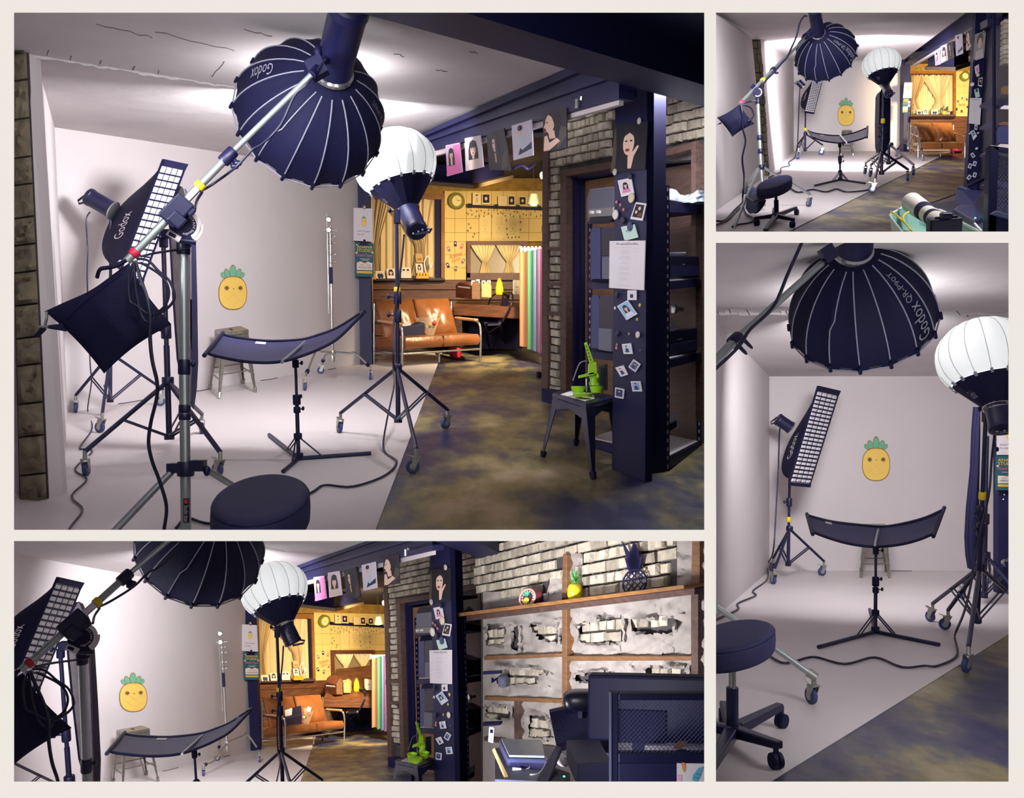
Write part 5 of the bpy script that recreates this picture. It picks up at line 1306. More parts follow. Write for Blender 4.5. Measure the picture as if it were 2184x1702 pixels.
    g = bil([p(392.5, 1113, Yb - .03), p(401.5, 1113, Yb - .03), p(401.5, 1078, Yb - .03), p(392.5, 1078, Yb - .03)])
    obj('lettering', text(MB(), 'Studio titan', lambda u, v: g(v, 1 - u)), WHITE, t)
    # boom arm
    bt = thing('lighting_boom', L('satin boom arm rising to the big softbox'), 'boom', p(375, 456, 4.4))
    T0, Tm, T1 = p(270, 557, 4.2), p(490, 330, 4.3), p(664, 160, 4.25)
    obj('outer_tube', MB().tube([T0, Tm], .0185, 16), ALU, bt, smooth=50)
    obj('inner_tube', MB().tube([Tm, T1], .0135, 14), ALU, bt, smooth=50)
    bx_ = (Tm - T0)
    obj('red_band', ring(MB(), lerp(T0, Tm, .075), bx_, .0245, .03, 16), RED, bt, smooth=50)
    obj('yellow_band', ring(MB(), lerp(T0, Tm, .705), bx_, .025, .03, 16), YELLOW, bt, smooth=50)
    cl2 = MB(); ring(cl2, lerp(T0, Tm, .985), bx_, .03, .075, 14); 
    sdv = bx_.cross(ray(Tm)[2]).normalized()
    for k_, s_ in ((.965, -1), (.995, -1)):
        q = lerp(T0, Tm, k_); cl2.tube([q, q + sdv * s_ * .04], .01, 8); cl2.ball(q + sdv * s_ * .05, (.02, 0, 0), (0, .02, 0), (0, 0, .014), 10, 6)
    obj('clamp_collar', cl2, INK, bt, smooth=50)
    lw_ = [lerp(T0, Tm, k_) - ray(lerp(T0, Tm, k_))[2] * .0215 for k_ in (.57, .68)]
    wd_ = sdv * .012
    obj('paper_label', MB().prism([lw_[0] - wd_, lw_[1] - wd_, lw_[1] + wd_, lw_[0] + wd_], ray(T0)[2] * .002), WHITE, bt)
    K = lerp(T0, Tm, .475); kb = MB()
    dd = bx_.normalized(); ff = ray(K)[2]
    kb.box(K, dd * .07, sdv * .045, ff * .04); kb.box(K - dd * .03 + sdv * -.03, dd * .03, sdv * .035, ff * .05); kb.box(K + dd * .04 - sdv * .045, dd * .022, sdv * .02, ff * .035)
    obj('pivot_block', kb, INK, bt, bevel=.008)
    dc = p(394, 480, 4.33)
    rr_, uu_, fv = ray(dc)
    pt_ = obj('protractor', MB().lathe(dc, -fv, [(0, .07), (.012, .07)], 36), INKD, bt, smooth=30)
    arc = MB()
    for r0_, r1_, a0_, a1_ in ((.052, .072, -1.05, 1.35), (.066, .082, -1.0, .1)):
        n_ = 22
        for i in range(n_):
            b0, b1_ = a0_ + (a1_ - a0_) * i / n_, a0_ + (a1_ - a0_) * (i + 1) / n_
            P2 = lambda r, a: dc - fv * .014 + rr_ * r * math.cos(a) + uu_ * r * math.sin(a)
            arc.poly([P2(r0_, b0), P2(r1_, b0), P2(r1_, b1_), P2(r0_, b1_)])
    obj('scale_arc', arc, WHITE, pt_)
    P2 = lambda r, a: dc - fv * .0145 + rr_ * r * math.cos(a) + uu_ * r * math.sin(a)
    obj('lettering', text(text(MB(), 'TITAN', lambda u, v: P2(.036 + .011 * v, 1.2 - 1.5 * u)), 'Studio', lambda u, v: P2(.036 + .011 * v, -.5 - 1.3 * u)), WHITE, pt_)
    obj('slot_link', MB().tube([dc - rr_ * .075 - uu_ * .035 - fv * .012, dc - rr_ * .02 - uu_ * .068 - fv * .012], .016, 10), WHITE, pt_, smooth=50)
    obj('slot_hole', MB().tube([dc - rr_ * .068 - uu_ * .04 - fv * .022, dc - rr_ * .04 - uu_ * .056 - fv * .022], .009, 8), INKD, pt_, smooth=50)
    obj('tilt_handle', MB().tube([dc - uu_ * .07 - rr_ * .02, dc - uu_ * .075 + rr_ * .05], .014, 8), INK, bt, smooth=50)
    # octabox
    hub = p(708, 157, 4.6); cen = p(653, 262, 4.6); r_, u_, f_ = ray(hub)
    axd = (r_ * (cen - hub).dot(r_) + u_ * (cen - hub).dot(u_))
    lat = axd.length; ax = axd + f_ * lat * 1.28
    octabox(L('big black octagonal softbox on the boom'), hub, hub + ax, .395, (('Godox', (585, 145), .35, .62, .62, True), ('QR-P90T', (790, 240), .3, .62, .42, False)), ((p(746, 10, 4.25) - hub), (p(746, 10, 4.25) - hub).length, .093))
    yk = MB().tube([T1, p(676, 146, 4.3), p(694, 128, 4.42)], .02, 8).box(p(676, 145, 4.32), V((.035, 0, .02)), V((0, .03, 0)), V((-.02, 0, .04))); knob(yk, p(692, 121, 4.45), (-.6, -.6, .4), .04, .013)
    one('tilt_bracket', yk, INKD, L('black tilt bracket between boom and big softbox'), 'bracket', smooth=50)
    cable(L('grey cable running along the boom to the softbox'), [p(427, 408, 4.35), p(455, 392, 4.4), p(505, 355, 4.3), p(537, 320, 4.3), p(560, 306, 4.3), p(598, 268, 4.28), p(628, 205, 4.26), p(654, 180, 4.24), p(694, 126, 4.3)], .0065)
    # sandbag at the boom tail
    t = thing('sandbag', L('black sandbag hanging from the boom tail'), 'bag', p(230, 796, 4.1))
    g = bil([p(222, 797, 4.12), p(366, 692, 4.12), p(275, 561, 4.12), p(95, 664, 4.12)])
    pin = lambda u, v: .06 * (min(u, 1 - u) * 2) ** .5 * (min(v, 1 - v) * 2) ** .5
    def sb(u, v):
        q = g(u, v); e = 4 * u * (1 - u) * (1 if v > .5 else 1)
        cc_ = g(.5, .5)
        k_ = 1 - .10 * (4 * u * (1 - u)) * abs(2 * v - 1) ** 3 - .07 * (4 * v * (1 - v)) * abs(2 * u - 1) ** 3
        return lerp(cc_, q, k_) + V((0, -pin(u, v), .004 * math.sin(9 * u) * math.sin(7 * v)))
    obj('front_cloth', MB().grid(sb, 22, 22), NAVY, t, smooth=60)
    obj('back_cloth', MB().grid(lambda u, v: sb(u, v) + V((0, 2 * pin(u, v), 0)), 22, 22), NAVY, t, smooth=60)
    obj('seam', MB().tube([sb(.12 + .02 * i, .78 + .004 * i) - V((0, .003, 0)) for i in range(40)], .0035, 5), INKD, t)
    st_ = MB().tube(spline([p(100, 666, 4.1), p(99, 680, 4.08), p(95, 697, 4.08)], 4), .006, 6)
    obj('buckle', st_.tube([p(84, 697, 4.06), p(103, 697, 4.06)], .006, 6), CHROME, t)
    obj('strap', MB().prism([p(72, 715, 4.06), p(80, 720, 4.06), p(97, 702, 4.06), p(90, 696, 4.06)], V((0, .012, 0))).prism([p(97, 700, 4.08), p(140, 707, 4.1), p(132, 690, 4.1), p(98, 694, 4.08)], V((0, .012, 0))), NAVY, t)
    obj('strap_loop', MB().tube(spline([p(207, 592, 4.1), p(213, 575, 4.08), p(228, 571, 4.08), p(245, 568, 4.08), p(258, 561, 4.1), p(268, 556, 4.12)], 5), .009, 6), NAVY, t, smooth=50)
    obj('hook', MB().tube(spline([p(268, 554, 4.15), p(258, 556, 4.12), p(252, 560, 4.12), p(256, 565, 4.12)], 5), .0045, 6), CHROME, t, smooth=50)
    for rr2, pts in ((.006, ((292, 552), (316, 556), (340, 580), (362, 600), (372, 630), (366, 648), (348, 664), (330, 672), (312, 668), (292, 652), (277, 640), (275, 590), (284, 562))), (.006, ((286, 560), (290, 620), (296, 650), (302, 672), (312, 686), (326, 686), (330, 672), (352, 652), (360, 620), (344, 588), (300, 560)))):
        cable(L('looped black cable coil on the boom tail' if pts[0][0] == 292 else 'inner loop of black cable below the boom tail'), [p(x, y, 4.02) for x, y in pts], rr2)
    cable(L('black cable falling from the boom tail to the floor'), [p(288, 556, 4.03), p(300, 595, 4.03), p(312, 630, 4.02), p(321, 672, 4.0), p(320, 720, 4.0), p(325, 770, 4.0), p(335, 815, 4.02), p(334, 850, 4.05), p(322, 900, 4.1), p(317, 945, 4.12), p(325, 985, 4.15), p(340, 1025, 4.18), p(355, 1080, 4.2), p(350, 1130, 4.22), p(349, 1150, 4.22)], .008)
    cable(L('black lead tied between boom tail and column'), [p(300, 547, 4.2), p(330, 540, 4.25), p(370, 534, 4.4), p(398, 530, 4.42), p(408, 522, 4.42)], .006)
    cable(L('short black lead below the yellow band'), [p(431, 410, 4.55), p(420, 428, 4.5), p(416, 446, 4.4)], .007)
    if c is A:
        t = thing('round_stool', L('round black padded stool top in front'), 'stool', p(557, 1130, 3.7))
        o = stool_pad(t, c, 557, 1056, 3.7, 103, 53, 25, 3, .13); dn = Z * -.13
        obj('gas_post', MB().tube([o + dn, o + dn + Z * -.03], .025, 10), CHROME, t)
    # one dark castor at the lounge edge
    if c is A:
        one('chair_castor', MB().lathe(fl(1146, 805) + Z * .03, V((1, .3, 0)), [(0, .02), (.0, .04), (.04, .04), (.04, .02)], 14), BLK, L('black castor peeping past the brick pier foot'), 'castor', smooth=40)
# ------------------------------------------------------------------ what only the wide low view shows: the long brick and plaster wall and the desk
def long_wall():
    c = CW; p = c.P
    def L(s): return s + ' ' + c.where
    W = c.plane_y(1035, 8.6, 1502, 5.67)
    wl = thing('wall_right', L('long wall of grey plaster and old brick'), 'wall', W.hit(1250, 1660), kind='structure')
    obj('mortar_bed', MB().prism([W.hit(1026, 1700), W.hit(1530, 1760), W.hit(1530, 1100), W.hit(1026, 1100)], W.n * -.1), MORTAR, wl)
    reg = [[(1030, 1140), (1474, 1140), (1474, 1160), (1445, 1170), (1440, 1245), (1060, 1292), (1095, 1280), (1090, 1268), (1055, 1268), (1030, 1265)]]
    bricks(wl, W, (1250, 1300), reg, .21, .084, d=.05, gap=.014, ug=1.9, limit=235, seed=21, cell=[[(985, 1140), (1462, 1140), (1446, 1172), (1442, 1262), (1243, 1284), (1243, 1182), (1192, 1182), (1192, 1226), (1168, 1230), (1165, 1262), (1110, 1262), (1100, 1268), (1055, 1270), (1028, 1258), (985, 1258)]])
    rnd = random.Random(31)
    holes = [[(1038, 1338), (1078, 1336), (1076, 1376), (1038, 1376)], [(1094, 1336), (1104, 1336), (1104, 1388), (1094, 1388)], [(1134, 1334), (1190, 1338), (1190, 1370), (1150, 1364)], [(1236, 1340), (1288, 1318), (1326, 1318), (1326, 1372), (1238, 1372)], [(1348, 1322), (1434, 1322), (1434, 1348), (1350, 1350)],
             [(1084, 1428), (1158, 1430), (1142, 1458), (1078, 1462)], [(1036, 1510), (1084, 1508), (1088, 1532), (1040, 1532)], [(1130, 1526), (1160, 1526), (1180, 1572), (1130, 1572)], [(1228, 1440), (1300, 1432), (1300, 1452), (1228, 1452)], [(1380, 1428), (1460, 1424), (1470, 1444), (1380, 1444)]]
    allh = holes
    bricks(wl, W, (1250, 1300), allh, .2, .084, d=.03, gap=.014, ug=1.9, limit=62, seed=22, cell=holes)
    def inh(x, y):
        for h in holes:
            r = False; j = len(h) - 1
            for i in range(len(h)):
                (xi, yi), (xj, yj) = h[i], h[j]
                if (yi > y) != (yj > y) and x < (xj - xi) * (y - yi) / (yj - yi) + xi: r = not r
                j = i
            if r: return True
        return False
    def plaster(nm, x0, x1, f0, f1, nu, nv, hole=True):
        mb = MB(); vs = {}
        def at(i, j):
            u, v = i / nu, j / nv; x = x0 + (x1 - x0) * u
            y = f0(x) + (f1(x) - f0(x)) * v
            return x, y
        for i in range(nu + 1):
            for j in range(nv + 1):
                x, y = at(i, j); e = i in (0, nu) or j in (0, nv)
                jx = 0 if e else rnd.uniform(-2.2, 2.2); jy = 0 if e else rnd.uniform(-2.2, 2.2)
                near = inh(x + 9, y) or inh(x - 9, y) or inh(x, y - 6) or inh(x, y + 6)
                off = .03 + .022 * math.sin(x * .09 + 2 * math.sin(y * .05)) * math.sin(y * .11 + x * .03) + rnd.uniform(-.006, .006) + (.03 if near and not inh(x, y) else 0)
                vs[i, j] = len(mb.v); mb.v.append(W.hit(x + jx, y + jy, max(.004, off)))
        for i in range(nu):
            for j in range(nv):
                x, y = at(i + .5, j + .5)
                if hole and inh(x, y): continue
                mb.f.append((vs[i, j], vs[i + 1, j], vs[i + 1, j + 1], vs[i, j + 1])); mb.m.append(0)
        obj(nm, mb, PLASTER, wl, smooth=50)
    sh = lambda x: 1318 - (x - 1035) * .124
    b2 = lambda x: 1404 - (x - 1035) * .006
    b3 = lambda x: 1489 + (x - 1035) * .055
    b4 = lambda x: 1572 + (x - 1035) * .17
    for a, b, n in ((1030, 1199, 34), (1208, 1475, 54), (1489, 1512, 5)):
        plaster('plaster_panel', a, b, sh, b2, n, 18)
        plaster('plaster_panel', a, b, b2, b3, n, 18)
    for a, b, n in ((1030, 1097, 14), (1105, 1199, 20)): plaster('plaster_panel', a, b, b3, b4, n, 18)
    plaster('plaster_panel', 1030, 1320, b4, lambda x: 1700, 30, 10, False)
    plaster('plaster_panel', 1208, 1243, lambda x: 1180, lambda x: 1290, 8, 20, False)
    plaster('plaster_panel', 1030, 1199, lambda x: 1262 if x < 1090 else (1266 if x < 1168 else 1232), lambda x: sh(x) - 4, 30, 9, False)
    plaster('plaster_panel', 1444, 1512, lambda x: 1140, lambda x: 1262, 10, 20, False)
    def batten(pts, off=.075, th=.07, m=LWOOD): obj('batten', MB().prism([W.hit(x, y, off) for x, y in pts], W.n * -th), m, wl, bevel=.006)
    batten([(1198, 1276), (1208, 1276), (1208, 1182), (1200, 1182)])
    batten([(1474, 1245), (1492, 1243), (1492, 1140), (1476, 1140)])
    batten([(1198, 1520), (1208, 1520), (1208, 1296), (1198, 1298)])
    batten([(1473, 1450), (1488, 1450), (1488, 1262), (1473, 1264)], m=DWOOD)
    batten([(1032, 1408), (1198, 1401), (1198, 1393), (1032, 1399)]); batten([(1208, 1410), (1474, 1409), (1474, 1399), (1208, 1399)])
    batten([(1032, 1493), (1198, 1500), (1198, 1491), (1032, 1485)]); batten([(1096, 1585), (1105, 1586), (1105, 1495), (1096, 1494)], m=DWOOD)
    batten([(1032, 1580), (1200, 1606), (1200, 1596), (1032, 1571)], m=DWOOD)
    s0 = [W.hit(1016, 1311, 0), W.hit(1516, 1250, 0), W.hit(1516, 1241, 0), W.hit(1016, 1303, 0)]
    sf = thing('wall_shelf', L('long oak plank shelf over the plaster wall'), 'shelf', s0[0])
    obj('plank', MB().prism(s0, W.n * .2), mat('honey_oak', (150, 104, 58), .5, var=.4, scale=5, stretch=(1, 1, 8), bump=.15), sf, bevel=.006)
    obj('under_rail', MB().prism([W.hit(1020, 1322, 0), W.hit(1516, 1264, 0), W.hit(1516, 1251, 0), W.hit(1020, 1311, 0)], W.n * .12), DWOOD, sf)
    # neon pineapple sign, glass pineapple, black wire pineapple
    t = thing('pineapple_sign', L('small oval marquee sign with a neon pineapple on the shelf'), 'sign', W.hit(1127, 1294, .1))
    o = W.hit(1127, 1275, .12); e, n = W.e, W.n
    ex = e * (-1 if e.x < 0 else 1); ey = (Z + ex * .18).normalized(); ex = (ex - Z * .0).normalized()
    oval = lambda k, d, dx=0, dy=0: [o + ex * (.145 * k * math.cos(a) + dx) + ey * (.075 * k * math.sin(a) + dy) + n * d for a in [2 * math.pi * i / 30 for i in range(30)]]
    obj('case', MB().prism(oval(1, 0), n * -.05), mat('maroon', (110, 46, 60), .5), t)
    obj('tube_ring', MB().tube(oval(.97, .01), .008, 6, close=True), mat('salmon_tube', (236, 170, 160), .5), t)
    obj('face', MB().prism(oval(.86, .002), n * .002), mat('plum_face', (64, 34, 60), .5), t)
    lb = MB()
    for q in oval(.72, .006)[::2]: lb.ball(q, ex * .009, ey * .009, n * .006, 8, 5)
    obj('bulbs', lb, mat('lamp_pink', (246, 214, 206), .4), t)
    obj('pineapple_body', MB().prism(oval(.36, .012, -.01, -.022), n * .004), mat('neon_yellow', (236, 206, 52), .5), t)
    for i in range(7):
        a = .5 + i * .36; q = o + ex * -.01 + ey * .012 + n * .012
        obj('leaf', MB().prism([q + ex * .02 * math.sin(a), q + (ex * math.cos(a) * .07 + ey * math.sin(a) * .05), q - ex * .02 * math.sin(a)], n * .006), mat('mint_leaf', (88, 206, 166), .5), t)
    t = thing('glass_pineapple', L('yellow glass pineapple with green leaves on the shelf'), 'ornament', W.hit(1226, 1283, .1))
    o = W.hit(1226, 1283, .11); GL = mat('yellow_glass', (226, 208, 40), .12, spec=.8, var=.3, scale=20)
    obj('body', MB().lathe(o, Z, [(0, .03), (.01, .045), (.05, .056), (.09, .055), (.12, .045), (.135, .02)], 18), GL, t, smooth=60)
    for k in range(3):
        for i in range(7):
            a = i * .9 + k * .4; d = V((math.cos(a), math.sin(a), 0)); q = o + Z * (.13 + .012 * k); h = .05 + .02 * k; sd = Z.cross(d) * .012
            obj('leaf', MB().prism([q - sd, q + sd, q + d * (.05 - .012 * k) + Z * h], d * .003), mat('leaf_green', (70, 140, 60), .4), t)
    t = thing('wire_pineapple', L('black lattice pineapple cut-out on the shelf'), 'ornament', W.hit(1353, 1268, .1))
    o = W.hit(1353, 1242, .08); sx_ = .145; sz = .085
    lat = MB(); 
    el = lambda a, k=1: o + ex * sx_ * k * math.cos(a) + Z * sz * k * math.sin(a)
    lat.tube([el(2 * math.pi * i / 32) for i in range(32)], .0065, 6, close=True)
    for s in (-1, 1):
        for i in range(-5, 6):
            q = []
            for j in range(9):
                tt = -1 + 2 * j / 8
                x, z = (tt + s * i * .28) * .75, tt * s * -1 + i * .0
                x = tt * .9 + i * .26; z = s * (tt * .9 - i * .26)
                if x * x + z * z <= 1.0: q.append(o + ex * sx_ * x + Z * sz * z)
            if len(q) > 1: lat.tube(q, .0045, 5)
    obj('lattice', lat, INKD, t, smooth=50)
    for a, l, w in ((1.57, .2, .05), (1.2, .15, .05), (1.95, .15, .05), (.85, .12, .045), (2.3, .13, .045), (2.1, .24, .03), (.5, .09, .04), (2.65, .09, .04), (1.4, .18, .05), (1.75, .18, .05)):
        q = el(1.57, .92); d = ex * math.cos(a) * 1.15 + Z * math.sin(a); sd = ex * math.sin(a) - Z * math.cos(a)
        m_ = q + d * l * .45 
        obj('leaf', MB().prism([q - sd * w * .6, m_ - sd * w, q + d * l + ex * .02 * math.cos(a * 7), m_ + sd * w, q + sd * w * .6], W.n * .004), INKD, t)
    # things hung beside the rack
    t = thing('wall_sconce', L('small dark glass wall lamp on the plaster'), 'lamp', W.hit(1064, 1463))
    q = W.hit(1056, 1450, .03)
    obj('back_plate', MB().prism(W.quad(1048, 1440, 1062, 1460, .03), W.n * -.03), INKD, t)
    obj('lamp_shade', MB().lathe(W.hit(1073, 1463, .1), Z, [(0, .045), (.08, .045), (.1, .02)], 14), mat('smoke_glass', (86, 92, 112), .2, alpha=.7), t, smooth=40)
    obj('bracket', MB().tube([q, W.hit(1073, 1440, .1)], .01, 6), INKD, t)
    for y0, y1, lab in ((1433, 1439, 'upper black tray jutting from the rack'), (1541, 1549, 'lower black tray jutting from the rack')):
        a, b = p(1030, y1, 7.9), p(1066, y1 - 2, 7.7)
        one('black_tray', MB().prism([a, b, b + V((.02, .16, -.04)), a + V((0, .16, -.04))], Z * .024), INKD, L(lab), 'tray', bevel=.004)
    t = thing('cordless_phone', L('white cordless handset hanging at the rack edge'), 'telephone', p(1047, 1584, 7.3))
    f = bil([p(1041, 1583, 7.3), p(1052, 1586, 7.25), p(1054, 1553, 7.25), p(1043, 1552, 7.3)])
    obj('body', MB().prism([f(0, 0), f(1, 0), f(1, 1), f(0, 1)], V((0, .03, 0))), WHITE, t, bevel=.006)
    obj('screen', MB().prism([f(.25, .66), f(.8, .66), f(.8, .9), f(.25, .9)], V((0, -.003, 0))), INKD, t)
    for i in range(3):
        for j in range(4): obj('key', MB().prism([f(.2 + .22 * i, .12 + .12 * j), f(.34 + .22 * i, .12 + .12 * j), f(.34 + .22 * i, .18 + .12 * j), f(.2 + .22 * i, .18 + .12 * j)], V((0, -.003, 0))), PIPING, t)
    # desk with machine, chair, monitor
    Yd = 5.2
    t = thing('counter_desk', L('dark counter desk under the plaster wall'), 'desk', p(1180, 1690, 5.2))
    obj('desk_top', MB().prism([p(1056, 1662, 5.1), p(1306, 1672, 4.3), p(1310, 1604, 5.2), p(1100, 1590, 6.4), p(1055, 1596, 6.3)], Z * -.03), mat('slate_top', (52, 56, 84), .4), t)
    obj('front_panel', MB().prism([p(1056, 1668, 5.1), p(1306, 1680, 4.3), p(1306, 1760, 4.3), p(1056, 1760, 5.1)], V((0, .04, 0))), INKM, t)
    t = thing('desktop_printer', L('low dark printer with a clear tinted lid on the desk'), 'printer', p(1120, 1650, 5.6))
    a, b, d_, e_ = p(1082, 1642, 5.5), p(1166, 1646, 5.1), p(1158, 1608, 5.9), p(1064, 1602, 6.3)
    obj('body', MB().hexa([a, b, d_, e_, a + Z * .065, b + Z * .065, d_ + Z * .075, e_ + Z * .075]), mat('printer_dark', (44, 48, 82), .35), t, bevel=.01)
    obj('lid', MB().prism([lerp(q, (a + d_) / 2, .1) + Z * h for q, h in ((a, .07), (b, .07), (d_, .08), (e_, .08))], Z * .012), mat('smoky_lid', (104, 116, 128), .2), t)
    obj('front_slot', MB().prism([lerp(a, b, .08) + Z * .02 + V((0, -.004, 0)), lerp(a, b, .92) + Z * .02 + V((0, -.004, 0)), lerp(a, b, .92) + Z * .045 + V((0, -.004, 0)), lerp(a, b, .08) + Z * .045 + V((0, -.004, 0))], V((0, -.004, 0))), INKD, t)
    one('wooden_lath', MB().prism([p(1081, 1672, 5.0), p(1089, 1670, 5.0), p(1055, 1598, 5.6), p(1050, 1601, 5.6)], V((0, .02, .0))), mat('pale_lath', (196, 160, 108), .6), L('pale wooden lath leaning by the desk printer'), 'lath')
    t = thing('card_terminal', L('black tilted screen terminal on the desk'), 'terminal', p(1168, 1660, 4.6))
    f = bil([p(1142, 1666, 4.5), p(1164, 1672, 4.4), p(1197, 1594, 4.75), p(1186, 1589, 4.8)])
    obj('screen', MB().prism([f(0, 0), f(1, 0), f(1, 1), f(0, 1)], V((.02, .03, 0))), INKM, t, bevel=.006)
    obj('base', MB().prism([p(1164, 1672, 4.4), p(1216, 1676, 4.3), p(1216, 1648, 4.6), p(1178, 1634, 4.7)], Z * -.03), INKD, t, bevel=.006)
    obj('status_light', MB().ball(p(1203, 1656, 4.42), (.006, 0, 0), (0, .006, 0), (0, 0, .004), 8, 5), mat('green_led', (90, 255, 170), .4, emit=3), t)
    t = thing('computer_mouse', L('white mouse on the slate desk top'), 'mouse', p(1200, 1626, 4.9))
    obj('body', MB().ball(p(1199, 1621, 4.9), (.036, 0, -.008), (0, .05, .012), (0, 0, .018), 16, 9), WHITE, t, smooth=60)
    obj('wheel', MB().tube([p(1203, 1616, 4.88), p(1206, 1619, 4.88)], .006, 6), GUN, t)
    t = thing('power_adapter', L('white adapter with its cord on the desk printer'), 'adapter', p(1104, 1648, 5.3))
    obj('body', MB().prism([p(1093, 1645, 5.3), p(1113, 1648, 5.25), p(1113, 1642, 5.25), p(1093, 1640, 5.3)], V((0, .03, 0))), WHITE, t, bevel=.004)
    obj('cord', MB().tube(spline([p(1113, 1645, 5.25), p(1128, 1638, 5.25), p(1137, 1622, 5.3), p(1150, 1606, 5.4), p(1164, 1615, 5.3), p(1162, 1632, 5.1), p(1148, 1650, 5.0), p(1130, 1652, 5.0)], 5), .004, 5), WHITE, t, smooth=50)
    t = thing('computer_tower', L('small black computer case on the desk'), 'computer', p(1260, 1670, 4.4))
    a, b, dv = p(1232, 1678, 4.3), p(1306, 1676, 4.25), V((-.035, .3, .0))
    obj('body', MB().hexa([a, b, b + dv, a + dv, a + Z * .105, b + Z * .105, b + dv + Z * .105, a + dv + Z * .105]), INKM, t, bevel=.004)
    obj('power_slot', MB().prism([p(1243, 1622, 4.5), p(1251, 1621, 4.5), p(1256, 1627, 4.38), p(1249, 1628, 4.38)], Z * .003), INKD, t)
    t = thing('office_chair', L('black office chair with a leather headrest at the desk'), 'chair', p(1240, 1660, 4.9))
    h = p(1241, 1493, 4.8)
    obj('headrest', MB().ball(h, (.098, 0, .0), (0, .06, 0), (0, 0, .052), 20, 12, e=.7), mat('black_leather', (22, 22, 46), .3), t, smooth=60)
    bk = bil([p(1189, 1603, 4.8), p(1305, 1608, 4.6), p(1300, 1512, 4.8), p(1172, 1520, 4.9)])
    obj('backrest', MB().sheet(lambda u, v: bk(u, v) + V((0, .05 * math.sin(math.pi * u), 0)), 12, 6, V((0, .05, 0))), NAVY, t, smooth=50)
    obj('neck_post', MB().tube([p(1241, 1530, 4.86), p(1241, 1495, 4.86)], .02, 8), INKD, t)
    t = thing('monitor', L('large dark monitor seen from behind'), 'monitor', p(1380, 1600, 4.0))
    a, b = p(1253, 1580, 4.05), p(1530, 1590, 3.75); hh = p(1253, 1440, 4.05) - a; dv = V((.02, .06, 0))
    obj('back_cover', MB().hexa([a, b, b + dv, a + dv, a + hh, b + hh * .95, b + dv + hh * .95, a + dv + hh]), INKM, t, bevel=.012)
    g = bil([a, b, b + hh * .95, a + hh])
    obj('stand_plate', MB().prism([g(.2, .0), g(.62, .0), g(.62, .5), g(.2, .5)], V((0, -.012, 0))), NAVY, t, bevel=.004)
    obj('neck', MB().prism([p(1350, 1662, 3.98), p(1400, 1662, 3.95), p(1400, 1560, 3.95), p(1350, 1560, 3.98)], V((0, .03, 0))), INKD, t)
    t = thing('mesh_cabinet', L('black framed wire mesh screen in front of the desk'), 'screen', p(1400, 1690, 3.5))
    Ym = 3.45
    fr_ = lambda x0, y0, x1, y1, m=INK, nm='frame_bar', th=.035, Yy=Ym: obj(nm, MB().prism([p(x0, y1, Yy), p(x1, y1, Yy), p(x1, y0, Yy), p(x0, y0, Yy)], V((0, th, 0))), m, t, bevel=.003)
    fr_(1300, 1478, 1319, 1740); fr_(1319, 1479, 1540, 1494); fr_(1319, 1607, 1540, 1628); fr_(1319, 1628, 1540, 1740, INKM, 'lower_panel', .02)
    fr_(1300, 1476, 1305, 1740, mat('edge_grey', (76, 80, 118), .5), 'edge_strip', .004, Ym - .005)
    mw = MB(); stp = 9.2
    for s in (1, -1):
        k = -40
        while k < 60:
            pts = []
            x0 = 1319 + k * stp
            q = []
            for j in range(0, 116, 5):
                x = x0 + s * j * .93; y = 1493 + j
                if 1318 < x < 1520: q.append(p(x, y, Ym + .012 + .004 * s))
            if len(q) > 1: mw.tube([q[0], q[-1]], .0011, 4)
            k += 1
    obj('wire_mesh', mw, mat('mesh_wire', (92, 94, 150), .4, .5), t)
    pl_ = card('picture_sticker', '', '', [p(1444, 1690, Ym - .004), p(1520, 1690, Ym - .004), p(1520, 1629, Ym - .004), p(1444, 1628, Ym - .004)], (226, 220, 226),
         [((236, 180, 210), rect(0, 0, .13, .6)), ((214, 150, 80), [(.12, 1), (.24, 1), (.24, .78), (.2, .68), (.15, .8)]), ((226, 130, 110), ell(.17, .99, .06, .05)), ((96, 176, 206), [(.42, .42), (.56, .36), (.62, .5), (.74, .9), (.6, .86), (.44, .6)]), ((70, 150, 186), [(.48, .5), (.6, .46), (.62, .5), (.5, .55)]), ((70, 150, 186), [(.52, .62), (.66, .6), (.67, .64), (.54, .67)])], parent=t)
    t2 = thing('carton', L('white cartons behind the wire mesh'), 'box', p(1440, 1608, 3.7))
    obj('body', MB().hexa([p(1375, 1612, 3.66), p(1520, 1612, 3.66), p(1520, 1606, 3.9), p(1382, 1606, 3.9), p(1375, 1590, 3.66), p(1520, 1594, 3.66), p(1520, 1584, 3.9), p(1382, 1586, 3.9)]), WHITE, t2)
    obj('yellow_flap', MB().prism([p(1436, 1597, 3.63), p(1454, 1598, 3.63), p(1464, 1583, 3.7), p(1448, 1582, 3.7)], V((0, .01, 0))), mat('amber', (226, 160, 30), .4), t2)
    one('round_plate', MB().prism([p(1455 + 20 * math.cos(a), 1612 - 12 * math.sin(a), 3.42) for a in [math.pi * i / 16 for i in range(17)]], V((0, .01, 0))), INKD, L('black half round plate on the mesh screen rail'), 'plate')
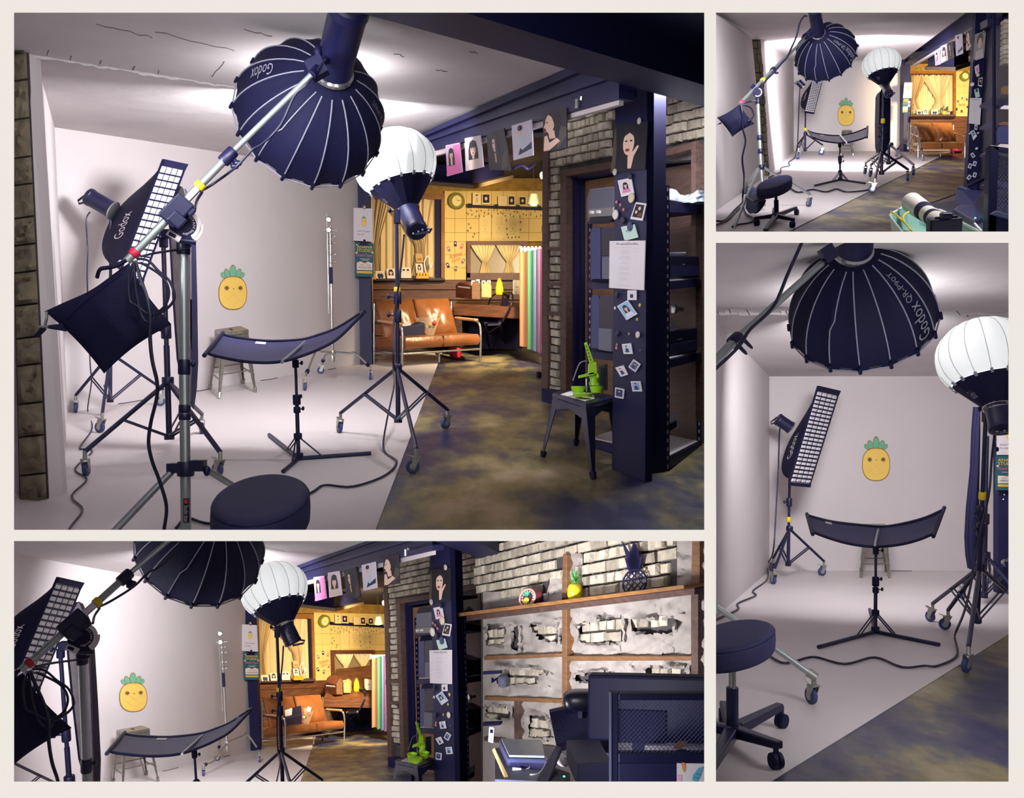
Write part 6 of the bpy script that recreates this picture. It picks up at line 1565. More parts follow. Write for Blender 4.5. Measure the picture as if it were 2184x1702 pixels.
# ------------------------------------------------------------------ the tall narrow view
def tall_room():
    c = D; p, fl = c.P, c.fl
    def L(s): return s + ' ' + c.where
    Yb = 11.8
    yb = c.py(Yb)
    BW = c.plane_y(1640, Yb, 2080, Yb)
    struct('wall_back', MB().prism([p(1640, yb, Yb), p(2132, yb, Yb), p(2132, 790, Yb), p(1640, 790, Yb)], V((0, .1, 0))), PLAST, L('white back wall of the studio cove'), 'wall')
    struct('wall_left', MB().prism([p(1512, c.py(7.7), 7.7), p(1641, yb, Yb), p(1641, 790, Yb), p(1512, 655, 7.5)], V((-.1, 0, 0))), PLAST, L('white side wall running to the back corner'), 'wall')
    struct('wall_right', MB().prism([p(2152, c.py(9.5), 9.5), p(2132, yb, Yb), p(2132, 780, Yb), p(2152, 700, 9.5)], V((.05, 0, 0))), PLAST, L('white wall end beside the dark post'), 'wall')
    cl = lambda x, y, H=1.19: p(x, y, F * H / (1005 - y))
    struct('ceiling', MB().prism([p(1400, 655, 7.2), p(2460, 655, 7.2), cl(2300, 812), cl(1560, 806)], Z * .05), CEIL, L('sloped white soffit over the back wall'), 'ceiling')
    struct('ceiling', MB().prism([p(1400, 655, 7.2), p(2460, 655, 7.2), p(2700, 250, 3.2), p(1400, 250, 3.2)], Z * .05), CEIL, L('white concrete ceiling above the big softbox'), 'ceiling')
    rg = MB(); rnd = random.Random(15)
    for k in range(22):
        x = 1515 + 30 * k; q, q2 = p(x, 668 + rnd.uniform(-1.5, 1.5), 7.1), p(x + 30, 669, 7.1)
        rg.tube([q, q2], [.006 + .012 * rnd.random(), .006 + .012 * rnd.random()], 5)
    struct('trim_1', rg, CEIL, L('rough plaster joint across the ceiling'), 'trim', smooth=60)
    cr = MB()
    for x, y, dx, dy in ((1530, 580, 110, 2), (1975, 586, 70, 0), (1560, 566, 60, 4), (1530, 660, 3, 10), (1555, 656, 4, 10), (1592, 656, 8, 14), (1676, 660, 4, 8), (2040, 660, 8, 8), (2060, 664, 5, 8), (2120, 528, 12, 8), (2040, 540, 8, 3)):
        t0 = [p(x + dx * t, y + dy * t + rnd.uniform(-1, 1), 7.15 - (668 - y) * .0099) - Z * .012 for t in (0, .3, .6, 1)]
        cr.tube(t0, .003, 4)
    struct('trim_2', cr, mat('crack', (70, 62, 70), 0.9), L('thin dark cracks in the ceiling plaster'), 'trim')
    fr = lambda pts, up=0.0: [fl(x, y, up) for x, y in pts]
    struct('floor', MB().prism(fr([(1300, 1900), (2600, 1900), (2300, 1210), (1600, 1210)], -.004), V((0, 0, -.05))), CONC, L('stained olive and navy concrete floor'), 'floor')
    struct('floor', MB().prism(fr([(1200, 1900), (1270, 1900), (1643, 1667), (2151, 1353), (2320, 1248), (2300, 1212), (1590, 1212), (1380, 1400)]), V((0, 0, -.003))), WFLOOR, L('white painted studio floor'), 'floor')
    cj = MB()
    for x0, x1, y, dy in ((1710, 1752, 1214.5, .5), (1758, 1834, 1215, 1.2), (1900, 1945, 1218, .5), (1620, 1640, 1226, -5)): cj.tube([fl(x0, y, .002), fl(x1, y + dy, .002)], .006, 4)
    struct('trim_3', cj, mat('crack', (70, 62, 70), 0.9), L('dark gap along the foot of the back wall'), 'trim')
    struct('pillar', MB().prism([p(2129, c.py(9.6), 9.6), p(2175, c.py(9.6), 9.6), p(2175, 850, 9.6), p(2129, 850, 9.6)], V((0, .1, 0))), INKM, L('dark steel post at the lounge corner'), 'pillar')
    # signs on the post
    G1 = [p(x, y, 9.52) for x, y in ((2126, 970), (2172, 971), (2172, 900), (2126, 900))]
    cd = card('paper_sign', L('white pineapple sign cut by the view edge'), 'sign', G1, (214, 204, 210), [], [((50, 46, 56), 'Anana+Pineapple', .14, .27, .9, .34), ((50, 46, 56), 'but...why?', .14, .17, .56, .24)])
    g = bil(G1)
    obj('pineapple_print', pineapple(lambda u, v: g(.42 + .3 * u, .48 + .34 * v), V((0, -1, 0)), None, None, None, None, .004), PINE, cd)
    G2 = [p(x, y, 9.5) for x, y in ((2123, 1045), (2170, 1046), (2170, 973), (2124, 972))]
    card('studio_poster', L('dark green opening poster below the pineapple sign'), 'poster', G2, (28, 84, 92), [((222, 206, 196), rect(.1, .2, .93, .42)), ((206, 170, 70), rect(.1, .1, .93, .17)), ((214, 90, 100), rect(.42, .4, .64, .43)), ((226, 190, 190), ell(.08, .7, .05, .03, 8))],
         [((236, 190, 40), 'ANANA', .1, .84, .94, .92), ((236, 190, 40), 'STUDIO', .1, .73, .94, .82), ((232, 90, 130), 'Grand Open', .1, .57, .92, .68), ((222, 220, 210), 'ANANASTUDIO', .28, .51, .8, .54), ((40, 44, 54), '010  1234', .3, .33, .8, .37), ((40, 44, 54), '000.0000', .2, .25, .88, .3)])
    for i, y in enumerate((1055, 1065)):
        one('magnet', MB().ball(p(2142 - 2 * i, y, 9.58), (.008, 0, 0), (0, .006, 0), (0, 0, .008), 8, 6), WHITE, L(('upper', 'lower')[i] + ' tiny white magnet on the dark post'), 'magnet')
    one('grip_stand', MB().tube(spline([fl(2155, 1236, .02), p(2138, 1200, 9.2), p(2150, 1194, 9.2), p(2170, 1193, 9.2)], 5), .014, 8), CHROME, L('bent chrome leg of the grip stand before the post'), 'light stand', smooth=50)
    g = bil(BW.quad(1838, 930, 1898, 1026))
    one('pineapple_sticker', pineapple(g, BW.n, None, None, None, None, .003), PINE, L('cheerful yellow pineapple sticker on the white back wall'), 'sticker')
    # stool at the wall
    metal_stool(L('tall gunmetal steel stool half hidden by the reflector'), [p(1840, 1125, 10.95), p(1892, 1125, 10.95), p(1888, 1117, 11.6), p(1844, 1117, 11.6)], [fl(1834, 1233), fl(1899, 1233), fl(1892, 1220), fl(1834, 1220)], GUN)
    # strip softbox
    rolling_stand(L('black castor stand under the strip softbox'), fl(1682, 1231), p(1684, 1020, 11.0), [fl(1649, 1246), fl(1753, 1228), fl(1647, 1219)], p(1684, 1127, 11.0), p(1681, 1203, 11.0), yaws=(.3, 1.8, .2), tape=.52, joints=(.72,), r=.02, wr=.05)
    q = [p(1683, 1031, 10.6), p(1724, 1035, 10.9), p(1787, 835, 11.2), p(1744, 825, 10.9)]
    stripbox(L('black strip softbox with white honeycomb front'), q, (p(1672, 968, 11.15) - p(1735, 930, 10.9)), (p(1686, 912, 11.1), p(1662, 896, 11.1) - p(1686, 912, 11.1)), .19, .075, [('Godox', .36, .66, .34, .6)], rows=22)
    cable(L('thin black cable from the strip light along the wall foot'), [p(1664, 912, 11.0), p(1662, 930, 11.0), p(1660, 1000, 11.0), p(1655, 1090, 10.9), p(1649, 1176, 10.8), fl(1637, 1217, .08), fl(1637, 1237, .01), fl(1606, 1262, .01), fl(1612, 1272, .01), fl(1574, 1289, .01), fl(1574, 1302, .01), fl(1538, 1319, .01), fl(1515, 1330, .01)], .009)
    # folded softbox and the two lantern side stands
    t = thing('folded_softbox', L('tall folded black softbox beside the lantern stand'), 'softbox', fl(2080, 1265))
    Yf = 8.6
    cv = lambda pts, Y: [p(x, y, Y) for x, y in pts]
    L1 = cv(((2082, 868), (2078, 920), (2075, 1000), (2066, 1090), (2063, 1146), (2065, 1185), (2070, 1214)), Yf)
    R1 = cv(((2088, 868), (2090, 920), (2089, 1000), (2089, 1090), (2089, 1146), (2086, 1185), (2076, 1214)), Yf + .05)
    def spl(cvv, u):
        k = u * (len(cvv) - 1); i = min(int(k), len(cvv) - 2); return lerp(cvv[i], cvv[i + 1], k - i)
    obj('black_back', MB().sheet(lambda u, v: lerp(spl(L1, u), spl(R1, u), v) - V((0, .05 * math.sin(math.pi * v), 0)), 18, 5, V((0, .06, 0))), NAVY, t, smooth=40)
    obj('edge_binding', MB().tube(L1, .008, 6), INKD, t)
    rolling_stand(L('second black castor stand behind the lantern stand'), fl(2101, 1280), p(2106, 930, 8.9), [fl(2051, 1277), fl(2106, 1245), fl(2165, 1300)], p(2103, 1183, 8.9), p(2099, 1270, 8.9), yaws=(.3, 1.2, 2.0), r=.02, joints=(.48,))
    rolling_stand(L('black castor stand under the glowing lantern'), fl(2085, 1365), p(2103, 872, 6.6), [fl(1984, 1326), fl(2015, 1343), fl(2061, 1434), fl(2172, 1330)], p(2090, 1208, 6.9), p(2084, 1322, 6.9), yaws=(.4, 1.4, 2.2, 1.0), r=.019, tape=.6, joints=(.52, .44))
    cen = p(2103, 762, 6.4); r_, u_, f_ = ray(cen)
    t, base = lantern(L('glowing white lantern softbox cut by the view edge'), cen, r_ * -.2 + u_ * .93 + f_ * .3, .316, None, px=(2070, 840))
    strobe(t, base, p(2139, 918, 6.2) - base, (p(2139, 918, 6.2) - base).length, .088, words='Godox')
    hd = MB().box(p(2104, 885, 6.55), V((.022, 0, 0)), V((0, .025, 0)), Z * .05); knob(hd, p(2100, 876, 6.5), (-1, -.2, .3), .04, .009); knob(hd, p(2118, 945, 6.5), (.5, -.2, -.9), .05, .008)
    one('stand_head', hd, INKD, L('black swivel head holding the lantern light'), 'bracket')
    cable(L('black cable trailing from the lantern stand over the white floor'), [p(2122, 920, 6.5), p(2115, 980, 6.6), p(2108, 1060, 6.6), p(2080, 1180, 6.65), p(2072, 1240, 6.6), p(2057, 1303, 6.5), p(2040, 1345, 6.4), fl(2036, 1372, .04), fl(2041, 1402, .012), fl(2000, 1424, .012), fl(1971, 1424, .012), fl(1924, 1427, .012), fl(1866, 1406, .012), fl(1801, 1420, .012), fl(1737, 1405, .012), fl(1696, 1414, .012), fl(1667, 1417, .012), fl(1634, 1398, .012), fl(1600, 1380, .012)], .008)
    # reflector
    reflector(L('curved black reflector panel on its own low stand'),
              [p(x, y, Y) for x, y, Y in ((1732, 1135, 7.0), (1769, 1149, 6.9), (1813, 1161, 6.85), (1863, 1167, 6.8), (1916, 1163, 6.85), (1960, 1152, 6.9), (1993, 1138, 7.0))],
              [p(x, y, Y) for x, y, Y in ((1722, 1100, 7.5), (1743, 1106, 7.45), (1778, 1114, 7.4), (1842, 1121.5, 7.35), (1886, 1124, 7.35), (1930, 1117, 7.35), (1974, 1105, 7.4), (2012, 1088, 7.5))],
              p(1868, 1166, 7.2), fl(1867, 1351), [fl(1746, 1384), fl(2003, 1379), fl(1855, 1303)], barpts=(p(1866, 1166, 6.75), p(1874, 1128, 7.4)))
    # boom, octagonal softbox
    T0, Tm, T1 = p(1490, 806, 4.3), p(1574, 720, 4.55), p(1752, 562, 5.0)
    bt = thing('lighting_boom', L('satin boom arm rising to the big softbox'), 'boom', Tm)
    obj('outer_tube', MB().tube([T0, Tm], .022, 16), ALU, bt, smooth=50)
    obj('inner_tube', MB().tube([Tm, T1], .0185, 14), ALU, bt, smooth=50)
    ax = T1 - T0; k = MB(); ring(k, lerp(T0, Tm, .93), ax, .033, .07, 14)
    sdv = ax.cross(ray(Tm)[2]).normalized()
    for q, s in ((lerp(T0, Tm, .9), -1), (lerp(T0, Tm, 1.05), -1)):
        k.tube([q, q + sdv * s * .05], .01, 8); k.ball(q + sdv * s * .06 , ax.normalized() * .014, sdv * .03, ray(Tm)[2] * .014, 10, 6)
    obj('clamp_collar', k, INK, bt, smooth=50)
    obj('tip_fork', MB().tube([T1, p(1765, 553, 5.0), p(1773, 535, 5.05)], .018, 8).box(p(1766, 541, 5.0), V((.03, 0, .02)), V((0, .03, 0)), V((-.02, 0, .035))), INK, bt, smooth=50)
    cable(L('black cable hanging from above onto the boom'), [p(1722, 490, 4.6), p(1709, 520, 4.6), p(1680, 585, 4.6), p(1664, 625, 4.6), p(1652, 650, 4.6), p(1630, 675, 4.55), p(1598, 705, 4.5), p(1575, 740, 4.45), p(1527, 786, 4.3), p(1500, 812, 4.25)], .009)
    hub = p(1820, 540, 5.2); cen = p(1841, 700, 5.2); r_, u_, f_ = ray(hub)
    axd = r_ * (cen - hub).dot(r_) + u_ * (cen - hub).dot(u_); ax = axd + f_ * axd.length * .72
    octabox(L('big black octagonal softbox filling the view top'), hub, hub + ax, .415, (('Godox', (1955, 660), .55, .92, .6, False), ('QR-P90T', (1930, 610), .2, .52, .42, False)), ((p(1838, 470, 5.0) - hub), .5, .1), boom_kink=0)
    # black stool, boom stand leg
    t = thing('round_stool', L('round black padded stool on a five arm base'), 'stool', fl(1562, 1590))
    Ys = 4.3
    stool_pad(t, c, 1565, 1350, Ys, 88, 33, 18, 8, .11)
    obj('gas_post', MB().tube([p(1562, 1395, Ys), p(1562, 1470, Ys)], .017, 12), CHROME, t, smooth=50)
    obj('sleeve', MB().tube([p(1562, 1466, Ys), p(1562, 1550, Ys)], .028, 14), INK, t, smooth=50)
    stool_base(t, c, p(1562, 1556, Ys), ((1664, 1505, 1667, 1552), (1662, 1588, 1655, 1640), (1515, 1636, 1512, 1690), (1500, 1545, 1496, 1590), (1543, 1500, 1543, 1540)))
    leg = thing('boom_stand', L('satin boom stand legs beside the round stool'), 'light stand', fl(1520, 1560))
    obj('column', MB().tube([p(1526, 1310, 5.2), p(1524, 950, 5.2)], .013, 12), ALU, leg, smooth=50)
    ft = fl(1730, 1501)
    e = caster(leg, ft, .045, .3)
    obj('leg', MB().tube([p(1510, 1282, 5.3), p(1560, 1316, 5.25), e], .017, 10), ALU, leg, smooth=50)
    obj('caster_socket', MB().tube([lerp(p(1560, 1316, 5.25), e, .93), lerp(p(1560, 1316, 5.25), e, 1.03)], .024, 10), ZINC, leg, smooth=50)
# ------------------------------------------------------------------ the smallest view
def small_room():
    c = B; p, fl, ht = c.P, c.fl, c.ht
    def L(s): return s + ' ' + c.where
    Yb = 28.0; yb = c.py(Yb)
    BW = c.plane_y(1693, Yb, 1930, Yb)
    struct('wall_back', MB().prism([p(1692, yb, Yb), p(1938, yb, Yb), p(1938, 122, Yb), p(1692, 122, Yb)], V((0, .2, 0))), PLAST, L('white back wall of the studio cove'), 'wall')
    struct('wall_left', MB().prism([p(1647, 367, 18.6), p(1693, yb, Yb), p(1693, 122, Yb), p(1628, 80, 18.6)], V((-.2, 0, 0))), PLAST, L('white side wall running to the back corner'), 'wall')
    struct('wall_end', MB().prism([p(1636, 374, 17.9), p(1648, 367, 18.6), p(1629, 80, 18.6), p(1619, 80, 17.9)], V((0, .1, 0))), PLAST, L('narrow white return of the side wall'), 'wall')
    struct('wall_front', MB().prism([p(1500, 470, 10.6), p(1632, 377, 17.4), p(1604, 84, 17.4), p(1490, 5, 10.6)], V((-.1, 0, 0))), PLAST, L('white wall outside the stone strip'), 'wall')
    st = thing('wall_stone', L('rough stone strip set upright in the white wall'), 'wall', p(1632, 376, 17.5), kind='structure')
    obj('mortar_bed', MB().prism([p(1628, 378, 17.75), p(1641, 372, 17.75), p(1622, 84, 17.75), p(1601, 84, 17.75)], V((0, .05, 0))), MORTAR, st)
    rnd = random.Random(13); y = 376
    while y > 90:
        y2 = max(86, y - rnd.choice((13, 16, 20))); a0, b0 = 1602 + (y - 86) * .093, 1602 + (y2 - 86) * .093; a1, b1 = 1621 + (y - 86) * .064, 1621 + (y2 - 86) * .064
        k = .4 + .6 * rnd.random()
        m_ = (a0 + a1) / 2 + rnd.uniform(-4, 4)
        for x0, x1, x2, x3 in ((a0, m_, m_ - 1, b0), (m_ + .6, a1, b1, m_ - .4)):
            mb = MB().prism([p(x0, y - .6, 17.7), p(x1, y - .6, 17.7), p(x2, y2 + .4, 17.7), p(x3, y2 + .4, 17.7)], V((0, -.12 * k, 0)))
            obj('stone', mb, mat('khaki_stone', (142, 130, 104), .95, var=.4, scale=7, bump=1.0, bscale=14), st, bevel=.02)
        y = y2
    cl = lambda x, y, H=1.42: p(x, y, F * H / (233 - y))
    struct('ceiling', MB().prism([p(1440, -30, 10.8), cl(2300, -100), cl(2060, 27), cl(1928, 127), cl(1690, 132), p(1628, 84, 18.3), p(1602, 84, 17.2)], Z * .1), CEIL, L('white plastered concrete ceiling with cracks'), 'ceiling')
    rg = MB(); rnd = random.Random(5)
    for k in range(12): rg.tube([cl(1625 + 20 * k, 86 + rnd.uniform(-.6, .6)), cl(1645 + 20 * k, 86)], .02 + .03 * rnd.random(), 5)
    struct('trim_1', rg, CEIL, L('rough plaster joint across the ceiling'), 'trim', smooth=60)
    fr = lambda pts, up=0.0: [fl(x, y, up) for x, y in pts]
    struct('floor', MB().prism(fr([(1200, 700), (2600, 700), (2300, 316), (1650, 316)], -.01), V((0, 0, -.1))), CONC, L('stained olive and navy concrete floor'), 'floor')
    struct('floor', MB().prism(fr([(1100, 700), (1375, 700), (1681, 494), (1840, 415), (2013, 330.5), (2035, 319), (1660, 319), (1400, 480)]), V((0, 0, -.006))), WFLOOR, L('white painted studio floor'), 'floor')
    # beam, post, pillar
    PB = c.plane_y(1935, 27.8, 2084, 15.2)
    def strip(pts, off, th): return MB().prism([PB.hit(x, y, off) for x, y in pts], PB.n * -th)
    bt = thing('beam', L('dark stepped header beam between studio and lounge'), 'beam', PB.hit(1935, 140), kind='structure')
    for nm, pts, off in (('web', [(1926, 137), (2106, 50), (2106, -40), (1926, 127)], 0), ('flange', [(1926, 130), (2106, -12), (2106, -50), (1926, 124)], .1), ('flange', [(1928, 141), (2106, 56), (2106, 40), (1928, 135)], .08)):
        obj(nm, strip(pts, off, .3), INKM, bt)
    one('cornice_strip', strip([(1926, 126), (2110, -16), (2110, -24), (1920, 124)], .14, .05), mat('off_white_rail', (196, 186, 190), .6), L('pale plaster strip along the dark beam'), 'trim')
    one('curtain_rail', strip([(1946, 142), (2078, 62), (2078, 56), (1946, 138)], .1, .06), mat('off_white_rail', (196, 186, 190), .6), L('pale rail fixed under the dark header beam'), 'rail')
    for q, base, shp, lab in (([(1995, 140), (2005.5, 137), (2004, 104), (1993, 110)], (226, 190, 220), P_PINK, 'print of a person in pink, first under the beam'), ([(2007, 135), (2022, 128), (2019.5, 93), (2006, 99)], (224, 212, 222), P_LADY, 'white print of a dark bobbed person'), ([(2023, 129), (2035.6, 122.6), (2032, 87), (2021, 92)], (26, 24, 40), P_DARK, 'black print with a half lit face'), ([(2039, 120), (2054, 114), (2052, 71), (2037, 76)], (222, 214, 232), P_SIT, 'print of a seated person in navy trousers'), ([(2060, 109), (2077, 105), (2077, 58), (2060, 68)], (40, 34, 50), P_PROF, 'dark print of a face in profile')):
        card('photo_print', L(lab), 'photograph', [PB.hit(x, y, .14) for x, y in q], base, shp, group='prints hung from the beam ' + c.where)
    struct('pillar', MB().prism([p(1927, 323.5, 27.6), p(1939, 323.5, 27.6), p(1942, 120, 27.6), p(1929, 120, 27.6)], V((0, .3, 0))), INKM, L('dark steel post at the lounge corner'), 'pillar')
    Yp = 14.5
    struct('pillar', MB().prism([p(2061, c.py(Yp), Yp), p(2084, c.py(Yp), Yp), p(2107, 0, Yp), p(2083, 0, Yp)], V((0, .1, 0))), INKM, L('flat dark steel pillar covered in prints'), 'pillar')
    struct('pillar', MB().prism([p(2084, c.py(Yp), Yp), p(2108, c.py(13.6), 13.6), p(2140, 0, 13.6), p(2107, 0, Yp)], V((.05, .1, 0))), INKD, L('black return of the steel pillar'), 'pillar')
    struct('wall_right', MB().prism([p(2090, 420, 15.5), p(2230, 460, 13), p(2230, -20, 13), p(2090, -20, 15.5)], V((0, .1, 0))), mat('dark_paint', (11, 10, 40)), L('dark wall behind the rack'), 'wall')
    def pc(q, base, shp, lab): card('photo_print', L(lab), 'photograph', [p(x, y, Yp - .03) for x, y in q], base, shp, group='prints on the dark pillar ' + c.where)
    pc([(2076, 131), (2098.6, 122.6), (2103, 65), (2080, 73)], (170, 160, 164), [((110, 100, 104), ell(.5, .75, .3, .22)), (SK, ell(.5, .6, .17, .2)), ((206, 196, 200), [(.1, 0), (.9, 0), (.8, .35), (.2, .35)])], 'large soft grey portrait print on the pillar')
    pc([(2081, 158), (2089, 153), (2087.6, 137), (2079, 142)], WH, p_frame([(PK, rect(.2, .1, .8, .7))], .1, .14, (226, 196, 210)), 'instant print of a person in pink')
    pc([(2086, 183), (2094, 185), (2096, 165), (2087.6, 166.5)], WH, p_frame([(SK, ell(.5, .6, .2, .2))], .1, .14, (30, 26, 40)), 'dark instant print tilted beside the round badge')
    pc([(2081, 209), (2090, 206), (2087, 188), (2078, 191)], (196, 222, 212), [((60, 70, 110), ell(.5, .8, .3, .2))], 'pale green note above the price sheet')
    pc([(2078.6, 276), (2084.2, 277), (2085, 266), (2079, 265.5)], WH, p_frame(P_DUO, .2, .2), 'small square print under the price sheet')
    pc([(2076, 299), (2084, 290), (2077, 277), (2070, 280)], (222, 226, 236), p_frame(p_bust((224, 228, 240)), .06, .08, (150, 190, 226)), 'pale blue print turned on a corner')
    for (x, y), lab in (((2075, 331), 'small print upright below the magnets'), ((2079, 349), 'small print on its corner, highest of the low cluster'), ((2069, 354), 'small tilted print at mid height of the low cluster'), ((2079, 373), 'small print near the low pillar edge'), ((2067, 378), 'lowest small print on the pillar')):
        a = .3 * ((x * 7) % 5 - 2); w, h = 3.4, 5
        pc([(x + dx * math.cos(a) - dy * math.sin(a), y + dx * math.sin(a) + dy * math.cos(a)) for dx, dy in ((-w, h), (w, h), (w, -h), (-w, -h))], WH, p_frame([((52, 66, 120), ell(.5, .4, .3, .35))], .14, .18, (120, 140, 180)), lab)
    tx = [((60, 56, 66), 'AnanaStudio', .2, .92, .82, .96)] + [((130, 126, 136), 'profile portrait print', .36, .8 - .1 * i, .64, .815 - .1 * i) for i in range(7)]
    card('price_sheet', L('white price sheet fixed to the dark pillar'), 'sheet', [p(2066.5, 263, Yp - .05), p(2090, 266, Yp - .05), p(2094, 209, Yp - .05), p(2069, 209, Yp - .05)], (228, 220, 228), [], tx)
    for x, y, r, col, lab in ((2098, 67, 3, (120, 118, 120), 'grey magnet at the portrait top'), (2077, 130, 3, (60, 60, 80), 'dark magnet at the portrait foot'), (2086, 160, 4, (216, 200, 170), 'cream badge between two instant prints'), (2074, 180, 4.6, (226, 216, 214), 'white badge on the pillar edge'), (2083, 317, 3, (200, 206, 190), 'pale magnet in the row above the low prints'), (2086, 284, 2, (216, 206, 180), 'cream magnet beside the pale blue print'), (2068.5, 285, 2, (226, 214, 216), 'white magnet beside the pale blue print')):
        one('magnet', MB().ball(p(x, y, Yp - .04), (r * Yp / F, 0, 0), (0, .03, 0), (0, 0, r * Yp / F), 12, 8), flat(col, .35), L(lab), 'magnet', 'magnets on the dark pillar ' + c.where, smooth=60)
    # lounge
    Yw = 29.5; W = c.plane_y(1940, Yw, 2080, Yw)
    CREAM = MATS['cream_board']
    struct('wall_lounge', MB().prism(W.quad(1900, 96, 2160, c.py(Yw) + 1, -.1), V((0, .2, 0))), MATS['yellowed_brick'], L('yellow lit back wall of the lounge'), 'wall')
    pan = thing('wall_panel', L('brown plank panelling along the lounge wall'), 'wall', W.hit(2000, 318), kind='structure')
    for y0, y1 in ((247, 259), (259.5, 272), (272.5, 286), (286.5, 302), (302.5, 318)): obj('plank', MB().prism(W.quad(1938, y0, 2120, y1), V((0, .1, 0))), WOOD, pan)
    struct('ceiling', MB().prism([p(1943, 120, 24), p(2110, 100, 20), p(2140, 136, 29.5), p(1938, 136, 29.5)], Z * .1), mat('lounge_ceiling', (58, 50, 58)), L('dark lounge ceiling'), 'ceiling')
    wd = thing('window_1', L('lounge window with a brown frame'), 'window', W.hit(1985, 246), kind='structure')
    def wq(x0, y0, x1, y1, off, th, m, nm, par): return obj(nm, MB().prism(W.quad(x0, y0, x1, y1, off), W.n * -th), m, par)
    FW = MATS['window_timber']
    wq(1940, 152, 2039, 157, .2, .2, FW, 'window_frame', wd); wq(2034, 157, 2039, 247, .2, .2, FW, 'window_frame', wd); wq(2029, 157, 2034, 245, .1, .1, INKD, 'window_reveal', wd); wq(1940, 157, 2030, 163, .1, .1, DWOOD, 'window_frame', wd)
    wq(1940, 244, 2039, 248, .35, .35, DWOOD, 'window_sill', wd); wq(1940, 160, 2030, 245, .02, .04, mat('dull_glass', (158, 146, 140)), 'pane', wd)
    curtain(L('sheer cream curtain over the lounge window'), bil(W.quad(1940, 162, 2029, 238, .06)), 11, .1)
    for u0, u1, ut, lab in ((.0, .4, .05, 'tied cream curtain nearest the dark post'), (.25, .98, .68, 'tied cream curtain drawn across the window middle')):
        curtain(L(lab), bil(W.quad(1941, 162, 2029, 244, .2)), 6, .12, lambda v, u0=u0, u1=u1, ut=ut: (ut - .06 + (u0 - ut + .06) * min(1, abs(v - .35) * 1.6), ut + .06 + (u1 - ut - .06) * min(1, abs(v - .35) * 1.55)))
    for x0, x1, y0, shp, lab in ((1955, 1966, 234, P_DUO, 'yellowish card first on the window sill'), (1968, 1980, 233, p_bust((230, 226, 226)), 'white portrait card on the window sill'), (1986, 2001, 234, P_DUO, 'white two face card on the window sill')):
        card('photo_card', L(lab), 'photograph', W.quad(x0, y0, x1, 244, .4), (226, 206, 160), shp, group='cards on the lounge window sill ' + c.where)
    pl = thing('potted_plant', L('dark leafy plant on the window sill'), 'plant', W.hit(2012, 245, .3))
    obj('pot', MB().lathe(W.hit(2014, 245, .3), Z, [(0, .05), (.1, .07)], 12), mat('amber', (226, 160, 30)), pl)
    rnd = random.Random(3)
    for i in range(16):
        q = W.hit(2006 + 13 * rnd.random(), 229 + 12 * rnd.random(), .3); a = rnd.random() * 6
        obj('leaf', MB().prism([q, q + V((.06 * math.cos(a), -.02, .05)), q + V((.12 * math.cos(a), 0, .02)), q + V((.06 * math.cos(a), .01, -.03))], V((0, .01, 0))), mat('dark_leaf', (44, 60, 40), .5), pl)
    bd = thing('wall_board', L('cream tiled board on the lounge wall'), 'board', W.hit(2056, 247))
    xs = (2037, 2046, 2056, 2066, 2080); ys = (152, 168, 183, 198, 213, 230, 241, 248)
    for i in range(4):
        for j in range(7): obj('tile', MB().prism(W.quad(xs[i] + .2, ys[j] + .2, xs[i + 1] - .2, ys[j + 1] - .2, .05), W.n * -.04), CREAM, bd)
    t = thing('wall_clock', L('round olive wall clock on the cream board'), 'clock', W.hit(2056, 164)); cc = W.hit(2056, 164, .05)
    obj('rim', MB().lathe(cc, W.n, [(0, .15), (.1, .15), (.11, .1), (.06, .1)], 28), MATS['olive_rim'], t, smooth=40)
    obj('dial', MB().lathe(cc + V((.02, 0, .01)), W.n, [(0, .1), (.07, .1)], 24), MATS['dial'], t)
    for i, (x, y) in enumerate(((2052, 209), (2043, 216), (2062, 212), (2063, 228), (2040, 233), (2051, 237))):
        card('photo_card', L('tiny ring photo on the cream board, ' + ('topmost', 'upper, near the window', 'red toned', 'far side', 'black, near the window', 'lowest')[i]), 'photograph', W.quad(x - 2.4, y - 3.2, x + 2.4, y + 3.2, .07), ((214, 190, 150), (200, 170, 130), (206, 150, 110), (190, 160, 110), (60, 50, 56), (150, 110, 70))[i], [(HA, rect(.25, .15, .75, .8))], group='ring of small photos ' + c.where)
    rt = MB(); text(rt, 'Ananas Studio', bil(W.quad(2044, 219, 2059, 226, .07)))
    one('wall_lettering', rt, flat((206, 96, 70)), L('red handwritten words amid the ring of small photos'), 'lettering')
    t = thing('air_conditioner', L('ceiling cassette air conditioner in the lounge'), 'air conditioner', p(2020, 143, 24))
    pa = [p(1972, 149, 23.0), p(2038, 151, 20), p(2074, 139, 21), p(2006, 137, 25)]
    obj('panel', MB().prism(pa, Z * .08), mat('taupe_panel', (110, 92, 70)), t)
    c0 = sum(pa, V()) / 4
    obj('grille', MB().prism([lerp(c0, q, .62) - Z * .02 for q in pa], Z * .02), INKD, t)
    obj('cassette_body', MB().prism([lerp(c0, q, .85) + Z * .08 for q in pa], Z * .3), INKM, t)
    # signs on the post
    G1 = [p(x, y, 27.3) for x, y in ((1926, 209), (1944, 209), (1946, 176), (1929, 176))]
    cd = card('paper_sign', L('white sign with a yellow pineapple on the dark post'), 'sign', G1, (214, 204, 210), [], [((50, 46, 56), 'Anana', .15, .25, .7, .33)])
    g = bil(G1)
    obj('pineapple_print', pineapple(lambda u, v: g(.4 + .28 * u, .5 + .3 * v), V((0, -1, 0)), None, None, None, None, .01), PINE, cd)
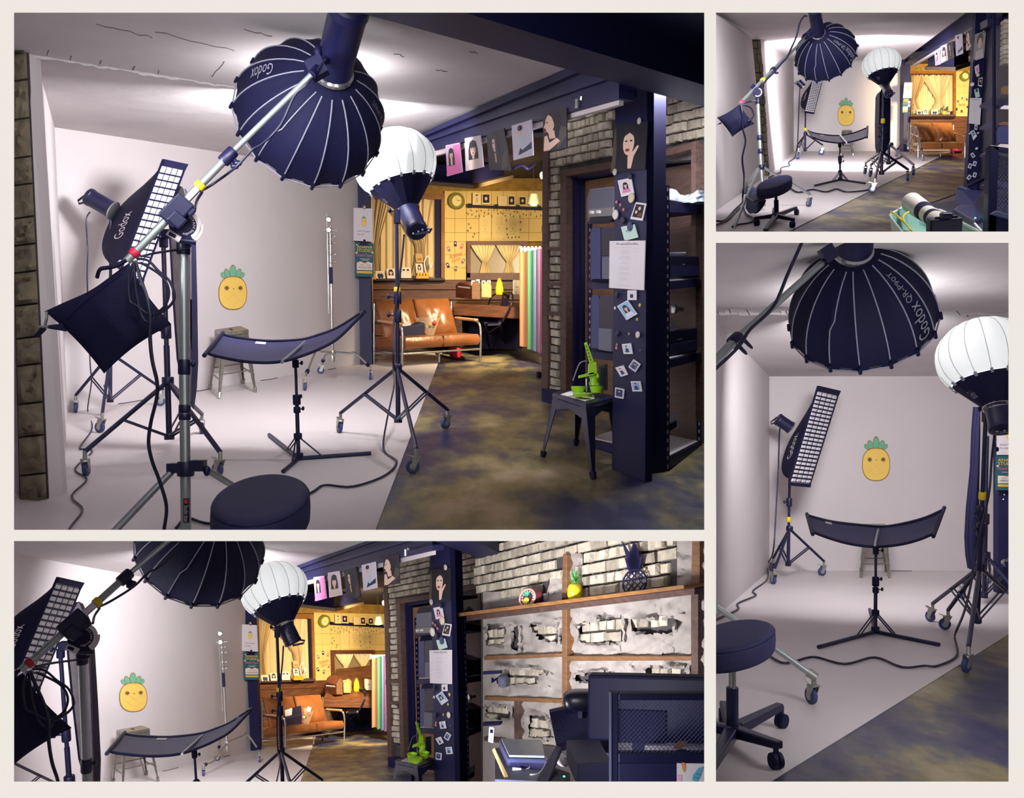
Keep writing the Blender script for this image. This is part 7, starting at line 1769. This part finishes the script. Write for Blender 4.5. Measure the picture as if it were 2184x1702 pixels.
    card('studio_poster', L('dark green opening poster under the white sign'), 'poster', [p(x, y, 27.2) for x, y in ((1924, 241), (1937, 241), (1939.6, 209), (1926, 209))], (28, 84, 92), [((222, 206, 196), rect(.1, .2, .93, .42)), ((206, 170, 70), rect(.1, .08, .93, .17))], [((236, 190, 40), 'ANANA', .1, .84, .94, .92), ((236, 190, 40), 'STUDIO', .1, .73, .94, .82), ((232, 90, 130), 'Grand Open', .1, .57, .92, .68)])
    FL, FR_, BL = fl(1960, 337), fl(2056, 336), fl(1944, 328)
    sofa(L('tan leather sofa with chrome tube frame'), FL, FR_, FR_ + BL - FL, BL)
    one('red_basket', MB().lathe(fl(2040, 326), Z, [(0, .12), (.01, .15), (.24, .19), (.25, .17)], 16), RED, L('red bucket under the tan sofa'), 'bucket', smooth=40)
    g = bil(BW.quad(1786, 208, 1822, 269))
    one('pineapple_sticker', pineapple(g, BW.n, None, None, None, None, .006), PINE, L('cheerful yellow pineapple sticker on the white back wall'), 'sticker')
    metal_stool(L('pale steel stool against the white back wall'), [p(1795, 280, 25.2), p(1818, 280, 25.2), p(1816, 277, 27), p(1797, 277, 27)], [fl(1792, 332), fl(1821, 332), fl(1818, 325), fl(1793, 325)], GUN, lw=.07)
    c_stand(L('chrome grip stand before the tan sofa'), fl(1940, 333), p(1941, 222, 25.5), [fl(1912, 334), fl(1946, 325), fl(1969, 343)], p(1937, 310, 25.2), r=.02)
    # strip softbox and reflector
    rolling_stand(L('black castor stand under the strip softbox'), fl(1717, 331), p(1718, 236, 25.6), [fl(1702, 340), fl(1752, 330), fl(1701, 327)], p(1718, 285, 25.6), p(1717, 320, 25.6), tape=.52, r=.026, wr=.075)
    q = [p(1716, 239, 25.3), p(1735, 242, 25.5), p(1754, 168, 26.1), p(1734, 165, 25.9)]
    stripbox(L('black strip softbox with white honeycomb front'), q, (p(1708, 214, 26.4) - p(1734, 205, 25.8)), (p(1713, 185, 26), p(1704, 176, 26) - p(1713, 185, 26)), .2, .085, [('Godox', .36, .66, .4, .64)], cols=5, rows=20)
    cable(L('thin cable from the strip light along the wall foot'), [p(1706, 186, 25.8), p(1704, 230, 25.8), p(1702, 280, 25.4), p(1701, 310, 24.8), fl(1696, 337, .03), fl(1682, 348, .02), fl(1684, 355, .02), fl(1666, 360, .02), fl(1665, 369, .02), fl(1655, 373, .02), fl(1640, 381, .02)], .014)
    reflector(L('curved black reflector panel on its own stand'),
              [p(x, y, Y) for x, y, Y in ((1733, 293, 16), (1755, 301, 15.8), (1789, 305.5, 15.6), (1814, 303, 15.7), (1840, 296, 15.9), (1849, 291, 16))],
              [p(x, y, Y) for x, y, Y in ((1725, 280, 17), (1740, 285, 16.9), (1769, 289, 16.8), (1789, 289.5, 16.8), (1814, 286, 16.8), (1840, 277, 16.9), (1850, 272, 17))],
              p(1791, 306, 16.2), fl(1792, 385), [fl(1738, 398), fl(1845, 393), fl(1796, 372)], r=.017, mid=.52)
    # lantern with its stands and the folded softbox
    t = thing('folded_softbox', L('long folded black softbox under the lantern'), 'softbox', fl(1887, 372))
    Yf = 17.2
    ol = [p(x, y, Yf) for x, y in ((1879, 320), (1876, 305), (1875.5, 260), (1877, 200), (1881, 190), (1893, 190), (1898, 200), (1897.5, 260), (1897, 300), (1890, 318), (1882, 326))]
    obj('black_back', MB().prism(ol, V((0, .25, 0))), NAVY, t, bevel=.03)
    obj('edge_binding', MB().tube(ol, .014, 6, close=True), INKD, t)
    rolling_stand(L('second black castor stand behind the lantern stand'), fl(1896, 358), p(1896, 250, 18.5), [fl(1856, 377), fl(1882, 349), fl(1948, 374)], p(1899, 309, 18.5), p(1895, 347, 18.5), r=.028, wr=.06)
    rolling_stand(L('black castor stand under the glowing lantern'), fl(1880, 389), p(1885, 180, 15.6), [fl(1845, 371), fl(1861, 412), fl(1936, 386)], p(1880, 322, 15.8), p(1880, 369, 15.8), r=.026, wr=.06, tape=.59, joints=(.5, .4))
    cen = p(1880, 137, 15.8); r_, u_, f_ = ray(cen)
    t, base = lantern(L('glowing white lantern softbox on a tall stand'), cen, r_ * -.14 + u_ * .93 + f_ * .34, .308, None, px=(1870, 165))
    strobe(t, base, p(1896, 201, 15.2) - base, (p(1896, 201, 15.2) - base).length, .07)
    # boom stand
    bs = thing('boom_stand', L('tall satin aluminium boom stand before the stone strip'), 'light stand', fl(1628, 452))
    Yc = 11.6
    obj('column', MB().tube([p(1629, 440, Yc), p(1623, 355, Yc), p(1616, 208, Yc)], .022, 14), ALU, bs, smooth=50)
    for x, y in ((1616, 215), (1620, 294), (1622, 323), (1624, 357)): obj('joint_sleeve', ring(MB(), p(x, y, Yc), Z, .034, .06 if y != 215 else .08), INK, bs, smooth=50)
    for a, w, cst in (((1618, 360, Yc), (1560, 498), 0), ((1616, 361, Yc), (1590, 414), 1), ((1630, 358, Yc), (1725, 441), 1)):
        e = caster(bs, fl(*w), .045, .4) if cst else p(1560, 498, 9.7)
        obj('leg', MB().tube([p(*a), e], .0175, 10), ALU, bs, smooth=50)
    bt = thing('lighting_boom', L('satin boom arm rising to the big softbox'), 'boom', p(1611, 193, 11.4))
    T0, Tm, T1 = p(1577, 222, 11.0), p(1650, 147, 11.9), p(1716, 84, 12.6)
    obj('outer_tube', MB().tube([T0, Tm], .021, 14), ALU, bt, smooth=50); obj('inner_tube', MB().tube([Tm, T1], .018, 12), ALU, bt, smooth=50)
    ax = Tm - T0; sdv = ax.cross(ray(Tm)[2]).normalized()
    obj('red_band', ring(MB(), lerp(T0, Tm, .05), ax, .03, .03, 14), RED, bt); obj('yellow_band', ring(MB(), lerp(T0, Tm, .66), ax, .03, .05, 14), YELLOW, bt)
    k = MB(); ring(k, lerp(T0, Tm, .97), ax, .034, .07); q = lerp(T0, Tm, .98); k.tube([q, q - sdv * .06], .012, 6).ball(q - sdv * .06, (.03, 0, 0), (0, .02, 0), (0, 0, .014), 8, 6)
    obj('clamp_collar', k, INK, bt, smooth=50)
    K = lerp(T0, Tm, .43); ff = ray(K)[2]
    obj('pivot_block', MB().box(K, ax.normalized() * .07, sdv * .055, ff * .04), INK, bt, bevel=.01)
    dc = p(1616, 197, 11.25); pt_ = obj('protractor', MB().lathe(dc, -ff, [(0, .06), (.012, .06)], 28), INKD, bt)
    obj('scale_arc', MB().tube([dc - ff * .015 + ray(dc)[0] * .045 * math.cos(a) + ray(dc)[1] * .045 * math.sin(a) for a in [-2.2 + .25 * i for i in range(15)]], .006, 5), WHITE, pt_)
    cable(L('black cable from the big softbox down the boom'), [p(1722, 36, 12.2), p(1716, 34, 12.2), p(1707, 46, 12.2), p(1702, 65, 12.2), p(1697, 82, 12.2), p(1688, 102, 12.1), p(1679, 122, 11.9), p(1668, 134, 11.8), p(1652, 153, 11.6), p(1630, 176, 11.4), p(1625, 188, 11.3)], .012)
    cable(L('long black cable falling from the boom tail to the floor'), [p(1581, 224, 10.8), p(1584, 250, 10.8), p(1584, 274, 10.8), p(1590, 301, 10.8), p(1583, 338, 10.8), p(1587, 378, 10.8), p(1584, 419, 10.8), fl(1583, 440, .05), fl(1566, 452, .02), fl(1545, 474, .02), fl(1527, 475, .02), fl(1515, 476, .02)], .011)
    cable(L('black cable loop on the floor beside the boom stand'), [fl(1583, 440, .06), fl(1590, 458, .02), fl(1605, 468, .02), fl(1606, 475, .02), fl(1595, 480, .02), fl(1575, 483, .02), fl(1562, 488, .02)], .011)
    cable(L('inner black cable running off by the white wall'), [fl(1582, 444, .02), fl(1562, 462, .02), fl(1550, 474, .02), fl(1527, 484, .02), fl(1512, 486, .02)], .011)
    for rr2, pts, lab in ((.009, ((1581, 223), (1600, 229), (1607, 243), (1604, 252), (1596, 258)), 'looped black cable coil on the boom tail'), (.009, ((1580, 222), (1596, 217), (1612, 215)), 'black lead tied between boom tail and column')):
        cable(L(lab), [p(x, y, 10.8) for x, y in pts], rr2)
    cable(L('long wavy black cable across the white floor'), [fl(1862, 405, .02), fl(1840, 410, .02), fl(1805, 412, .02), fl(1784, 406, .02), fl(1761, 412, .02), fl(1733, 407, .02), fl(1703, 413, .02), fl(1684, 405, .02), fl(1658, 413, .02), fl(1634, 422, .02), fl(1612, 430, .02)], .013)
    hub = p(1746, 73, 12.8); cen = p(1763, 121, 12.8); r_, u_, f_ = ray(hub)
    axd = r_ * (cen - hub).dot(r_) + u_ * (cen - hub).dot(u_); ax = axd + f_ * axd.length * 1.15
    octabox(L('big black octagonal softbox on the boom'), hub, hub + ax, .425, (('Godox', (1812, 115), .55, .92, .6, False), ('QR-P90T', (1800, 95), .2, .52, .42, False)), ((p(1736, 15, 12.2) - hub), (p(1736, 15, 12.2) - hub).length, .085), boom_kink=0)
    k = MB().tube([T1, p(1727, 77, 12.5), p(1735, 66, 12.4)], .02, 8).box(p(1728, 74, 12.5), V((.035, 0, .02)), V((0, .03, 0)), V((-.02, 0, .04)))
    one('tilt_bracket', k, INKD, L('black tilt bracket between boom and big softbox'), 'bracket', smooth=50)
    # sandbags
    t = thing('sandbag', L('black sandbag hanging from the boom tail'), 'bag', p(1563, 291, 10.8))
    g = bil([p(1562, 292, 10.85), p(1609, 264, 10.85), p(1577, 222, 10.85), p(1529, 251, 10.85)])
    pin = lambda u, v: .06 * (min(u, 1 - u) * 2) ** .5 * (min(v, 1 - v) * 2) ** .5
    sb = lambda u, v: lerp(g(.5, .5), g(u, v), 1 - .1 * (4 * u * (1 - u)) * abs(2 * v - 1) ** 3 - .07 * (4 * v * (1 - v)) * abs(2 * u - 1) ** 3) + V((0, -pin(u, v), 0))
    obj('front_cloth', MB().grid(sb, 16, 16), NAVY, t, smooth=60); obj('back_cloth', MB().grid(lambda u, v: sb(u, v) + V((0, 2 * pin(u, v), 0)), 16, 16), NAVY, t, smooth=60)
    obj('strap', MB().prism([p(1530, 265, 10.8), p(1535, 262, 10.8), p(1542, 258, 10.8), p(1538, 264, 10.8)], V((0, .02, 0))), NAVY, t)
    t = thing('weight_bag', L('grey blue weight bag strapped to the stand leg'), 'bag', p(1608, 458, 10.6))
    g = bil([p(1588, 446, 10.7), p(1610, 459, 10.3), p(1636, 430, 10.7), p(1605, 394, 11.0)])
    wb_ = lambda s: (lambda u, v: lerp(g(.5, .5), g(u, v), 1.05 - .12 * (abs(2 * u - 1) * abs(2 * v - 1)) ** 2) + V((0, s * .09 * (16 * u * (1 - u) * v * (1 - v)) ** .5, .01 * math.sin(9 * u + 5 * v))))
    m_ = mat('grey_blue_cloth', (84, 88, 122), .8, var=.3, scale=9)
    obj('front_cloth', MB().grid(wb_(-1), 16, 16), m_, t, smooth=60); obj('back_cloth', MB().grid(wb_(1), 16, 16), m_, t, smooth=60)
    obj('strap', MB().tube([p(1592, 420, 10.6), p(1606, 430, 10.4), p(1630, 424, 10.6)], .014, 6), mat('grey_strap', (150, 150, 160), .6), t)
    # round stool
    t = thing('round_stool', L('round black padded stool on a five arm base'), 'stool', fl(1655, 470))
    Ys = 10.6
    stool_pad(t, c, 1652, 386.6, Ys, 35.7, 14, 13, 6, .125, 1.6)
    obj('gas_post', MB().tube([p(1655, 400, Ys), p(1655, 430, Ys)], .017, 10), CHROME, t, smooth=50)
    obj('sleeve', MB().tube([p(1655.5, 427, Ys), p(1656, 457, Ys)], .027, 12), INK, t, smooth=50)
    stool_base(t, c, p(1656, 459, 10.4), ((1611, 465, 1614, 482), (1632, 491, 1636, 508), (1692, 468, 1690, 486), (1697, 443, 1699, 459), (1651, 445, 1651, 460)))
    # foreground: desk, crate with a camera, card terminal, mesh screen
    dt = thing('counter_desk', L('navy counter desk in the near corner'), 'desk', p(2060, 520, 5.6))
    obj('desk_top', MB().prism([p(1975, 437, 6.6), p(1975, 520, 5.2), p(2230, 560, 4.4), p(2230, 400, 7.4), p(2050, 410, 7.8)], Z * -.05), mat('slate_top', (52, 56, 84)), dt)
    obj('edge_strip', MB().tube([p(1976, 437, 6.58), p(2050, 410, 7.78)], .006, 6), LWOOD, dt)
    Yt = 5.0
    cr = thing('plastic_crate', L('pale green plastic crate on the near counter'), 'crate', p(1990, 520, 4.9))
    CRM = mat('pale_green_plastic', (172, 190, 172), .5); CRI = mat('mint_inside', (112, 150, 140), .5)
    rim = [(1898, 459, 4.9), (1905, 453, 5.1), (1934, 437.5, 5.6), (1960, 436.5, 5.65), (1984, 440, 5.6), (2092, 496, 4.6), (2120, 560, 4.0), (1960, 540, 4.1), (1902, 468, 4.8)]
    rp_ = [p(*q) for q in rim]
    obj('rim', MB().tube(rp_, .007, 8, close=True), CRM, cr, smooth=50)
    wm = MB(); n = len(rp_); low = [q - Z * .12 + (sum(rp_, V()) / n - q) * .06 for q in rp_]
    wm.add(rp_ + low, [(i, (i + 1) % n, n + (i + 1) % n, n + i) for i in range(n)])
    obj('wall_side', wm, CRM, cr)
    obj('inside', MB().add([lerp(q, sum(rp_, V()) / n, .02) for q in rp_] + [lerp(q, sum(rp_, V()) / n, .05) for q in low], [(i, (i + 1) % n, n + (i + 1) % n, n + i) for i in range(n)] + [tuple(range(n, 2 * n))]), CRI, cr)
    for x, y in ((1922, 441), (1933, 435)): obj('grip_peg', MB().lathe(p(x, y + 6, 5.5), Z, [(0, .006), (.015, .006), (.015, .012), (.022, .011)], 10), CRM, cr)
    cable(L('yellow cable coiled in the green crate'), [p(x, y, Y) for x, y, Y in ((1899, 451, 4.95), (1912, 459, 4.85), (1925, 471, 4.75), (1945, 492, 4.6), (1952, 500, 4.5), (1940, 488, 4.6), (1929, 474, 4.72), (1926, 465, 4.8), (1930, 457, 4.9), (1938, 452, 5.0))], .0045, name='yellow_cable').data.materials[0] = YELLOW
    t = thing('camera', L('dark camera with a big white lens in the green crate'), 'camera', p(2000, 500, 4.7))
    h, e = p(1953, 438, 5.15), p(2012, 480, 4.55); ax = (e - h).normalized(); LW = mat('ivory_lens', (214, 206, 196), .4)
    Ln = (e - h).length
    s_ = Ln
    def seg(nm, a, b, r0, r1, m): obj(nm, MB().lathe(h + ax * a * s_, ax, [(0, r0 * .96), (0, r0), ((b - a) * s_, r1), ((b - a) * s_, r1 * .9)], 28), m, t, smooth=35)
    seg('lens_hood', -.16, .28, .056, .05, LW); seg('focus_ring', .28, .46, .048, .046, NAVY); seg('lens_ring', .28, .3, .0505, .0505, WHITE); seg('lens_barrel', .46, .62, .044, .043, LW); seg('zoom_ring', .62, .72, .043, .042, NAVY); seg('lens_barrel', .72, 1.0, .042, .037, LW)
    r_, u_, f_ = ray(e)
    sd = ax.cross(u_).normalized(); up = sd.cross(ax).normalized()
    if up.z < 0: up = -up
    obj('hood_mouth', MB().lathe(h - ax * .16 * s_, ax, [(-.001, .05), (.0, .02)], 24), INKD, t)
    cb = e + ax * .03
    obj('camera_body', MB().box(cb + ax * .02, ax * .03, sd * .068, up * .042), INK, t, bevel=.014, seg=3)
    obj('prism_hump', MB().box(cb + ax * .015 + up * .05, ax * .028, sd * .026, up * .018), INK, t, bevel=.01)
    obj('hand_grip', MB().box(cb + sd * .06, ax * .042, sd * .016, up * .04), INKD, t, bevel=.012)
    obj('tripod_foot', MB().prism([h + ax * .42 * s_ - sd * .05 + up * -.02, h + ax * .8 * s_ - sd * .052 + up * -.02, h + ax * .74 * s_ - sd * .052 + up * .03, h + ax * .44 * s_ - sd * .05 + up * .02], sd * -.014), LW, t, bevel=.004)
    dl = MB()
    for k_ in (-.04, .04): dl.lathe(cb + ax * .02 + sd * k_ + up * .04, up, [(0, .012), (.01, .011)], 12)
    obj('dial', dl, INKD, t)
    t = thing('card_terminal', L('dark folding screen terminal on the near counter'), 'terminal', p(2070, 468, 5.5))
    Y1, Y2 = 5.8, 5.3
    obj('screen', MB().prism([p(2049, 404, Y1), p(2098, 407, Y1), p(2080, 436, Y2 + .2), p(2046, 437, Y2 + .3)], V((-.01, .05, .01))), INKM, t, bevel=.008)
    obj('hinge', MB().tube([p(2047, 401, Y1 + .05), p(2064, 407, Y1 - .02)], .016, 10), mat('slate_hinge', (70, 74, 106), .4), t, smooth=50)
    obj('arm', MB().tube([p(2060, 400, Y1 + .1), p(2080, 390, 6.2), p(2110, 377, 6.6)], .012, 8), INK, t, smooth=50)
    obj('base', MB().prism([p(2034, 446, 5.3), p(2046, 436, 5.6), p(2082, 437, 5.5), p(2096, 464, 5.0), p(2080, 473, 4.8), p(2070, 466, 4.9)], Z * -.03), INK, t, bevel=.006)
    obj('status_light', MB().ball(p(2080, 465, 4.78), (.005, 0, 0), (0, .005, 0), (0, 0, .004), 8, 5), MATS['green_led'], t)
    one('white_pen', MB().tube([p(2079, 477, 4.7), p(2094, 494, 4.4)], .0055, 8), WHITE, L('white pen beside the screen terminal'), 'pen')
    t = thing('mesh_cabinet', L('black framed wire mesh screen at the near corner'), 'screen', p(2130, 520, 4.6))
    Ym = 4.7
    bar = lambda pts, m=INK, th=.05, nm='frame_bar', Y=Ym: obj(nm, MB().prism([p(x, y, Y) for x, y in pts], V((0, th, 0))), m, t, bevel=.003)
    bar([(2105, 520), (2124, 520), (2131, 312), (2112, 309)]); bar([(2130, 324), (2200, 338), (2200, 322), (2112, 309)]); bar([(2110, 454), (2200, 478), (2200, 560), (2105, 540)], INKM, .03, 'lower_panel')
    bar([(2114, 456), (2200, 478), (2200, 470), (2124, 449)], mat('edge_grey', (76, 80, 118)), .03, 'ledge', Ym - .02)
    mw = MB()
    for k_ in range(-20, 26):
        for s in (1, -1):
            q = [(2126 + k_ * 7.5 + s * j * .8, 336 + j) for j in range(0, 118, 4)]
            q = [p(x, y, Ym + .02) for x, y in q if 2124 < x < 2175]
            if len(q) > 1: mw.tube([q[0], q[-1]], .0012, 4)
    obj('wire_mesh', mw, mat('mesh_wire', (92, 94, 150)), t)
    # rack at the edge
    rk = thing('shelf_rack', L('black steel shelf rack at the view edge'), 'rack', p(2150, 430, 12.6))
    for y in (210, 258, 318, 386): obj('shelf', MB().prism([p(2112, y, 13.2), p(2190, y + 3, 12.0), p(2190, y + 9, 12.0), p(2112, y + 6, 13.2)], V((0, .3, 0))), INKM, rk)
    obj('post', MB().prism([p(2120, 430, 12.9), p(2124, 430, 12.9), p(2124, 20, 12.9), p(2120, 20, 12.9)], V((0, .05, 0))), INKD, rk)
    for x0, x1, y0, y1, m, lab, nm in ((2143, 2170, 182, 196, LWOOD, 'small brown carton on the edge rack', 'carton'), (2142, 2170, 224, 228, WHITE, 'white slim device on the edge rack', 'device'), (2138, 2170, 259, 262, LWOOD, 'pale wooden strip on the edge rack shelf', 'wood_strip'), (2134, 2170, 306, 316, SATIN, 'white folded sheet on the mesh screen top', 'folded_sheet'), (2135, 2170, 268, 300, mat('navy_sheet', (44, 52, 104)), 'navy device box on the edge rack', 'device_box')):
        one(nm, MB().prism([p(x0, y1, 11.9), p(x1, y1 + 1, 11.5), p(x1, y0 + 1, 11.5), p(x0, y0, 11.9)], V((0, .1, 0))), m, L(lab), nm.replace('_', ' '), bevel=.01)
    hd = c.plane_y(2150, 13.4, 2200, 13.0)
    br_ = thing('wall_brick', L('sliver of pale brick wall above the rack'), 'wall', p(2155, 120, 13.3), kind='structure')
    rnd = random.Random(6); y = 40
    while y < 128:
        h = rnd.choice((9, 12)); obj('brick', MB().prism([p(2141 - (y - 40) * .02, y + h - 1, 12.9), p(2170, y + h - 1, 12.8), p(2170, y, 12.8), p(2142 - (y - 40) * .02, y, 12.9)], V((0, .1, 0))), BRICKM[rnd.randrange(4)], br_, bevel=.01); y += h
# ------------------------------------------------------------------ building the rooms, each cut off at the partitions of its box
import bmesh
def inner(c, m=9):
    x0, y0, x1, y1 = c.rect
    free = {A.where: 'lt', C.where: 'lb', B.where: 'rt', D.where: 'rb'}[c.where]
    return (x0 - (240 if 'l' in free else m), y0 - (240 if 't' in free else m), x1 + (240 if 'r' in free else m), y1 + (240 if 'b' in free else m))
def trim_to_box(c, objs):
    x0, y0, x1, y1 = inner(c)
    a, b, d, e = [P(x, y, 1.0) - EYE for x, y in ((x0, y0), (x1, y0), (x1, y1), (x0, y1))]
    mid = P((x0 + x1) / 2, (y0 + y1) / 2, 1.0) - EYE
    planes = []
    for p, q in ((a, b), (b, d), (d, e), (e, a)):
        n = p.cross(q).normalized()
        planes.append(n if n.dot(mid) < 0 else -n)
    gone = []
    for o in objs:
        if o.type != 'MESH': continue
        me = o.data; base = V(o['_b'])
        sx0, sy0, sx1, sy1 = c.rect
        cs = [base + q.co for q in me.vertices]
        ss = [seen(q) for q in cs]
        if not ss: gone.append(o); continue
        mx = 22
        if o.get('kind') != 'structure' and (max(q[0] for q in ss) < sx0 - mx or min(q[0] for q in ss) > sx1 + mx or max(q[1] for q in ss) < sy0 - mx or min(q[1] for q in ss) > sy1 + mx):
            gone.append(o); continue
        out = [n for n in planes if max((q - EYE).dot(n) for q in cs) > 0]
        if out:
            bm = bmesh.new(); bm.from_mesh(me)
            for n in out:
                bmesh.ops.bisect_plane(bm, geom=bm.verts[:] + bm.edges[:] + bm.faces[:], plane_co=EYE - base, plane_no=n, clear_outer=True)
            if not bm.verts: gone.append(o)
            else: bm.to_mesh(me)
            bm.free()
    for o in gone:
        for k in list(o.children): k.parent = o.parent
        bpy.data.objects.remove(o)
    alive = [o for o in bpy.data.objects if o.type == 'EMPTY' and not o.children]
    for o in alive: bpy.data.objects.remove(o)
def build(c, *fns):
    before = set(bpy.data.objects)
    for f in fns: f()
    trim_to_box(c, [o for o in bpy.data.objects if o not in before])

# pale front wall with its four openings and the box walls behind them
Y0 = 2.6
FRONT = mat('off_white_front', (246, 242, 236), 0.9, spec=0.1)
fw = MB()
def plate(x0, y0, x1, y1):
    fw.hexa([P(x0, y1, Y0), P(x1, y1, Y0), P(x1, y1, Y0 + .012), P(x0, y1, Y0 + .012), P(x0, y0, Y0), P(x1, y0, Y0), P(x1, y0, Y0 + .012), P(x0, y0, Y0 + .012)])
plate(-2200, -1700, 30, 3400); plate(1502, -1700, 1527, 3400); plate(2151, -1700, 4400, 3400)
for a, b in ((-1700, 27), (1130, 1154), (1667, 3400)): plate(30, a, 1502, b)
for a, b in ((-1700, 27), (494, 518), (1667, 3400)): plate(1527, a, 2151, b)
struct('wall_front', fw, FRONT, 'off white front wall with four openings into the studio rooms', 'wall')
BOXW = mat('box_white', (196, 192, 194), .8); BOXD = mat('box_dark', (30, 30, 62), .8)
for c, end in ((A, 16.5), (C, 26), (B, 40), (D, 15)):
    x0, y0, x1, y1 = inner(c, 11)
    cs = ((x0, y0), (x1, y0), (x1, y1), (x0, y1))
    for i, nm in enumerate(('ceiling', 'wall_right', 'floor', 'wall_left')):
        p, q = cs[i], cs[(i + 1) % 4]
        dark = (c in (A, C) and nm in ('wall_right',)) or (c is B and nm == 'wall_right')
        a, b, d, e = P(*p, Y0 + .013), P(*q, Y0 + .013), P(*q, end), P(*p, end)
        o = (P((p[0] + q[0]) / 2, (p[1] + q[1]) / 2, 5) - P((x0 + x1) / 2, (y0 + y1) / 2, 5)).normalized() * .001
        struct('wall_partition', MB().prism([a, b, d, e], o), BOXD if dark else BOXW, {'ceiling': 'upper', 'wall_right': 'inner', 'floor': 'lower', 'wall_left': 'outer'}[nm] + ' partition boxing the room ' + c.where, 'wall')
    struct('wall_end', MB().prism([P(*cs[0], end), P(*cs[1], end), P(*cs[2], end), P(*cs[3], end)], V((0, .02, 0))), BOXD, 'closing wall behind the room ' + c.where, 'wall')
ROOM = {'A': A, 'B': B, 'C': C, 'CW': CW, 'D': D}
for k, at, aim, wt, sz, sy, col, spr in LAMPS:
    lamp('added_lamp', ROOM[k].P(*at), ROOM[k].P(*aim), wt, sz, sy, col, spr)  # added area light kept out of view, not a fixture of the room
build(A, lambda: studio(A))
build(C, lambda: studio(C), long_wall)
build(D, tall_room)
build(B, small_room)
for o in bpy.data.objects:
    if '_b' in o: del o['_b']
